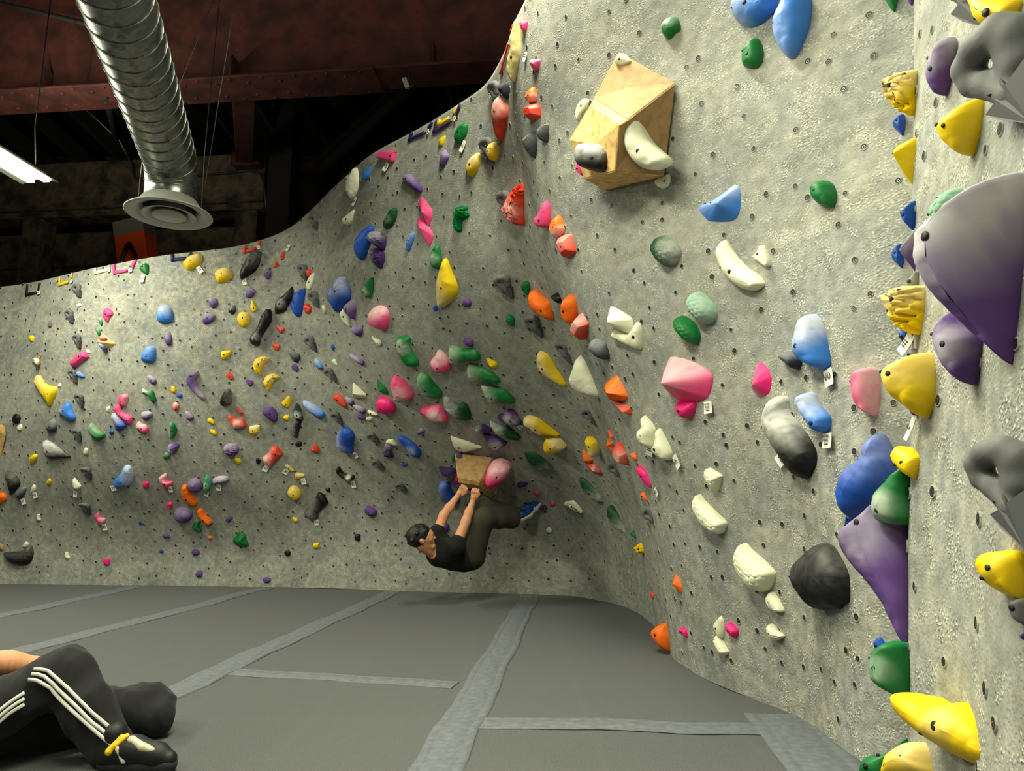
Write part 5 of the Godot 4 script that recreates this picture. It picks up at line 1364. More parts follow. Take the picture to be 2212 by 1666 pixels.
	hold("small green drop left of the broad orange slab", "green", "d", "-", [120, 2695, -5524, -547, -301, 40, 19, 32], "-30,41 -58,19 -36,-22 -14,-69 11,-52 50,2 55,32 22,50")
	hold("broad orange slab left of the small black kidney", "orange", "d", "-", [248, 2506, -5399, -555, -275, 80, 73, 63], "-124,69 -120,-4 -66,-64 8,-121 53,-135 86,-100 122,-12 112,29 30,69 -30,127 -71,142")
	hold("small black kidney between two orange holds", "black", "d", "-", [338, 2442, -4984, -569, -247, 50, 57, 25], "-46,13 -25,-21 3,-42 41,-32 56,-5 39,20 -6,40 -62,28")
	hold("upright orange lozenge above a red faceted block", "orange", "d", "-", [405, 2267, -4645, -577, -238, 80, 64, 64], "-32,69 -74,23 -85,-25 -60,-74 -30,-104 9,-80 46,-40 75,3 81,50 50,87 22,91")
	hold("red faceted block under the upright orange lozenge", "red", "f", "t5", [467, 2127, -4603, -580, -231, 80, 62, 61], "-19,71 -63,25 -91,-12 -64,-52 -42,-87 -9,-73 74,-11 89,4 75,45 49,90")
	hold("dark slate knob left of the white double hold", "charcoal", "d", "t3", [577, 1950, -4473, -590, -200, 70, 41, 44], "-83,37 -75,1 -42,-43 11,-72 52,-76 69,-49 69,-18 63,30 27,52 -31,74 -60,64")
	hold("green question-mark hold right of the crossed pink bars", "green", "n", "-", [-408, 3314, -5572, -440, -154, 60, 12, 59], "-67,57 -93,-4 -100,-76 -73,-114 -37,-104 -14,-37 22,-25 68,-21 81,3 70,29 79,48 72,68 20,87 -28,90")
	hold("small purple ball right below the big yellow leaf", "purple", "d", "-", [-387, 2687, -5936, -434, -313, 40, 12, 20], "-47,16 -51,-11 -22,-37 20,-38 47,-16 48,15 23,39 -18,32")
	hold("long red teardrop under a slate knob near the top edge", "red", "d", "t5", [-72, 3836, -4933, -528, -180, 80, 51, 96], "-13,130 -59,90 -89,6 -98,-73 -94,-136 -61,-142 -26,-114 14,-74 74,-40 100,9 105,76 95,123 51,143")
	hold("slate knob on top of the long red teardrop", "charcoal", "d", "-", [-41, 3972, -4800, -530, -179, 60, 37, 36], "-43,39 -54,9 -29,-33 -1,-65 30,-40 53,9 49,36 -5,46")
	hold("tall cream blade over the red tape at the wall's top edge", "tan", "d", "-", [26, 4080, -4471, -533, -175, 40, 55, 140], "59,161 -1,109 -42,26 -101,-30 -129,-89 -117,-158 -98,-189 -29,-134 46,-81 80,-5 101,77 122,150 108,162")
	hold("upper small pink cup near the top edge beside the tall cream blade", "pink", "d", "-", [89, 4148, -4331, -528, -159, 40, 29, 25], "-30,28 -30,-9 -13,-34 15,-38 36,-8 41,17 -18,45")
	hold("lower small pink cup on the shadow line near the top", "pink", "d", "t3", [164, 3814, -4258, -534, -145, 40, 28, 24], "-40,14 -27,-24 17,-40 36,-15 45,14 -31,51")
	hold("small orange cap above a red box near the top", "orange", "d", "b5", [140, 3652, -4355, -537, -148, 50, 30, 35], "-26,40 -55,12 -51,-13 -18,-45 32,-47 47,-18 45,24 27,47")
	hold("red box-shaped hold under the small orange cap", "red", "f", "-", [152, 3539, -4360, -539, -148, 70, 39, 38], "-66,6 -52,-40 1,-55 63,-62 72,-2 52,32 -11,59 -58,62")
	hold("lower left of two yellow petals round a grey ring jug", "yellow", "d", "t5", [-303, 3661, -5354, -420, -135, 60, 12, 51], "-9,67 -72,22 -81,-25 -66,-69 -33,-77 34,-50 73,-3 83,54 70,80")
	hold("upper right of two yellow petals round a grey ring jug", "yellow", "d", "t3", [-140, 3681, -5170, -514, -165, 60, 20, 45], "-4,68 -50,49 -64,11 -54,-46 -30,-73 17,-63 57,-25 74,21 53,58")
	hold("slate teardrop with a deep bolt hole left of the wood volume", "charcoal", "d", "t3", [143, 3358, -4465, -548, -165, 70, 38, 59], "-40,66 -68,44 -59,-2 -28,-61 -3,-92 30,-66 54,-12 63,49 50,74")
	hold("small slate wedge with a long shadow above the slate teardrop", "charcoal", "d", "t3", [221, 3352, -4308, -548, -142, 60, 22, 40], "-24,45 -45,18 -40,-25 -14,-53 9,-59 31,-15 48,38 34,50")
	hold("rough red horn overlapping a grey ring jug", "red", "n", "c4", [50, 3196, -5043, -553, -223, 90, 80, 92], "31,116 -46,87 -136,47 -153,16 -158,-38 -117,-100 -75,-147 -22,-161 10,-114 47,-55 89,2 137,48 151,75 134,109 108,115")
	hold("pink drop with a pointed shadow below it", "pink", "d", "-", [225, 2883, -4548, -570, -207, 60, 53, 59], "-32,42 -87,22 -101,-6 -83,-45 -36,-71 19,-80 46,-56 67,-15 81,44 71,76 55,88")
	hold("orange cap right of the pink drop", "orange", "d", "b6", [310, 2756, -4430, -573, -182, 60, 28, 49], "-43,54 -66,11 -59,-42 -38,-62 25,-51 58,-30 56,2 46,46 21,73")
	hold("red box-shaped hold under the orange cap beside the pink drop", "red", "f", "t3", [370, 2620, -4392, -580, -180, 70, 29, 54], "-72,-23 -64,-72 56,-65 63,-56 59,8 58,57 -20,76 -80,75")
	hold("green mitten-shaped hold near the top of the right wall", "green", "d", "t3", [848, 3461, -3415, -470, -77, 50, 12, 49], "-2,55 -29,50 -53,34 -57,13 -44,-22 -24,-51 -1,-53 22,-39 48,-42 57,-17 49,24 34,47")
	hold("green pointed dome under the blue wedges at the top", "green", "d", "-", [1167, 3090, -3112, -513, -45, 60, 12, 66], "-10,61 -44,44 -58,7 -55,-27 -15,-60 16,-69 40,-52 51,-15 46,35 27,76")
	hold("left blue wedge cut by the top edge of the view", "sky", "d", "l4", [1166, 3315, -3086, -487, -41, 90, 12, 96], "-89,85 -103,51 -92,3 -60,-49 -20,-80 35,-90 96,-71 123,-35 126,-4 40,79 -56,110")
	hold("right long blue wedge at the top edge of the view", "sky", "d", "l4", [1293, 3117, -2952, -513, -18, 100, 12, 141], "-43,113 -81,63 -85,18 -72,-48 -40,-117 -15,-146 15,-137 48,-91 82,-18 96,70 83,124 13,167")
	hold("black chalk-topped pad on the lower left of the near wood volume", "black", "d", "t6", [460, 2852, -3664, -284, -230, 110, 70, 86], "-96,73 -108,34 -99,-22 -49,-56 15,-86 64,-97 96,-75 118,-22 107,21 51,58 -24,83 -76,90")
	hold("big cream crescent on the right face of the near wood volume", "cream", "d", "-", [689, 2802, -3435, -320, -206, 80, 64, 114], "-48,143 -74,115 -100,57 -100,2 -72,-61 -27,-110 33,-136 92,-131 112,-117 109,-91 70,-42 27,18 5,74 -7,131 -20,147")
	hold("cream chip with three screw holes at the top of the near wood volume", "cream", "d", "-", [621, 3401, -3605, -312, -232, 30, 31, 36], "-48,11 -42,-12 -10,-29 31,-29 45,-18 31,2 8,35 -14,40")
	hold("cream disc peeking out left of the near wood volume", "cream", "p", "-", [432, 3330, -3962, -561, -113, 20, 13, 47], "-29,36 -61,-4 -62,-53 -24,-34 35,-19 63,4 55,26 24,44")
	hold("cream half disc under the lower right corner of the near wood volume", "cream", "p", "-", [827, 2690, -3629, -528, -101, 20, 12, 33], "-46,-5 -11,-36 23,-35 45,-11 46,27 -5,29 -53,31")
	hold("pink chip peeking out behind the black pad of the near wood volume", "pink", "d", "-", [399, 2938, -3978, -285, -228, 26, 21, 28], "-15,9 -3,-22 16,-40 9,10 -9,42")
	hold("blue boat-shaped wedge right below the near wood volume", "sky", "k", "t5", [1053, 2452, -3389, -552, -79, 90, 12, 92], "62,59 -3,44 -79,38 -117,40 -136,34 -138,16 -107,-30 -75,-63 39,-101 86,-96 112,-62 127,5 125,48 104,67")
	hold("glossy green dome with a bright highlight on the right wall", "green", "d", "-", [1356, 2269, -2878, -633, 1, 75, 12, 60], "-49,52 -57,24 -50,-9 -20,-44 22,-69 33,-65 46,-37 48,-11 37,31 10,62 -20,67")
	hold("large white banana-shaped hold in the middle of the right wall", "cream", "d", "-", [1129, 2108, -3357, -599, -74, 70, 12, 109], "-105,137 -117,88 -104,23 -66,-40 -12,-98 45,-128 94,-136 132,-124 134,-108 107,-68 46,-13 -1,48 -33,105 -52,150 -69,164")
	hold("small white shark-tooth hold beside the white banana", "cream", "p", "-", [1199, 2114, -3223, -636, -55, 30, 12, 46], "-21,38 -57,20 -20,-20 11,-49 31,-49 34,-25 19,25 4,59")
	hold("dark green scaly ball left of the white banana", "dkgreen", "g", "r5", [852, 2328, -3708, -558, -108, 90, 12, 68], "-51,89 -88,66 -94,26 -73,-27 -34,-76 7,-93 52,-85 88,-55 95,-24 72,24 33,67 -6,88")
	hold("pale mint scaly ball above a green one", "mint", "g", "a5", [1004, 1972, -3595, -575, -96, 90, 12, 70], "-84,65 -79,20 -53,-37 -7,-83 23,-91 67,-75 80,-42 66,7 35,53 -3,88 -44,96")
	hold("bright green scaly ball under the pale mint one", "green", "g", "-", [950, 1883, -3711, -587, -107, 80, 12, 63], "-75,77 -80,48 -52,-7 -10,-60 22,-87 52,-85 70,-58 71,-22 46,31 -3,75 -40,87")
	hold("upper white pointed hold with three screw dots", "cream", "k", "-", [663, 2056, -4171, -610, -163, 90, 23, 57], "-94,58 -108,5 -76,-32 -4,-69 46,-88 86,-68 104,-35 104,-6 45,39 -33,89 -70,105")
	hold("lower white saddle hold wrapping under the pointed white one", "cream", "d", "-", [702, 1962, -4146, -614, -157, 50, 28, 67], "-141,45 -163,25 -88,-25 3,-77 67,-106 96,-88 128,3 125,44 99,58 72,36 -11,3 -74,27 -116,57")
	hold("large pale pink chalky block with a tag below it", "pink", "k", "t7", [955, 1625, -3804, -618, -112, 160, 12, 104], "-144,107 -177,46 -179,-15 -121,-87 -36,-118 70,-127 125,-114 161,-70 186,-12 164,28 75,86 -23,130 -102,147")
	hold("hot pink disc below the large pale pink block", "hotpink", "d", "-", [962, 1476, -3857, -641, -114, 60, 12, 38], "-61,16 -50,-27 -18,-51 29,-46 66,-12 75,30 9,38 -50,51")
	hold("hot pink half-moon with a pale left facet", "hotpink", "k", "l4", [1201, 1551, -3366, -675, -66, 60, 12, 75], "-20,68 -44,29 -70,-10 -76,-42 -41,-75 3,-83 42,-69 64,-34 71,3 54,48 24,79 -6,87")
	hold("dark grey kidney with a deep bolt hole left of the tall blue hold", "charcoal", "d", "t3", [1271, 1604, -3149, -719, -36, 60, 14, 42], "-63,26 -54,9 -18,-17 9,-43 25,-50 49,-39 60,-10 49,13 22,34 -25,42 -54,34")
	hold("tall blue and white hold above the V0 tag", "sky", "d", "t7", [1317, 1643, -2987, -730, -10, 110, 13, 120], "-28,123 -44,94 -72,46 -86,-12 -83,-48 -49,-82 21,-119 44,-124 65,-115 72,-91 66,-44 55,28 35,92 14,122 -10,131")
	hold("pink and white pillar hold at the right end of the wall", "pink", "d", "r7", [1397, 1398, -2736, -633, 22, 89, 12, 106], "-21,81 -44,57 -50,20 -47,-36 -29,-75 3,-101 23,-108 34,-65 42,-2 40,61 32,81 18,86")
	hold("long black and grey slug hold beside the V2 tag", "black", "d", "t8", [1271, 1270, -3202, -719, -41, 100, 33, 179], "-98,160 -130,117 -144,74 -139,16 -87,-57 -36,-128 15,-187 50,-202 89,-193 137,-143 149,-110 144,-75 104,-22 59,30 3,85 -13,117 -11,154 -25,178 -65,185")
	hold("light blue footprint-shaped hold above the Second Hand Start tag", "sky", "d", "t6", [1313, 1342, -3014, -734, -15, 80, 22, 88], "-88,57 -75,19 -35,-32 -3,-73 19,-86 48,-84 66,-69 73,-36 65,-15 33,11 8,40 -11,81 -35,96 -65,92")
	hold("small white honeycomb-topped tooth, uppermost of its kind", "cream", "w", "-", [1076, 1094, -3790, -652, -99, 60, 12, 49], "-40,32 -40,-7 -15,-33 3,-64 20,-55 52,-4 60,17 -12,56 -28,58")
	hold("long slim white honeycomb-topped edge", "cream", "w", "-", [1074, 893, -3868, -649, -83, 70, 19, 85], "-98,75 -93,24 -54,-40 7,-78 46,-86 74,-76 102,-44 103,-20 28,36 -40,86 -75,123")
	hold("largest white honeycomb-topped hold left of the big black plate", "cream", "w", "-", [1218, 638, -3603, -678, -49, 100, 17, 105], "-107,61 -106,4 -75,-47 -15,-91 32,-97 73,-78 110,-31 119,5 64,46 -26,97 -71,131")
	hold("white honeycomb chip just under the largest honeycomb hold", "cream", "w", "-", [1260, 491, -3511, -689, -27, 40, 19, 44], "-51,13 -35,-22 -6,-36 47,-31 54,-17 10,38 -19,55")
	hold("white honeycomb boat low on the right wall", "cream", "w", "-", [1262, 354, -3531, -687, -17, 40, 19, 36], "-47,4 -24,-25 2,-30 46,-10 52,0 3,22 -32,40")
	hold("lowest white honeycomb chip, below a plain white fin", "cream", "w", "-", [1121, 218, -3959, -646, -19, 40, 20, 45], "-38,26 -36,-5 -3,-39 26,-45 49,-22 36,-5 -7,39 -26,52")
	hold("plain white fin left of a pink nugget low on the right wall", "cream", "d", "-", [1113, 315, -3960, -646, -26, 30, 21, 48], "-32,18 -46,-2 -15,-44 13,-56 31,-17 34,43 15,58")
	hold("pink nugget right of the plain white fin", "hotpink", "d", "-", [1151, 315, -3856, -653, -30, 40, 17, 35], "-38,-2 -17,-23 16,-38 33,-19 39,9 -6,40 -27,33")
	hold("big black ragged plate beside the large purple cone", "black", "d", "t1", [1300, 651, -3039, -731, 13, 100, 71, 145], "-86,107 -154,60 -174,22 -176,-5 -147,-54 -102,-104 -65,-125 -33,-125 14,-114 76,-108 111,-87 144,-71 155,-25 156,28 137,65 97,108 60,137 12,149 -26,142")
	hold("orange faceted chip low on the right wall", "orange", "k", "-", [997, 489, -4397, -618, -41, 40, 31, 40], "-40,29 -39,-6 -9,-39 22,-51 39,-21 35,-4 8,38 -17,54")
	hold("small red sliver low where the wall meets the mat", "red", "d", "-", [1085, 275, -5658, -604, -8, 20, 32, 18], "9,23 -10,29 -26,21 -25,2 -17,-16 1,-31 18,-25 25,-11 24,8")
	hold("big orange jug just above the mat edge", "orange", "d", "-", [1008, 110, -4869, -613, 13, 90, 81, 62], "-91,32 -97,-3 -67,-46 0,-82 51,-88 67,-39 68,8 55,53 34,88 -18,78")
	hold("small hot pink chip right of the big orange jug", "hotpink", "d", "-", [1026, 215, -4402, -623, -7, 30, 31, 23], "-43,-3 -4,-23 25,-29 31,-5 25,16 0,27 -34,18")
	hold("green tip cut by the top edge of the view at right", "green", "d", "-", [1565, 2993, -2620, -449, 21, 37, 12, 38], "-13,-11 6,-47 17,-15 22,17 -31,56")
	hold("purple tip cut by the top edge of the view near the corner", "purple", "d", "-", [1612, 2966, -2572, -464, 23, 20, 12, 20], "-8,-6 2,-25 9,-8 12,12 -15,27")
	hold("upper small blue faceted nut by the corner", "blue", "f", "-", [1543, 2447, -2614, -460, 22, 38, 12, 50], "-24,-2 9,-58 22,5 17,40 -25,15")
	hold("lower small blue faceted nut left of the lilac bell", "blue", "f", "-", [1499, 1909, -2630, -476, 22, 40, 12, 57], "-25,13 -25,-10 7,-60 18,-31 16,41 8,47")
	hold("small blue faceted nut below the large purple cone", "blue", "f", "-", [1356, 448, -2733, -667, 23, 30, 12, 35], "-19,-14 10,-28 29,-3 0,27 -20,18")
	hold("large lumpy blue hold above the purple cone", "blue", "d", "t2", [1376, 1073, -2751, -678, 23, 120, 12, 188], "20,130 8,104 5,68 -17,52 -69,27 -98,-8 -117,-62 -118,-107 -96,-152 -58,-179 12,-151 77,-100 111,-33 114,35 98,88 77,139 53,150")
	hold("small blue foot of the lumpy blue hold", "blue", "d", "-", [1343, 896, -2841, -753, 17, 38, 15, 32], "-28,-2 -20,-29 24,-19 35,22 -10,29")
	hold("ridged yellow hold at the top of the corner", "yellow", "n", "t4", [1242, 2233, -2062, -738, -122, 60, 82, 100], "-11,77 -29,69 -44,34 -43,1 -28,-32 -3,-66 13,-80 32,-58 53,7 59,48")
	hold("smooth yellow fin on the corner under the ridged one", "yellow", "k", "-", [1220, 1996, -2040, -731, -98, 60, 70, 107], "-5,61 -37,58 -34,-9 -19,-51 1,-84 18,-41 34,11 42,56")
	hold("small blue shell on the corner above the lilac bell", "blue", "f", "-", [1192, 1804, -2012, -726, -76, 30, 38, 67], "0,34 -14,20 -16,-3 -10,-25 1,-45 13,-22 26,41")
	hold("lilac bell-shaped hold on the corner", "purple", "k", "t5", [1177, 1695, -2001, -723, -60, 44, 42, 101], "15,35 -13,31 -26,10 -27,-13 -5,-40 1,-67 18,-19 37,63")
	hold("pale grey wedge above the big yellow face-like hold", "charcoal", "d", "a6", [1161, 1592, -1973, -721, -45, 23, 34, 35], "-9,8 -26,-7 -10,-15 12,-16 16,5 17,25")
	hold("big crinkled yellow hold on the corner", "yellow", "n", "t4", [1139, 1506, -1953, -721, -27, 70, 67, 106], "-41,54 -62,51 -56,-20 -37,-52 -9,-75 18,-83 40,-57 51,-14 54,18 51,47 13,61 -23,69")
	hold("small blue chip behind the hanging tag on the corner", "blue", "d", "-", [1151, 1440, -2024, -718, -25, 21, 37, 26], "-16,5 -9,-14 5,-18 17,-6 10,12 -8,22")
	hold("chalky lilac chip above the smooth yellow snout", "purple", "d", "a5", [1134, 1369, -1975, -717, -15, 20, 34, 32], "-6,4 -25,-11 -18,-15 16,-6 18,7 14,21")
	hold("smooth yellow snout hold on the corner in mid height", "yellow", "d", "t2", [1096, 1273, -1883, -726, 6, 100, 67, 143], "-11,74 -59,63 -78,40 -77,7 -53,-36 -11,-73 17,-95 48,-74 62,-34 63,3 59,47 41,79")
	hold("purple tip under the smooth yellow snout", "purple", "d", "-", [1113, 1206, -1950, -714, 6, 13, 25, 16], "-9,-1 -1,-9 8,-6 12,3 -11,13")
	hold("short yellow thumb above the purple cone", "yellow", "d", "-", [1093, 1071, -1962, -714, 28, 40, 54, 71], "-49,19 -40,-8 -10,-34 19,-49 31,-43 42,-12 42,11 16,28 -18,42 -33,45")
	hold("chalky green hold between the blue lump and the purple cone", "green", "d", "c5", [1093, 980, -2062, -714, 42, 60, 70, 125], "28,72 3,54 -45,15 -56,-12 -55,-45 -35,-78 51,-76 54,-13 55,84")
	hold("large purple cone jutting from the corner", "purple", "d", "c3", [1087, 796, -2162, -712, 67, 70, 139, 346], "51,188 -35,133 -120,81 -145,59 -138,23 -96,-23 -33,-72 27,-132 75,-207 103,-232 106,-109 104,82 101,209")
	hold("green bulge low on the corner behind the yellow slug", "green", "d", "c3", [1039, 515, -2033, -713, 103, 70, 62, 124], "-22,53 -45,28 -52,-10 -40,-44 -8,-61 33,-68 47,-54 43,15 35,67 7,74")
	hold("long yellow slug at the lower right", "yellow", "d", "c2", [962, 484, -1648, -735, 119, 90, 104, 241], "-134,3 -117,-19 -70,-41 3,-58 69,-64 110,-61 134,-49 141,-33 127,-7 95,29 57,46 35,52 7,40 -27,30 -64,37 -96,40 -129,33 -139,22")
	hold("yellow dome cut by the lower edge of the view", "yellow", "d", "t4", [990, 334, -1878, -715, 129, 70, 65, 107], "-65,-45 -57,-69 76,-25 69,14 54,40 34,51 -12,37 -44,11 -55,-14")
	hold("green hold behind the yellow dome at the lower edge of the view", "green", "d", "-", [1025, 276, -2066, -712, 140, 57, 94, 92], "27,32 6,16 -53,-10 -71,-34 -60,-78 7,-56 8,3 35,25 52,39 48,64")
	hold("purple wavy fin on the near wall below the top grey ring jug", "purple", "d", "t4", [1167, 2117, -1750, -763, -115, 50, 61, 127], "11,57 -14,49 -19,36 -37,13 -42,-11 -35,-37 -27,-62 -11,-74 4,-60 32,-24 47,6 54,41 37,66")
	hold("large yellow hold cut by the upper right corner of the view", "yellow", "d", "-", [1064, 1998, -1378, -784, -115, 66, 76, 122], "-49,53 -39,12 -21,-27 8,-41 31,-45 53,-39 65,0 -47,86")
	hold("smooth yellow shell on the near wall between two grey ring jugs", "yellow", "d", "-", [1101, 1848, -1590, -768, -93, 70, 70, 126], "8,55 -27,51 -52,38 -55,17 -45,-12 -27,-46 -9,-65 7,-64 33,-41 50,-10 61,27 55,50")
	hold("pale mint scaly ball on the near wall", "mint", "g", "a4", [1112, 1670, -1697, -750, -62, 60, 54, 135], "-5,62 -29,47 -44,16 -45,-21 -36,-56 -26,-78 1,-64 27,-37 44,-8 47,21 41,51 24,67")
	hold("huge purple nose filling the right edge of the view", "purple", "d", "t7", [978, 1427, -1400, -770, -27, 160, 97, 395], "92,139 49,129 -8,113 -58,97 -86,75 -94,41 -86,2 -55,-58 -15,-119 19,-165 46,-194 67,-203 127,142")
	hold("purple shell hold under the huge purple nose", "purple", "d", "c5", [1027, 1302, -1569, -757, -14, 70, 79, 165], "-17,83 -45,68 -58,38 -58,5 -41,-37 -15,-74 7,-86 23,-81 41,-58 56,-20 63,15 35,59 9,89")
	hold("yellow thumb cut by the right edge of the view", "yellow", "d", "-", [903, 825, -1334, -766, 72, 59, 39, 108], "-45,12 -27,-20 1,-34 30,-37 46,-40 48,43 -17,42 -36,34")
	hold("grey ball cut by the right edge of the view", "grey", "d", "-", [892, 767, -1290, -769, 81, 26, 21, 55], "-16,5 -11,-10 1,-20 17,-18 17,25 -9,19")
	hold("blue speck of a hold at the right edge of the view", "blue", "d", "-", [887, 728, -1279, -770, 86, 10, 17, 22], "-7,-6 9,-5 9,8 -10,3")

	ring_jug("topmost grey ring jug with arrow base at far left", [-4982, 3303, -7884, -229, 5, 14, 178])
	ring_jug("second grey ring jug from the top at far left", [-5069, 3014, -7930, -234, -26, 9, 167])
	ring_jug("third grey ring jug from the top at far left, beside the small wood pyramid", [-4938, 2719, -7906, -215, -58, 4, 163])
	ring_jug("fourth grey ring jug at far left, under the slanted pink bar", [-4984, 2331, -7985, -211, -92, 7, 161])
	ring_jug("fifth grey ring jug at far left, above the blue three-cornered jug", [-4917, 2059, -8029, -185, -143, -4, 163])
	ring_jug("sixth grey ring jug at far left, left of the green half-moon", [-4997, 1686, -8193, -172, -211, -3, 159])
	ring_jug("seventh grey ring jug at far left, above the cream shark-fin", [-4975, 1261, -8408, -124, -292, -10, 174])
	ring_jug("lowest grey ring jug at far left, above the pink boomerang", [-5126, 853, -8702, -96, -328, -15, 189])
	ring_jug("grey ring jug left of a small red chip in the shaded upper wall", [-2277, 3373, -7488, -402, -65, 1, 197])
	ring_jug("grey ring jug right of the tall plain blue leaf", [-2094, 3032, -7381, -432, -98, 9, 201])
	ring_jug("grey ring jug right of two small red crescents", [-2156, 2599, -7592, -385, -158, 12, 200])
	ring_jug("grey ring jug under the small blue claw", [-1910, 2260, -7546, -423, -234, 13, 178])
	ring_jug("grey ring jug at the right end of the long chalky blue edge", [-1898, 1833, -7833, -365, -285, 4, 172])
	ring_jug("grey ring jug right of the deep blue curved jug", [-1452, 1612, -7701, -310, -361, 17, 160])
	ring_jug("grey ring jug below and right of the deep blue curved jug", [-1431, 1342, -7910, -275, -338, 23, 154])
	ring_jug("lowest grey ring jug in the cave, left of the big blue rounded hold", [-1186, 1103, -7992, -224, -357, 26, 145])
	ring_jug("grey ring jug above the chalky yellow jug in the cave's right side", [706, 1588, -5830, -639, -268, 9, 200])
	ring_jug("grey ring jug beside the chalky red block", [916, 1156, -5830, -649, -212, 27, 193])
	ring_jug("lowest grey ring jug on the cave's right side", [942, 807, -4660, -680, -105, 31, 164])
	ring_jug("grey ring jug right of the small green nut-shaped chip", [222, 2343, -5776, -493, -363, -13, 216])
	ring_jug("grey ring jug above the cream and yellow horn", [465, 2072, -5572, -643, -292, -13, 213])
	ring_jug("grey ring jug left of the small green drop", [-33, 2642, -5693, -279, -328, 1, 222])
	ring_jug("grey ring jug between two yellow petals", [-177, 3603, -5237, -480, -139, -8, 209])
	ring_jug("grey ring jug left of the slate knob and red teardrop", [-118, 3948, -5008, -584, -127, -16, 199])
	ring_jug("grey ring jug behind the rough red horn", [-13, 3172, -5264, -576, -200, -6, 217])
	ring_jug("grey ring jug high on the shaded bend of the wall", [-2111, 3855, -7259, -418, -69, -1, 198])
	ring_jug("large grey ring jug on the near wall, second from the top right corner", [1024, 1656, -1313, -917, -4, 7, 283])
	ring_jug("large grey ring jug on the near wall in mid height", [900, 863, -1286, -928, 65, 12, 213])
	ring_jug("large grey ring jug cut by the top of the view at right", [1120, 2038, -1536, -909, -38, -5, 278])
	ply_volume("large angular plywood volume with brown faces on the upper right wall", "wood_volume", [587, 3085, -3823], "19,397,175 275,66,389 234,-373,226 -40,-289,-133 -163,-248,-67 -250,-37,-11 -116,164,87 -40,-217,466 -40,-378,288 -86,104,-86 -51,-125,-122 3,-196,480 -141,119,80", "brown 0 1 11 6|ply 6 11 7 12|ply 12 7 8 4 5|brown 1 2 8 7 11|ply 4 8 2 3|ply 0 6 12 5 9|ply 5 4 10 9|ply 4 3 10")
	ply_volume("brown plywood volume in the cave that the climber hangs from", "wood_volume", [-352, 1232, -7585], "-234,255,244 152,206,337 34,-38,510 -183,-1,484 -178,-46,452 17,-77,478 144,-122,288 123,-160,256 303,72,194 -181,-70,-127 129,-176,-145", "brown 0 1 2 3|ply 3 2 5 4|brown 1 8 6 2|ply 2 6 7 5|ply 4 5 7 10 9|ply 0 3 4 9|ply 8 10 7 6")
	ply_volume("small plywood pyramid with a pink chip on the bright upper left wall", "wood_volume", [-4570, 2760, -7794], "-38,-9,93 -38,106,2 154,-23,39 -11,-101,-18", "ply 1 2 0|ply 0 2 3|ply 1 0 3")
	ply_volume("small brown plywood wedge with a cream chip at far left", "wood_volume", [-5584, 2623, -8197], "68,92,38 27,-103,-2 -83,6,-32 47,-13,82", "brown 0 1 3|brown 3 1 2|brown 0 3 2")
	ply_volume("tan plywood wedge cut by the left edge of the view", "wood_volume", [-6155, 1762, -8542], "19,157,46 105,126,92 110,26,75 -19,-228,-74 -122,-210,-89 -45,110,74", "ply 0 1 5|ply 1 2 5|ply 5 2 3 4")
	ply_volume("small brown plywood corner low at the left edge of the view", "wood_volume", [-6356, 448, -9048], "-50,70,13 44,32,32 59,-27,30 -7,-43,-10 -68,-44,-15", "ply 0 1 2|brown 0 2 3 4")
	tape_box("black tape top-out box at the far left end of the wall top", "black", "-5861,3593,-8252 -5827,3586,-8240 -5859,3542,-8251 -5825,3535,-8239 -5858,3491,-8250 -5824,3485,-8238 -5857,3440,-8249 -5823,3434,-8237|-5852,3446,-8248 -5864,3479,-8252 -5793,3447,-8226 -5804,3480,-8231 -5733,3448,-8203 -5745,3481,-8209 -5671,3448,-8180 -5683,3481,-8185|-5668,3587,-8180 -5637,3579,-8168 -5668,3550,-8179 -5637,3544,-8167 -5668,3513,-8179 -5637,3507,-8167 -5668,3477,-8179 -5638,3470,-8166")
	tape_box("yellow tape box second from the left on the wall top", "yellow", "-5341,3610,-8042 -5307,3604,-8027 -5338,3573,-8040 -5303,3567,-8025 -5333,3535,-8038 -5299,3530,-8022 -5329,3500,-8035 -5295,3494,-8020|-5319,3496,-8031 -5338,3531,-8039 -5264,3501,-8006 -5284,3536,-8015 -5211,3507,-7983 -5229,3541,-7991 -5157,3512,-7959 -5176,3546,-7968|-5143,3632,-7954 -5116,3631,-7942 -5148,3599,-7956 -5117,3591,-7943 -5149,3560,-7956 -5118,3552,-7943")
	tape_box("white tape box between the yellow and pink boxes on the wall top", "cream", "-4795,3645,-7816 -4763,3647,-7806 -4794,3611,-7816 -4760,3608,-7804 -4788,3567,-7813 -4754,3562,-7802|-4780,3567,-7810 -4795,3604,-7816 -4727,3572,-7793 -4741,3608,-7798 -4677,3576,-7777 -4691,3612,-7782 -4625,3581,-7760 -4639,3617,-7765 -4575,3585,-7744 -4589,3621,-7750|-4597,3657,-7752 -4567,3658,-7743 -4605,3648,-7755 -4572,3643,-7745 -4602,3613,-7754 -4570,3609,-7743")
	tape_box("pink tape box on the wall top below the orange cabinet", "pink", "-4544,3660,-7736 -4507,3665,-7725 -4547,3651,-7737 -4507,3651,-7725 -4537,3612,-7733 -4497,3613,-7721 -4527,3573,-7729 -4487,3573,-7717 -4517,3536,-7726 -4477,3536,-7714|-4514,3542,-7725 -4525,3581,-7729 -4465,3543,-7710 -4477,3582,-7714 -4418,3545,-7697 -4429,3583,-7701 -4371,3547,-7684 -4382,3585,-7688 -4325,3549,-7672 -4336,3587,-7676|-4250,3684,-7657 -4222,3690,-7651 -4272,3671,-7662 -4235,3654,-7654 -4285,3634,-7664 -4248,3618,-7656 -4298,3597,-7667 -4260,3581,-7658")
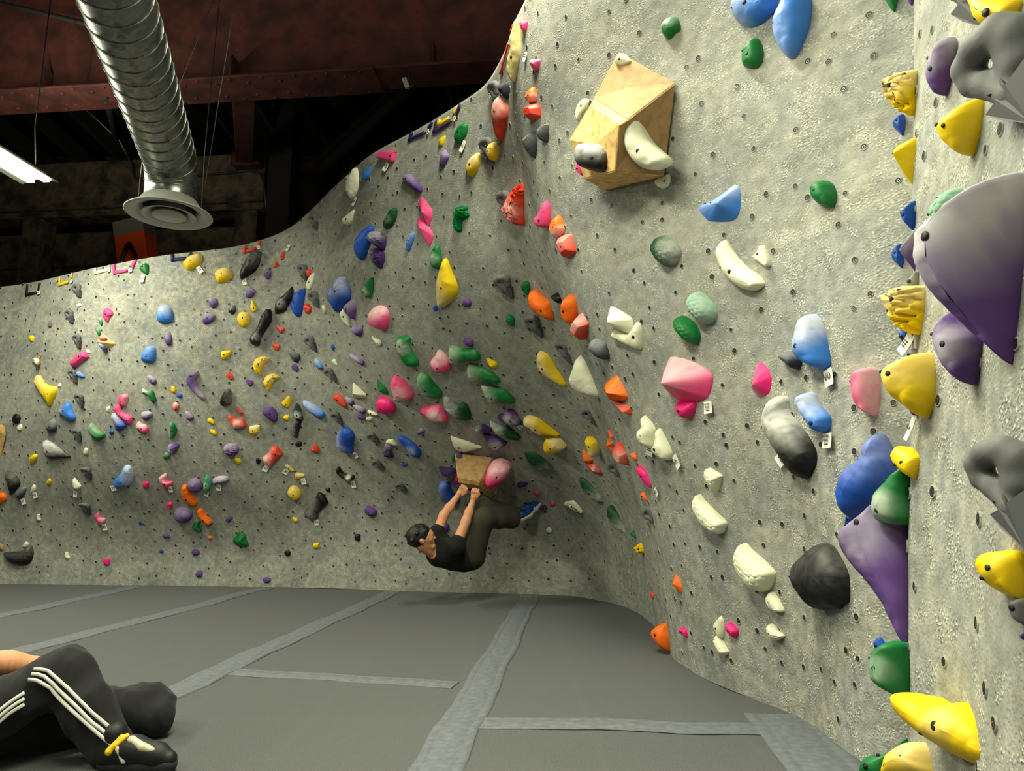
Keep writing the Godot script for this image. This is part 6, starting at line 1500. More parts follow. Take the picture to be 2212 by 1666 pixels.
	tape_box("blue tape box on the wall top behind the yellow jug", "navy", "-3821,3733,-7601 -3787,3735,-7600 -3817,3692,-7601 -3783,3694,-7600 -3811,3646,-7599 -3776,3648,-7599|-3812,3652,-7600 -3818,3690,-7601 -3768,3655,-7599 -3774,3693,-7600 -3724,3657,-7598 -3730,3696,-7599 -3681,3660,-7599 -3687,3699,-7600 -3638,3663,-7600 -3644,3703,-7600|-3606,3757,-7602 -3580,3756,-7603 -3619,3739,-7602 -3590,3725,-7602 -3629,3708,-7601 -3600,3696,-7601")
	tape_box("red tape box on the wall top above the tall black hold", "red", "-3018,3858,-7622 -2985,3854,-7622 -3022,3824,-7622 -2988,3818,-7622 -3025,3790,-7621 -2991,3784,-7621 -3028,3754,-7621 -2994,3749,-7621|-3015,3748,-7621 -3027,3786,-7621 -2980,3758,-7621 -2991,3796,-7622 -2944,3769,-7623 -2955,3806,-7623 -2909,3779,-7625 -2921,3817,-7625 -2874,3790,-7628 -2885,3828,-7627|-2849,3909,-7629 -2822,3903,-7631 -2862,3883,-7629 -2833,3869,-7631 -2873,3850,-7628 -2845,3838,-7630")
	tape_box("navy tape box on the wall top in the shaded band", "navy", "-892,4197,-5796 -867,4192,-5774 -906,4187,-5811 -877,4167,-5788 -915,4160,-5825 -886,4141,-5802 -925,4134,-5838 -896,4114,-5816|-906,4123,-5823 -921,4156,-5830 -874,4122,-5794 -888,4154,-5801 -841,4120,-5764 -855,4152,-5772 -809,4117,-5733 -823,4150,-5741 -776,4115,-5703 -791,4147,-5710 -744,4112,-5672 -759,4145,-5679|-693,4192,-5605 -670,4170,-5587 -711,4174,-5627 -688,4150,-5609 -730,4153,-5649 -706,4132,-5631")
	tape_box("purple outer tape box on the wall top in the shaded band", "dkpurple", "-648,4186,-5561 -619,4164,-5536 -657,4163,-5575 -627,4141,-5550 -665,4140,-5588 -635,4118,-5563 -673,4116,-5601 -643,4093,-5576 -682,4091,-5614 -652,4071,-5589|-657,4072,-5594 -676,4107,-5606 -629,4073,-5565 -647,4108,-5577 -601,4074,-5536 -619,4109,-5548 -573,4075,-5508 -591,4110,-5519 -545,4076,-5479 -563,4111,-5490 -517,4076,-5450 -535,4112,-5462 -490,4077,-5422 -508,4112,-5433|-435,4192,-5338 -413,4172,-5318 -448,4175,-5355 -425,4152,-5335 -459,4154,-5372 -437,4134,-5352 -471,4137,-5389 -448,4116,-5369 -483,4118,-5406 -460,4095,-5386")
	tape_box("yellow inner tape box inside the purple one", "yellow", "-629,4176,-5544 -595,4151,-5515 -635,4148,-5556 -601,4126,-5526 -642,4122,-5568 -607,4098,-5538|-618,4105,-5548 -636,4140,-5559 -590,4106,-5519 -608,4141,-5530 -562,4107,-5490 -580,4142,-5502 -534,4107,-5461 -552,4142,-5473 -507,4108,-5433 -525,4143,-5444|-458,4189,-5363 -432,4163,-5341 -470,4175,-5379 -444,4147,-5358 -483,4159,-5396 -457,4133,-5374 -495,4144,-5413 -469,4118,-5391")
	tape_box("red tape box seen edge-on by the tall cream blade at the top", "red", "-35,4243,-4638 -19,4203,-4589 -43,4237,-4672 -26,4198,-4625 -50,4227,-4703 -34,4193,-4661 -58,4214,-4730 -42,4185,-4694 -66,4200,-4757 -50,4174,-4723 -74,4187,-4783 -58,4161,-4750 -83,4174,-4809 -66,4147,-4777 -91,4160,-4836 -74,4132,-4804 -99,4145,-4862 -82,4119,-4830|-3,4282,-4504 5,4282,-4481 -8,4278,-4520 2,4268,-4492 -13,4275,-4536 -1,4255,-4505 -17,4268,-4553 -4,4240,-4518")
	grade_tag("white tag reading V3 under the grey drop hold by the black half-disc", "V3", [-5948, 1011, -8768, -106, -259, 14, 65, 73])
	grade_tag("white tag reading V4 under a cream chip at far left", "V4", [-5764, 1085, -8693, -126, -265, 10, 66, 73])
	grade_tag("white striped tag below the cream shark-fin chip", "II", [-5189, 1096, -8549, -125, -317, -22, 48, 88])
	grade_tag("white tag reading V5 at the lower left of the large chalky blue jug", "V5", [-4665, 1163, -8410, -86, -340, 11, 74, 68])
	grade_tag("white striped tag under the right tip of the pink and white boomerang", "II", [-3968, 1146, -8344, -50, -366, 7, 49, 77])
	grade_tag("white tag reading V6 below the small pink boomerang", "V6", [-4922, 704, -8755, -66, -290, 5, 64, 84])
	grade_tag("white tag below the green half dome at the wall top", "V3", [-4128, 3457, -7628, -97, 7, -7, 53, 90])
	grade_tag("white tag under the yellow jug at the wall top", "V5", [-3482, 3550, -7601, 27, 10, 37, 50, 93])
	grade_tag("white tag under the tall black hold", "V5", [-2982, 3419, -7619, 34, -13, 14, 45, 80])
	grade_tag("narrow white tag under the purple chip at the shaded bend", "V6", [-2510, 3802, -7595, -233, -39, -28, 34, 73])
	grade_tag("white label at the corner of the black tape box", "V6", [-5636, 3458, -8163, -218, 7, 10, 55, 48])
	grade_tag("white label at the corner of the yellow tape box at left", "V7", [-5119, 3526, -7941, -236, 8, 25, 50, 45])
	grade_tag("white label at the corner of the white tape box", "V5", [-4580, 3594, -7744, -175, 9, 21, 37, 48])
	grade_tag("white label at the corner of the pink tape box", "V6", [-4289, 3566, -7662, -134, 11, 17, 47, 46])
	grade_tag("white label at the corner of the red tape box", "V3", [-2854, 3820, -7628, 46, -2, 14, 35, 44])
	grade_tag("white tag reading V7 under the red hourglass hold", "V7", [-2810, 1379, -8163, 74, -276, -29, 57, 80])
	grade_tag("white striped tag under the pale yellow sliver", "III", [-2600, 1344, -8218, 112, -254, -32, 58, 61])
	grade_tag("white tag under the pale yellow drop chip", "V2", [-2417, 1237, -8302, 82, -254, 17, 53, 74])
	grade_tag("white tag reading V3 under the marbled mint hold", "V3", [-3547, 1094, -8349, -40, -367, -14, 49, 61])
	grade_tag("white tag reading V0 under the long purple loaf", "V0", [-3387, 1165, -8288, -30, -349, -3, 55, 81])
	grade_tag("white tag reading V4 under the black bow-tie hold", "V4", [-2300, 765, -8518, -11, -187, 2, 49, 68])
	grade_tag("white tag at the lower right of the deep blue curved jug", "V5", [-1747, 1515, -7960, -337, -324, 24, 57, 72])
	grade_tag("white tag under the black crescent with a white hollow", "V7", [-1818, 1200, -8220, -266, -294, 5, 64, 83])
	grade_tag("white tag below the pink rectangular block at the top", "V5", [-1146, 4000, -6049, -420, -73, -48, 52, 86])
	grade_tag("narrow white tag below the glossy cream double leaf", "V6", [-1529, 3871, -6510, -496, -78, -47, 43, 95])
	grade_tag("white tag below the green lobed hold near the tape boxes", "V6", [-399, 3838, -5377, -456, -96, -39, 40, 95])
	grade_tag("white label at the corner of the navy tape box", "V4", [-720, 4116, -5645, -445, -81, 19, 37, 37])
	grade_tag("white label at the corner of the purple tape box", "V3", [-472, 4094, -5396, -466, -82, 18, 35, 45])
	grade_tag("narrow white tag beside the tall cream blade", "II", [88, 3945, -4366, -628, -84, -34, 40, 60])
	grade_tag("small white tag under the dark purple horned hold", "V4", [75, 1697, -6744, -380, -507, -61, 42, 57])
	grade_tag("white tag reading V7 under the big hot pink jug", "V7", [-187, 1124, -7629, -171, -451, -13, 56, 97])
	grade_tag("white tag with bars under the left white petal", "II", [835, 1285, -4324, -730, -159, -22, 71, 63])
	grade_tag("white tag reading V6 under the right white petal", "V6", [935, 1200, -4049, -730, -130, 28, 53, 83])
	grade_tag("narrow white tag under the flat hot pink leaf", "V3", [887, 1037, -4414, -728, -135, 33, 33, 54])
	grade_tag("white tag reading V0 under the tall blue and white hold", "V0", [1323, 1480, -2921, -753, 0, 13, 54, 76])
	grade_tag("white tag reading V2 beside the long black and grey slug", "V2", [1250, 1171, -3297, -754, -50, -53, 63, 75])
	grade_tag("white tag reading Second Hand Start under the light blue footprint hold", "Second\nHand\nStart", [1314, 1220, -2959, -794, -3, -1, 59, 63])
	grade_tag("white tag reading Second Hand Start under the large pale pink block", "Second\nHand\nStart", [1030, 1462, -3699, -617, -101, 0, 57, 63])
	grade_tag("white curled tag hanging under the crinkled yellow hold on the corner", "Second\nHand\nStart", [1119, 1404, -1967, -843, 11, -44, 33, 61])
	grade_tag("narrow white tag under the smooth yellow snout on the corner", "V4", [1090, 1159, -1935, -842, 34, -25, 17, 67])

# ---------------------------------------------------------------- organic shapes: tapered bones joined smoothly, meshed as surface nets
func nets(bones: Array, blend: float, cell: float, into: SurfaceTool = null, tint = null) -> ArrayMesh:
	var lo := Vector3.INF
	var hi := -Vector3.INF
	for b in bones:
		var r: float = maxf(b[2], b[3]) + blend + cell * 2.0
		for p in [b[0], b[1]]:
			lo = lo.min(p - Vector3.ONE * r)
			hi = hi.max(p + Vector3.ONE * r)
	var nx := int((hi.x - lo.x) / cell) + 2
	var ny := int((hi.y - lo.y) / cell) + 2
	var nz := int((hi.z - lo.z) / cell) + 2
	var f := PackedFloat32Array()
	f.resize(nx * ny * nz)
	f.fill(9.0)
	for b in bones:
		var a: Vector3 = b[0]
		var ab: Vector3 = b[1] - a
		var ra: float = b[2]
		var dr: float = b[3] - ra
		var l2 := maxf(ab.length_squared(), 1e-9)
		var r: float = maxf(b[2], b[3]) + blend + cell
		var i0: Vector3 = ((a.min(b[1]) - Vector3.ONE * r - lo) / cell).floor().max(Vector3.ZERO)
		var i1: Vector3 = ((a.max(b[1]) + Vector3.ONE * r - lo) / cell).ceil()
		for x in range(int(i0.x), mini(int(i1.x) + 1, nx)):
			for y in range(int(i0.y), mini(int(i1.y) + 1, ny)):
				var at := (x * ny + y) * nz
				for z in range(int(i0.z), mini(int(i1.z) + 1, nz)):
					var p := lo + Vector3(x, y, z) * cell - a
					var t := clampf(p.dot(ab) / l2, 0.0, 1.0)
					var d := (p - ab * t).length() - ra - dr * t
					var o := f[at + z]
					var h := maxf(blend - absf(o - d), 0.0)
					f[at + z] = minf(o, d) - h * h / (4.0 * blend)
	var ids := {}
	var verts := PackedVector3Array()
	var faces := []
	var sy := nz
	var sx := ny * nz
	var off := [0, sx, sy, sx + sy, 1, sx + 1, sy + 1, sx + sy + 1]
	var edges := [[0, 1], [2, 3], [4, 5], [6, 7], [0, 2], [1, 3], [4, 6], [5, 7], [0, 4], [1, 5], [2, 6], [3, 7]]
	for x in nx - 1:
		for y in ny - 1:
			for z in nz - 1:
				var at := x * sx + y * sy + z
				var ff := f[at]
				if ff > cell * 4.0: continue
				var inside := 0
				for k in 8:
					if f[at + off[k]] < 0.0: inside += 1
				if inside == 0 or inside == 8: continue
				var s := Vector3.ZERO
				var c := 0
				for e in edges:
					var d0 := f[at + off[e[0]]]
					var d1 := f[at + off[e[1]]]
					if (d0 < 0.0) == (d1 < 0.0): continue
					var t := d0 / (d0 - d1)
					var p0 := Vector3(e[0] & 1, (e[0] >> 1) & 1, e[0] >> 2)
					var p1 := Vector3(e[1] & 1, (e[1] >> 1) & 1, e[1] >> 2)
					s += p0.lerp(p1, t)
					c += 1
				ids[at] = verts.size()
				verts.append(lo + (Vector3(x, y, z) + s / c) * cell)
	var st := into if into else begin(0)
	st.set_smooth_group(0)
	for at in ids:
		var d := f[at] < 0.0
		for ax in [[sx, sy, 1], [sy, 1, sx], [1, sx, sy]]:
			if at + ax[0] >= f.size() or (f[at + ax[0]] < 0.0) == d: continue
			var q := [at, at - ax[1], at - ax[1] - ax[2], at - ax[2]]
			if not (ids.has(q[1]) and ids.has(q[2]) and ids.has(q[3])): continue
			if d: q.reverse()
			var vv := [verts[ids[q[0]]], verts[ids[q[3]]], verts[ids[q[2]]], verts[ids[q[1]]]]
			vv.reverse()
			for k in [0, 1, 2, 0, 2, 3]:
				if tint: st.set_color(tint.call(vv[k]))
				st.add_vertex(vv[k])
	return finish(st) if into == null else null

# ---------------------------------------------------------------- the climber and the person sitting on the mats
func build_people():
	var skin := flat(Color(0.80, 0.56, 0.41), 0.6)
	skin.subsurf_scatter_enabled = true
	skin.subsurf_scatter_strength = 0.08
	var black := flat(Color(0.035, 0.037, 0.042), 0.95)
	var olive := flat(Color(0.215, 0.21, 0.155), 0.95)
	var hair := flat(Color(0.03, 0.027, 0.025), 0.6)
	var white := flat(Color(0.80, 0.80, 0.78), 0.7)
	var c := thing("person", "climber in black shirt and olive trousers hanging by both hands under the overhang", "person", Vector3(-0.404, 0.456, -7.245))
	var at := Transform3D(Basis(), -c.position)
	var st := begin(0)
	nets([
		[Vector3(-0.539, 0.571, -6.941), Vector3(-0.449, 0.803, -7.024), 0.056, 0.043],
		[Vector3(-0.449, 0.803, -7.024), Vector3(-0.423, 0.885, -7.050), 0.043, 0.041],
		[Vector3(-0.423, 0.885, -7.050), Vector3(-0.383, 1.008, -7.090), 0.041, 0.027],
		[Vector3(-0.732, 0.668, -7.006), Vector3(-0.670, 0.860, -7.065), 0.056, 0.043],
		[Vector3(-0.670, 0.860, -7.065), Vector3(-0.616, 0.937, -7.080), 0.043, 0.041],
		[Vector3(-0.616, 0.937, -7.080), Vector3(-0.535, 1.053, -7.103), 0.041, 0.027],
		[Vector3(-0.733, 0.510, -6.952), Vector3(-0.667, 0.512, -7.053), 0.075, 0.130],
		[Vector3(-0.667, 0.512, -7.053), Vector3(-0.563, 0.475, -7.161), 0.138, 0.130],
		[Vector3(-0.563, 0.475, -7.161), Vector3(-0.471, 0.449, -7.206), 0.130, 0.118],
		[Vector3(-0.471, 0.449, -7.206), Vector3(-0.404, 0.456, -7.245), 0.118, 0.125],
		[Vector3(-0.732, 0.668, -7.006), Vector3(-0.667, 0.512, -7.053), 0.045, 0.090],
		[Vector3(-0.539, 0.571, -6.941), Vector3(-0.667, 0.512, -7.053), 0.045, 0.090],
		[Vector3(-0.393, 0.490, -7.199), Vector3(-0.276, 0.833, -7.079), 0.085, 0.060],
		[Vector3(-0.276, 0.833, -7.079), Vector3(0.000, 0.810, -7.388), 0.055, 0.036],
		[Vector3(-0.382, 0.518, -7.336), Vector3(-0.280, 0.959, -7.261), 0.085, 0.060],
		[Vector3(-0.280, 0.959, -7.261), Vector3(0.053, 0.879, -7.478), 0.055, 0.036]], 0.03, 0.013, st)
	nets([
		[Vector3(-0.872, 0.666, -6.819), Vector3(-0.823, 0.673, -6.830), 0.092, 0.085],
		[Vector3(-0.815, 0.613, -6.837), Vector3(-0.754, 0.581, -6.854), 0.060, 0.034],
		[Vector3(-0.764, 0.682, -6.841), Vector3(-0.733, 0.656, -6.851), 0.011, 0.016],
		[Vector3(-0.864, 0.638, -6.915), Vector3(-0.877, 0.654, -6.912), 0.015, 0.020],
		[Vector3(-0.827, 0.620, -6.744), Vector3(-0.839, 0.636, -6.737), 0.015, 0.020],
		[Vector3(-0.768, 0.704, -6.867), Vector3(-0.756, 0.699, -6.813), 0.013, 0.013],
		[Vector3(-0.747, 0.622, -6.870), Vector3(-0.739, 0.618, -6.835), 0.010, 0.010],
		[Vector3(-0.783, 0.651, -6.882), Vector3(-0.775, 0.632, -6.875), 0.025, 0.020],
		[Vector3(-0.766, 0.643, -6.804), Vector3(-0.762, 0.625, -6.817), 0.025, 0.020],
		[Vector3(-0.849, 0.591, -6.832), Vector3(-0.733, 0.510, -6.952), 0.058, 0.062]], 0.02, 0.006, st)
	nets([
		[Vector3(-0.383, 1.008, -7.090), Vector3(-0.376, 1.037, -7.086), 0.026, 0.028],
		[Vector3(-0.360, 1.028, -7.087), Vector3(-0.334, 1.083, -7.074), 0.014, 0.011],
		[Vector3(-0.334, 1.083, -7.074), Vector3(-0.328, 1.109, -7.082), 0.011, 0.009],
		[Vector3(-0.328, 1.109, -7.082), Vector3(-0.330, 1.105, -7.108), 0.009, 0.009],
		[Vector3(-0.330, 1.105, -7.108), Vector3(-0.335, 1.090, -7.127), 0.009, 0.008],
		[Vector3(-0.371, 1.031, -7.087), Vector3(-0.353, 1.087, -7.073), 0.014, 0.011],
		[Vector3(-0.353, 1.087, -7.073), Vector3(-0.347, 1.118, -7.080), 0.011, 0.009],
		[Vector3(-0.347, 1.118, -7.080), Vector3(-0.349, 1.114, -7.107), 0.009, 0.009],
		[Vector3(-0.349, 1.114, -7.107), Vector3(-0.353, 1.099, -7.125), 0.009, 0.008],
		[Vector3(-0.383, 1.033, -7.086), Vector3(-0.373, 1.092, -7.072), 0.014, 0.011],
		[Vector3(-0.373, 1.092, -7.072), Vector3(-0.366, 1.121, -7.079), 0.011, 0.009],
		[Vector3(-0.366, 1.121, -7.079), Vector3(-0.369, 1.117, -7.106), 0.009, 0.009],
		[Vector3(-0.369, 1.117, -7.106), Vector3(-0.373, 1.102, -7.124), 0.009, 0.008],
		[Vector3(-0.395, 1.036, -7.085), Vector3(-0.392, 1.096, -7.071), 0.014, 0.011],
		[Vector3(-0.392, 1.096, -7.071), Vector3(-0.387, 1.119, -7.079), 0.011, 0.009],
		[Vector3(-0.387, 1.119, -7.079), Vector3(-0.389, 1.116, -7.106), 0.009, 0.009],
		[Vector3(-0.389, 1.116, -7.106), Vector3(-0.394, 1.101, -7.124), 0.009, 0.008],
		[Vector3(-0.346, 1.035, -7.086), Vector3(-0.324, 1.065, -7.081), 0.014, 0.011],
		[Vector3(-0.324, 1.065, -7.081), Vector3(-0.325, 1.090, -7.087), 0.011, 0.009]], 0.008, 0.004, st)
	nets([
		[Vector3(-0.535, 1.053, -7.103), Vector3(-0.516, 1.076, -7.099), 0.026, 0.028],
		[Vector3(-0.505, 1.061, -7.101), Vector3(-0.458, 1.100, -7.090), 0.014, 0.011],
		[Vector3(-0.458, 1.100, -7.090), Vector3(-0.442, 1.121, -7.098), 0.011, 0.009],
		[Vector3(-0.442, 1.121, -7.098), Vector3(-0.446, 1.118, -7.125), 0.009, 0.009],
		[Vector3(-0.446, 1.118, -7.125), Vector3(-0.457, 1.107, -7.143), 0.009, 0.008],
		[Vector3(-0.514, 1.069, -7.100), Vector3(-0.474, 1.112, -7.089), 0.014, 0.011],
		[Vector3(-0.474, 1.112, -7.089), Vector3(-0.455, 1.137, -7.096), 0.011, 0.009],
		[Vector3(-0.455, 1.137, -7.096), Vector3(-0.459, 1.134, -7.123), 0.009, 0.009],
		[Vector3(-0.459, 1.134, -7.123), Vector3(-0.470, 1.122, -7.141), 0.009, 0.008],
		[Vector3(-0.524, 1.076, -7.099), Vector3(-0.489, 1.125, -7.087), 0.014, 0.011],
		[Vector3(-0.489, 1.125, -7.087), Vector3(-0.471, 1.148, -7.095), 0.011, 0.009],
		[Vector3(-0.471, 1.148, -7.095), Vector3(-0.475, 1.146, -7.122), 0.009, 0.009],
		[Vector3(-0.475, 1.146, -7.122), Vector3(-0.487, 1.134, -7.140), 0.009, 0.008],
		[Vector3(-0.533, 1.084, -7.099), Vector3(-0.505, 1.137, -7.086), 0.014, 0.011],
		[Vector3(-0.505, 1.137, -7.086), Vector3(-0.491, 1.156, -7.095), 0.011, 0.009],
		[Vector3(-0.491, 1.156, -7.095), Vector3(-0.495, 1.153, -7.121), 0.009, 0.009],
		[Vector3(-0.495, 1.153, -7.121), Vector3(-0.506, 1.142, -7.139), 0.009, 0.008],
		[Vector3(-0.489, 1.061, -7.100), Vector3(-0.457, 1.080, -7.097), 0.014, 0.011],
		[Vector3(-0.457, 1.080, -7.097), Vector3(-0.447, 1.102, -7.103), 0.011, 0.009]], 0.008, 0.004, st)
	put("body", finish(st), skin, c, at)
	put("hair", nets([
		[Vector3(-0.889, 0.671, -6.815), Vector3(-0.860, 0.691, -6.820), 0.103, 0.100],
		[Vector3(-0.982, 0.682, -6.799), Vector3(-0.997, 0.674, -6.801), 0.024, 0.012],
		[Vector3(-0.942, 0.708, -6.891), Vector3(-0.952, 0.711, -6.906), 0.020, 0.012],
		[Vector3(-0.848, 0.761, -6.780), Vector3(-0.860, 0.751, -6.778), 0.021, 0.012],
		[Vector3(-0.827, 0.745, -6.773), Vector3(-0.830, 0.746, -6.768), 0.019, 0.012],
		[Vector3(-0.863, 0.774, -6.839), Vector3(-0.867, 0.779, -6.848), 0.021, 0.012],
		[Vector3(-0.874, 0.702, -6.910), Vector3(-0.871, 0.695, -6.903), 0.025, 0.012],
		[Vector3(-0.892, 0.760, -6.844), Vector3(-0.891, 0.749, -6.840), 0.020, 0.012],
		[Vector3(-0.885, 0.765, -6.810), Vector3(-0.889, 0.776, -6.814), 0.018, 0.012],
		[Vector3(-0.910, 0.737, -6.756), Vector3(-0.898, 0.752, -6.753), 0.017, 0.012],
		[Vector3(-0.810, 0.721, -6.748), Vector3(-0.814, 0.708, -6.745), 0.017, 0.012],
		[Vector3(-0.848, 0.744, -6.881), Vector3(-0.835, 0.743, -6.873), 0.024, 0.012],
		[Vector3(-0.932, 0.748, -6.819), Vector3(-0.919, 0.755, -6.834), 0.017, 0.012],
		[Vector3(-0.870, 0.702, -6.922), Vector3(-0.880, 0.694, -6.927), 0.019, 0.012],
		[Vector3(-0.941, 0.744, -6.799), Vector3(-0.928, 0.751, -6.789), 0.019, 0.012],
		[Vector3(-0.962, 0.684, -6.775), Vector3(-0.963, 0.676, -6.774), 0.018, 0.012],
		[Vector3(-0.874, 0.727, -6.738), Vector3(-0.860, 0.713, -6.736), 0.022, 0.012],
		[Vector3(-0.963, 0.611, -6.786), Vector3(-0.961, 0.604, -6.797), 0.018, 0.012],
		[Vector3(-0.913, 0.719, -6.903), Vector3(-0.911, 0.704, -6.891), 0.020, 0.012],
		[Vector3(-0.918, 0.603, -6.748), Vector3(-0.931, 0.607, -6.745), 0.018, 0.012],
		[Vector3(-0.908, 0.749, -6.776), Vector3(-0.909, 0.755, -6.789), 0.020, 0.012],
		[Vector3(-0.877, 0.701, -6.719), Vector3(-0.867, 0.698, -6.728), 0.022, 0.012],
		[Vector3(-0.928, 0.739, -6.768), Vector3(-0.938, 0.734, -6.770), 0.017, 0.012],
		[Vector3(-0.838, 0.749, -6.757), Vector3(-0.845, 0.746, -6.755), 0.017, 0.012],
		[Vector3(-0.876, 0.765, -6.809), Vector3(-0.871, 0.757, -6.811), 0.017, 0.012],
		[Vector3(-0.943, 0.666, -6.900), Vector3(-0.929, 0.666, -6.888), 0.025, 0.012],
		[Vector3(-0.834, 0.759, -6.799), Vector3(-0.824, 0.757, -6.806), 0.022, 0.012],
		[Vector3(-0.913, 0.751, -6.783), Vector3(-0.908, 0.765, -6.782), 0.019, 0.012],
		[Vector3(-0.941, 0.593, -6.830), Vector3(-0.941, 0.596, -6.815), 0.016, 0.012],
		[Vector3(-0.900, 0.769, -6.797), Vector3(-0.905, 0.776, -6.792), 0.020, 0.012],
		[Vector3(-0.858, 0.738, -6.748), Vector3(-0.863, 0.743, -6.755), 0.017, 0.012],
		[Vector3(-0.968, 0.710, -6.816), Vector3(-0.966, 0.714, -6.815), 0.026, 0.012],
		[Vector3(-0.964, 0.682, -6.854), Vector3(-0.977, 0.696, -6.854), 0.017, 0.012],
		[Vector3(-0.922, 0.639, -6.730), Vector3(-0.912, 0.641, -6.735), 0.023, 0.012]], 0.008, 0.006), hair, c, at)
	put("shirt", nets([
		[Vector3(-0.690, 0.512, -7.018), Vector3(-0.563, 0.475, -7.161), 0.142, 0.142],
		[Vector3(-0.563, 0.475, -7.161), Vector3(-0.471, 0.449, -7.206), 0.142, 0.130],
		[Vector3(-0.471, 0.449, -7.206), Vector3(-0.431, 0.453, -7.229), 0.130, 0.130],
		[Vector3(-0.720, 0.706, -7.018), Vector3(-0.693, 0.575, -7.034), 0.078, 0.120],
		[Vector3(-0.522, 0.613, -6.956), Vector3(-0.539, 0.571, -6.941), 0.072, 0.085],
		[Vector3(-0.539, 0.571, -6.941), Vector3(-0.616, 0.536, -7.008), 0.085, 0.120]], 0.04, 0.013), black, c, at)
	put("trousers", nets([
		[Vector3(-0.424, 0.454, -7.233), Vector3(-0.404, 0.456, -7.245), 0.128, 0.135],
		[Vector3(-0.393, 0.490, -7.199), Vector3(-0.276, 0.833, -7.079), 0.128, 0.098],
		[Vector3(-0.276, 0.833, -7.079), Vector3(-0.138, 0.822, -7.234), 0.098, 0.084],
		[Vector3(-0.138, 0.822, -7.234), Vector3(0.000, 0.810, -7.388), 0.084, 0.088],
		[Vector3(-0.382, 0.518, -7.336), Vector3(-0.280, 0.959, -7.261), 0.118, 0.090],
		[Vector3(-0.280, 0.959, -7.261), Vector3(0.053, 0.879, -7.478), 0.088, 0.070]], 0.05, 0.013), olive, c, at)
	var blue := flat(Color(0.05, 0.25, 0.52), 0.6)
	for s in [[[
		[Vector3(0.038, 0.836, -7.418), Vector3(0.097, 0.868, -7.456), 0.042, 0.044],
		[Vector3(0.097, 0.868, -7.456), Vector3(0.163, 0.890, -7.500), 0.044, 0.040],
		[Vector3(0.163, 0.890, -7.500), Vector3(0.213, 0.907, -7.534), 0.040, 0.024],
		[Vector3(0.046, 0.840, -7.423), Vector3(0.014, 0.809, -7.400), 0.042, 0.042]], [
		[Vector3(0.049, 0.804, -7.431), Vector3(0.117, 0.837, -7.475), 0.036, 0.034],
		[Vector3(0.117, 0.837, -7.475), Vector3(0.176, 0.868, -7.513), 0.036, 0.040],
		[Vector3(0.176, 0.870, -7.512), Vector3(0.218, 0.901, -7.538), 0.041, 0.028]], [
		[Vector3(0.067, 0.911, -7.466), Vector3(0.102, 0.905, -7.418), 0.012, 0.012],
		[Vector3(0.092, 0.913, -7.489), Vector3(0.132, 0.906, -7.434), 0.011, 0.011]]],
		[[
		[Vector3(0.104, 0.905, -7.512), Vector3(0.162, 0.937, -7.550), 0.042, 0.044],
		[Vector3(0.162, 0.937, -7.550), Vector3(0.229, 0.958, -7.592), 0.044, 0.040],
		[Vector3(0.229, 0.958, -7.592), Vector3(0.279, 0.974, -7.624), 0.040, 0.024],
		[Vector3(0.111, 0.910, -7.517), Vector3(0.072, 0.879, -7.490), 0.042, 0.042]], [
		[Vector3(0.118, 0.873, -7.519), Vector3(0.186, 0.906, -7.563), 0.036, 0.034],
		[Vector3(0.186, 0.906, -7.563), Vector3(0.245, 0.935, -7.600), 0.036, 0.040],
		[Vector3(0.244, 0.937, -7.600), Vector3(0.285, 0.968, -7.627), 0.041, 0.028]], [
		[Vector3(0.130, 0.976, -7.568), Vector3(0.161, 0.979, -7.517), 0.012, 0.012],
		[Vector3(0.156, 0.976, -7.589), Vector3(0.192, 0.980, -7.531), 0.011, 0.011]]]]:
		var sh := put("climbing_shoe", nets(s[0], 0.012, 0.007), blue, c, at)
		put("pale_sole", nets(s[1], 0.012, 0.007), white, sh)
		put("strap", nets(s[2], 0.005, 0.006), flat(Color(0.03, 0.06, 0.2), 0.7), sh)
	var p := thing("person", "person sitting on the mats in black three-striped track trousers, cut by the lower left corner", "person", Vector3(-2.100, 0.000, -2.620))
	at = Transform3D(Basis(), -p.position)
	var track := flat(Color(0.062, 0.065, 0.078), 0.9)
	track.rim_enabled = true
	track.rim = 0.35
	st = begin(0)
	nets([
		[Vector3(-2.380, 0.660, -2.500), Vector3(-2.360, 0.770, -2.520), 0.055, 0.060],
		[Vector3(-2.360, 0.820, -2.520), Vector3(-2.330, 0.840, -2.520), 0.092, 0.085],
		[Vector3(-2.330, 0.760, -2.520), Vector3(-2.285, 0.730, -2.520), 0.050, 0.034],
		[Vector3(-2.260, 0.810, -2.520), Vector3(-2.242, 0.790, -2.520), 0.011, 0.016],
		[Vector3(-2.360, 0.800, -2.432), Vector3(-2.360, 0.820, -2.430), 0.016, 0.020],
		[Vector3(-2.360, 0.800, -2.608), Vector3(-2.360, 0.820, -2.610), 0.016, 0.020],
		[Vector3(-2.300, 0.550, -2.720), Vector3(-2.083, 0.360, -2.885), 0.052, 0.044],
		[Vector3(-2.083, 0.360, -2.885), Vector3(-1.989, 0.337, -2.957), 0.045, 0.043],
		[Vector3(-1.989, 0.337, -2.957), Vector3(-1.896, 0.314, -3.029), 0.043, 0.032],
		[Vector3(-2.380, 0.550, -2.320), Vector3(-2.250, 0.280, -2.200), 0.052, 0.044],
		[Vector3(-2.250, 0.280, -2.200), Vector3(-2.020, 0.200, -2.380), 0.043, 0.030],
		[Vector3(-2.360, 0.500, -2.520), Vector3(-2.380, 0.660, -2.500), 0.100, 0.060]], 0.03, 0.013, st)
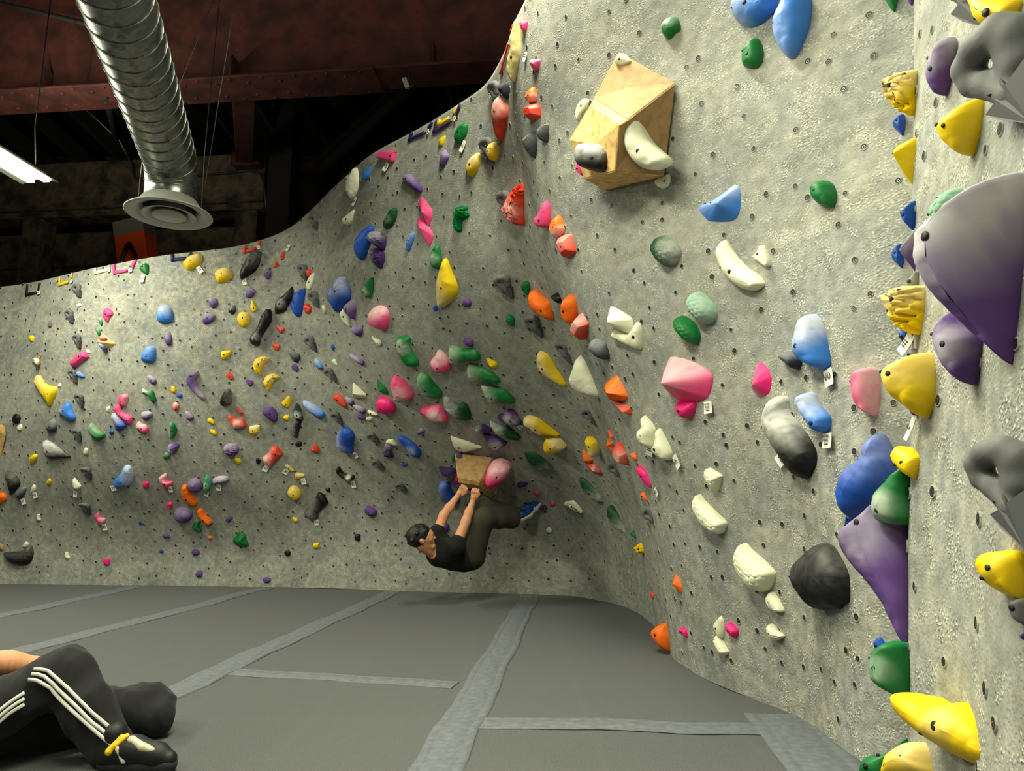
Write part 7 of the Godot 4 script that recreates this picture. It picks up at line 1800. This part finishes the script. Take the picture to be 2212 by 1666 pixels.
	nets([
		[Vector3(-1.896, 0.314, -3.029), Vector3(-1.872, 0.308, -3.047), 0.026, 0.028],
		[Vector3(-1.877, 0.292, -3.040), Vector3(-1.829, 0.269, -3.070), 0.014, 0.011],
		[Vector3(-1.829, 0.269, -3.070), Vector3(-1.814, 0.262, -3.096), 0.011, 0.009],
		[Vector3(-1.814, 0.262, -3.096), Vector3(-1.830, 0.258, -3.116), 0.009, 0.009],
		[Vector3(-1.830, 0.258, -3.116), Vector3(-1.851, 0.258, -3.120), 0.009, 0.008],
		[Vector3(-1.877, 0.303, -3.043), Vector3(-1.828, 0.289, -3.074), 0.014, 0.011],
		[Vector3(-1.828, 0.289, -3.074), Vector3(-1.810, 0.280, -3.103), 0.011, 0.009],
		[Vector3(-1.810, 0.280, -3.103), Vector3(-1.826, 0.277, -3.123), 0.009, 0.009],
		[Vector3(-1.826, 0.277, -3.123), Vector3(-1.846, 0.277, -3.127), 0.009, 0.008],
		[Vector3(-1.876, 0.315, -3.046), Vector3(-1.827, 0.308, -3.079), 0.014, 0.011],
		[Vector3(-1.827, 0.308, -3.079), Vector3(-1.810, 0.300, -3.107), 0.011, 0.009],
		[Vector3(-1.810, 0.300, -3.107), Vector3(-1.826, 0.296, -3.127), 0.009, 0.009],
		[Vector3(-1.826, 0.296, -3.127), Vector3(-1.846, 0.296, -3.131), 0.009, 0.008],
		[Vector3(-1.875, 0.327, -3.049), Vector3(-1.826, 0.327, -3.084), 0.014, 0.011],
		[Vector3(-1.826, 0.327, -3.084), Vector3(-1.813, 0.321, -3.109), 0.011, 0.009],
		[Vector3(-1.813, 0.321, -3.109), Vector3(-1.829, 0.317, -3.128), 0.009, 0.009],
		[Vector3(-1.829, 0.317, -3.128), Vector3(-1.850, 0.317, -3.132), 0.009, 0.008],
		[Vector3(-1.870, 0.278, -3.043), Vector3(-1.844, 0.258, -3.061), 0.014, 0.011],
		[Vector3(-1.844, 0.258, -3.061), Vector3(-1.830, 0.257, -3.085), 0.011, 0.009],
		[Vector3(-2.020, 0.200, -2.380), Vector3(-1.997, 0.192, -2.398), 0.026, 0.028],
		[Vector3(-2.002, 0.177, -2.389), Vector3(-1.955, 0.150, -2.417), 0.014, 0.011],
		[Vector3(-1.955, 0.150, -2.417), Vector3(-1.941, 0.140, -2.442), 0.011, 0.009],
		[Vector3(-1.941, 0.140, -2.442), Vector3(-1.960, 0.135, -2.460), 0.009, 0.009],
		[Vector3(-1.960, 0.135, -2.460), Vector3(-1.982, 0.135, -2.462), 0.009, 0.008],
		[Vector3(-2.001, 0.188, -2.393), Vector3(-1.954, 0.169, -2.424), 0.014, 0.011],
		[Vector3(-1.954, 0.169, -2.424), Vector3(-1.937, 0.158, -2.452), 0.011, 0.009],
		[Vector3(-1.937, 0.158, -2.452), Vector3(-1.956, 0.153, -2.469), 0.009, 0.009],
		[Vector3(-1.956, 0.153, -2.469), Vector3(-1.978, 0.153, -2.472), 0.009, 0.008],
		[Vector3(-2.001, 0.199, -2.397), Vector3(-1.952, 0.188, -2.431), 0.014, 0.011],
		[Vector3(-1.952, 0.188, -2.431), Vector3(-1.937, 0.177, -2.458), 0.011, 0.009],
		[Vector3(-1.937, 0.177, -2.458), Vector3(-1.956, 0.172, -2.475), 0.009, 0.009],
		[Vector3(-1.956, 0.172, -2.475), Vector3(-1.978, 0.172, -2.478), 0.009, 0.008],
		[Vector3(-2.000, 0.210, -2.401), Vector3(-1.951, 0.207, -2.438), 0.014, 0.011],
		[Vector3(-1.951, 0.207, -2.438), Vector3(-1.940, 0.197, -2.461), 0.011, 0.009],
		[Vector3(-1.940, 0.197, -2.461), Vector3(-1.959, 0.192, -2.479), 0.009, 0.009],
		[Vector3(-1.959, 0.192, -2.479), Vector3(-1.981, 0.193, -2.481), 0.009, 0.008],
		[Vector3(-1.995, 0.163, -2.390), Vector3(-1.969, 0.140, -2.406), 0.014, 0.011],
		[Vector3(-1.969, 0.140, -2.406), Vector3(-1.957, 0.137, -2.430), 0.011, 0.009]], 0.008, 0.004, st)
	put("body", finish(st), skin, p, at)
	put("hair", nets([
		[Vector3(-2.390, 0.850, -2.520), Vector3(-2.360, 0.865, -2.520), 0.098, 0.094],
		[Vector3(-2.410, 0.820, -2.520), Vector3(-2.410, 0.770, -2.520), 0.085, 0.050]], 0.02, 0.012), hair, p, at)
	put("shirt", nets([
		[Vector3(-2.160, 0.310, -2.570), Vector3(-2.360, 0.500, -2.520), 0.145, 0.155],
		[Vector3(-2.100, 0.130, -2.620), Vector3(-2.160, 0.310, -2.570), 0.140, 0.145],
		[Vector3(-2.360, 0.500, -2.520), Vector3(-2.300, 0.550, -2.720), 0.120, 0.075],
		[Vector3(-2.360, 0.500, -2.520), Vector3(-2.380, 0.550, -2.320), 0.120, 0.075],
		[Vector3(-2.300, 0.550, -2.720), Vector3(-2.213, 0.474, -2.786), 0.070, 0.066],
		[Vector3(-2.380, 0.550, -2.320), Vector3(-2.328, 0.442, -2.272), 0.070, 0.066],
		[Vector3(-2.360, 0.500, -2.520), Vector3(-2.372, 0.596, -2.508), 0.130, 0.090]], 0.05, 0.015), flat(Color(0.25, 0.25, 0.27), 0.95), p, at)
	var tr := put("trousers", folded(nets([
		[Vector3(-2.020, 0.140, -2.700), Vector3(-1.720, 0.320, -2.886), 0.125, 0.092],
		[Vector3(-1.720, 0.320, -2.886), Vector3(-1.611, 0.193, -2.867), 0.094, 0.092],
		[Vector3(-1.611, 0.193, -2.867), Vector3(-1.503, 0.065, -2.848), 0.092, 0.080]], 0.045, 0.010), 0.010), track, p, at)
	put("far_trouser_leg", folded(nets([
		[Vector3(-2.000, 0.130, -2.860), Vector3(-1.539, 0.105, -3.206), 0.120, 0.098],
		[Vector3(-1.539, 0.105, -3.206), Vector3(-1.481, 0.075, -3.162), 0.094, 0.075],
		[Vector3(-2.100, 0.130, -2.620), Vector3(-2.000, 0.130, -2.860), 0.150, 0.130],
		[Vector3(-2.100, 0.130, -2.620), Vector3(-2.020, 0.140, -2.700), 0.150, 0.130]], 0.05, 0.012), 0.012), track, p, at)
	for s in [[Vector3(-1.768, 0.357, -2.765), Vector3(-1.746, 0.356, -2.769), Vector3(-1.723, 0.351, -2.774), Vector3(-1.698, 0.331, -2.777), Vector3(-1.672, 0.310, -2.778), Vector3(-1.645, 0.290, -2.778), Vector3(-1.593, 0.246, -2.776), Vector3(-1.544, 0.202, -2.778), Vector3(-1.513, 0.177, -2.782), Vector3(-1.482, 0.150, -2.788), Vector3(-1.453, 0.124, -2.794), Vector3(-1.441, 0.104, -2.790)],
		[Vector3(-1.767, 0.342, -2.753), Vector3(-1.746, 0.340, -2.758), Vector3(-1.727, 0.333, -2.763), Vector3(-1.698, 0.307, -2.771), Vector3(-1.672, 0.282, -2.773), Vector3(-1.636, 0.255, -2.770), Vector3(-1.601, 0.228, -2.768), Vector3(-1.568, 0.199, -2.768), Vector3(-1.535, 0.170, -2.769), Vector3(-1.510, 0.152, -2.772), Vector3(-1.489, 0.135, -2.775), Vector3(-1.453, 0.108, -2.781), Vector3(-1.444, 0.092, -2.781)],
		[Vector3(-1.769, 0.326, -2.740), Vector3(-1.754, 0.324, -2.746), Vector3(-1.739, 0.319, -2.751), Vector3(-1.701, 0.290, -2.769), Vector3(-1.675, 0.262, -2.771), Vector3(-1.645, 0.238, -2.767), Vector3(-1.613, 0.215, -2.763), Vector3(-1.563, 0.176, -2.764), Vector3(-1.531, 0.151, -2.765), Vector3(-1.499, 0.125, -2.767), Vector3(-1.456, 0.092, -2.772), Vector3(-1.449, 0.081, -2.774)],
		[Vector3(-1.828, 0.224, -2.673), Vector3(-1.818, 0.237, -2.681), Vector3(-1.801, 0.255, -2.697), Vector3(-1.783, 0.271, -2.711), Vector3(-1.765, 0.285, -2.725)],
		[Vector3(-1.826, 0.204, -2.674), Vector3(-1.815, 0.217, -2.681), Vector3(-1.798, 0.236, -2.696), Vector3(-1.779, 0.252, -2.710), Vector3(-1.762, 0.265, -2.724)],
		[Vector3(-1.826, 0.184, -2.677), Vector3(-1.815, 0.198, -2.684), Vector3(-1.796, 0.219, -2.697), Vector3(-1.778, 0.233, -2.711), Vector3(-1.760, 0.245, -2.724)]]:
		put("white_stripe", ribbon(s, 0.0125), white, tr)
	var shoe := put("shoe", nets([
		[Vector3(-1.491, 0.050, -2.814), Vector3(-1.391, 0.065, -2.806), 0.046, 0.050],
		[Vector3(-1.391, 0.065, -2.806), Vector3(-1.301, 0.050, -2.799), 0.050, 0.042],
		[Vector3(-1.301, 0.050, -2.799), Vector3(-1.257, 0.038, -2.795), 0.042, 0.030],
		[Vector3(-1.491, 0.070, -2.814), Vector3(-1.471, 0.120, -2.811), 0.045, 0.044]], 0.015, 0.006), flat(Color(0.05, 0.052, 0.06), 0.6), p, at)
	put("rubber_sole", nets([
		[Vector3(-1.491, 0.020, -2.814), Vector3(-1.391, 0.018, -2.806), 0.036, 0.036],
		[Vector3(-1.391, 0.018, -2.806), Vector3(-1.260, 0.020, -2.796), 0.040, 0.034]], 0.01, 0.006), flat(Color(0.17, 0.18, 0.20), 0.7), shoe)
	put("pale_panel", nets([
		[Vector3(-1.393, 0.105, -2.786), Vector3(-1.344, 0.085, -2.772), 0.016, 0.014],
		[Vector3(-1.344, 0.085, -2.772), Vector3(-1.293, 0.070, -2.774), 0.015, 0.012],
		[Vector3(-1.434, 0.080, -2.771), Vector3(-1.404, 0.040, -2.763), 0.010, 0.010]], 0.008, 0.005), flat(Color(0.78, 0.76, 0.66), 0.7), shoe)
	put("yellow_tab", nets([
		[Vector3(-1.437, 0.112, -2.791), Vector3(-1.464, 0.070, -2.771), 0.013, 0.015],
		[Vector3(-1.417, 0.116, -2.796), Vector3(-1.444, 0.090, -2.774), 0.010, 0.010]], 0.006, 0.005), flat(Color(0.92, 0.76, 0.05), 0.6), shoe)
	put("far_shoe", nets([
		[Vector3(-1.601, 0.050, -3.262), Vector3(-1.673, 0.050, -3.358), 0.046, 0.048],
		[Vector3(-1.673, 0.050, -3.358), Vector3(-1.733, 0.040, -3.438), 0.045, 0.032]], 0.015, 0.008), flat(Color(0.05, 0.052, 0.06), 0.6), p, at)
	put("drawcord", tube([Vector3(-1.450, 0.077, -2.775), Vector3(-1.445, 0.084, -2.781), Vector3(-1.435, 0.086, -2.791), Vector3(-1.424, 0.083, -2.805), Vector3(-1.416, 0.070, -2.819), Vector3(-1.417, 0.065, -2.818)], [0.006], 6), white, p, at)

func ribbon(path: Array, width: float) -> ArrayMesh:       # a sewn tape that lies on the cloth
	var st := begin(0)
	var rows := []
	for i in path.size():
		var d: Vector3 = (path[mini(i + 1, path.size() - 1)] - path[maxi(i - 1, 0)]).normalized()
		var out: Vector3 = (EYE - path[i]).normalized()
		out = (out - d * out.dot(d)).normalized()
		var s := d.cross(out)
		rows.append([path[i] - s * width * 0.5 - out * 0.004, path[i] - s * width * 0.46, path[i] + s * width * 0.46, path[i] + s * width * 0.5 - out * 0.004])
	for i in rows.size() - 1:
		for k in 3: quad(st, rows[i][k], rows[i][k + 1], rows[i + 1][k + 1], rows[i + 1][k])
	return finish(st)

func folded(m: ArrayMesh, deep: float) -> ArrayMesh:       # creases in loose cloth
	var a := m.surface_get_arrays(0)
	var v: PackedVector3Array = a[Mesh.ARRAY_VERTEX]
	var n: PackedVector3Array = a[Mesh.ARRAY_NORMAL]
	var f := FastNoiseLite.new()
	f.seed = 12
	f.frequency = 5.0
	f.fractal_type = FastNoiseLite.FRACTAL_RIDGED
	f.fractal_octaves = 2
	for i in v.size():
		v[i] += n[i] * (f.get_noise_3d(v[i].x * 1.4, v[i].y * 0.7 + v[i].x * 0.5, v[i].z) * deep - deep * 0.8)
	var st := begin(0)
	var idx: PackedInt32Array = a[Mesh.ARRAY_INDEX]
	for i in idx: st.add_vertex(v[i])
	return finish(st)
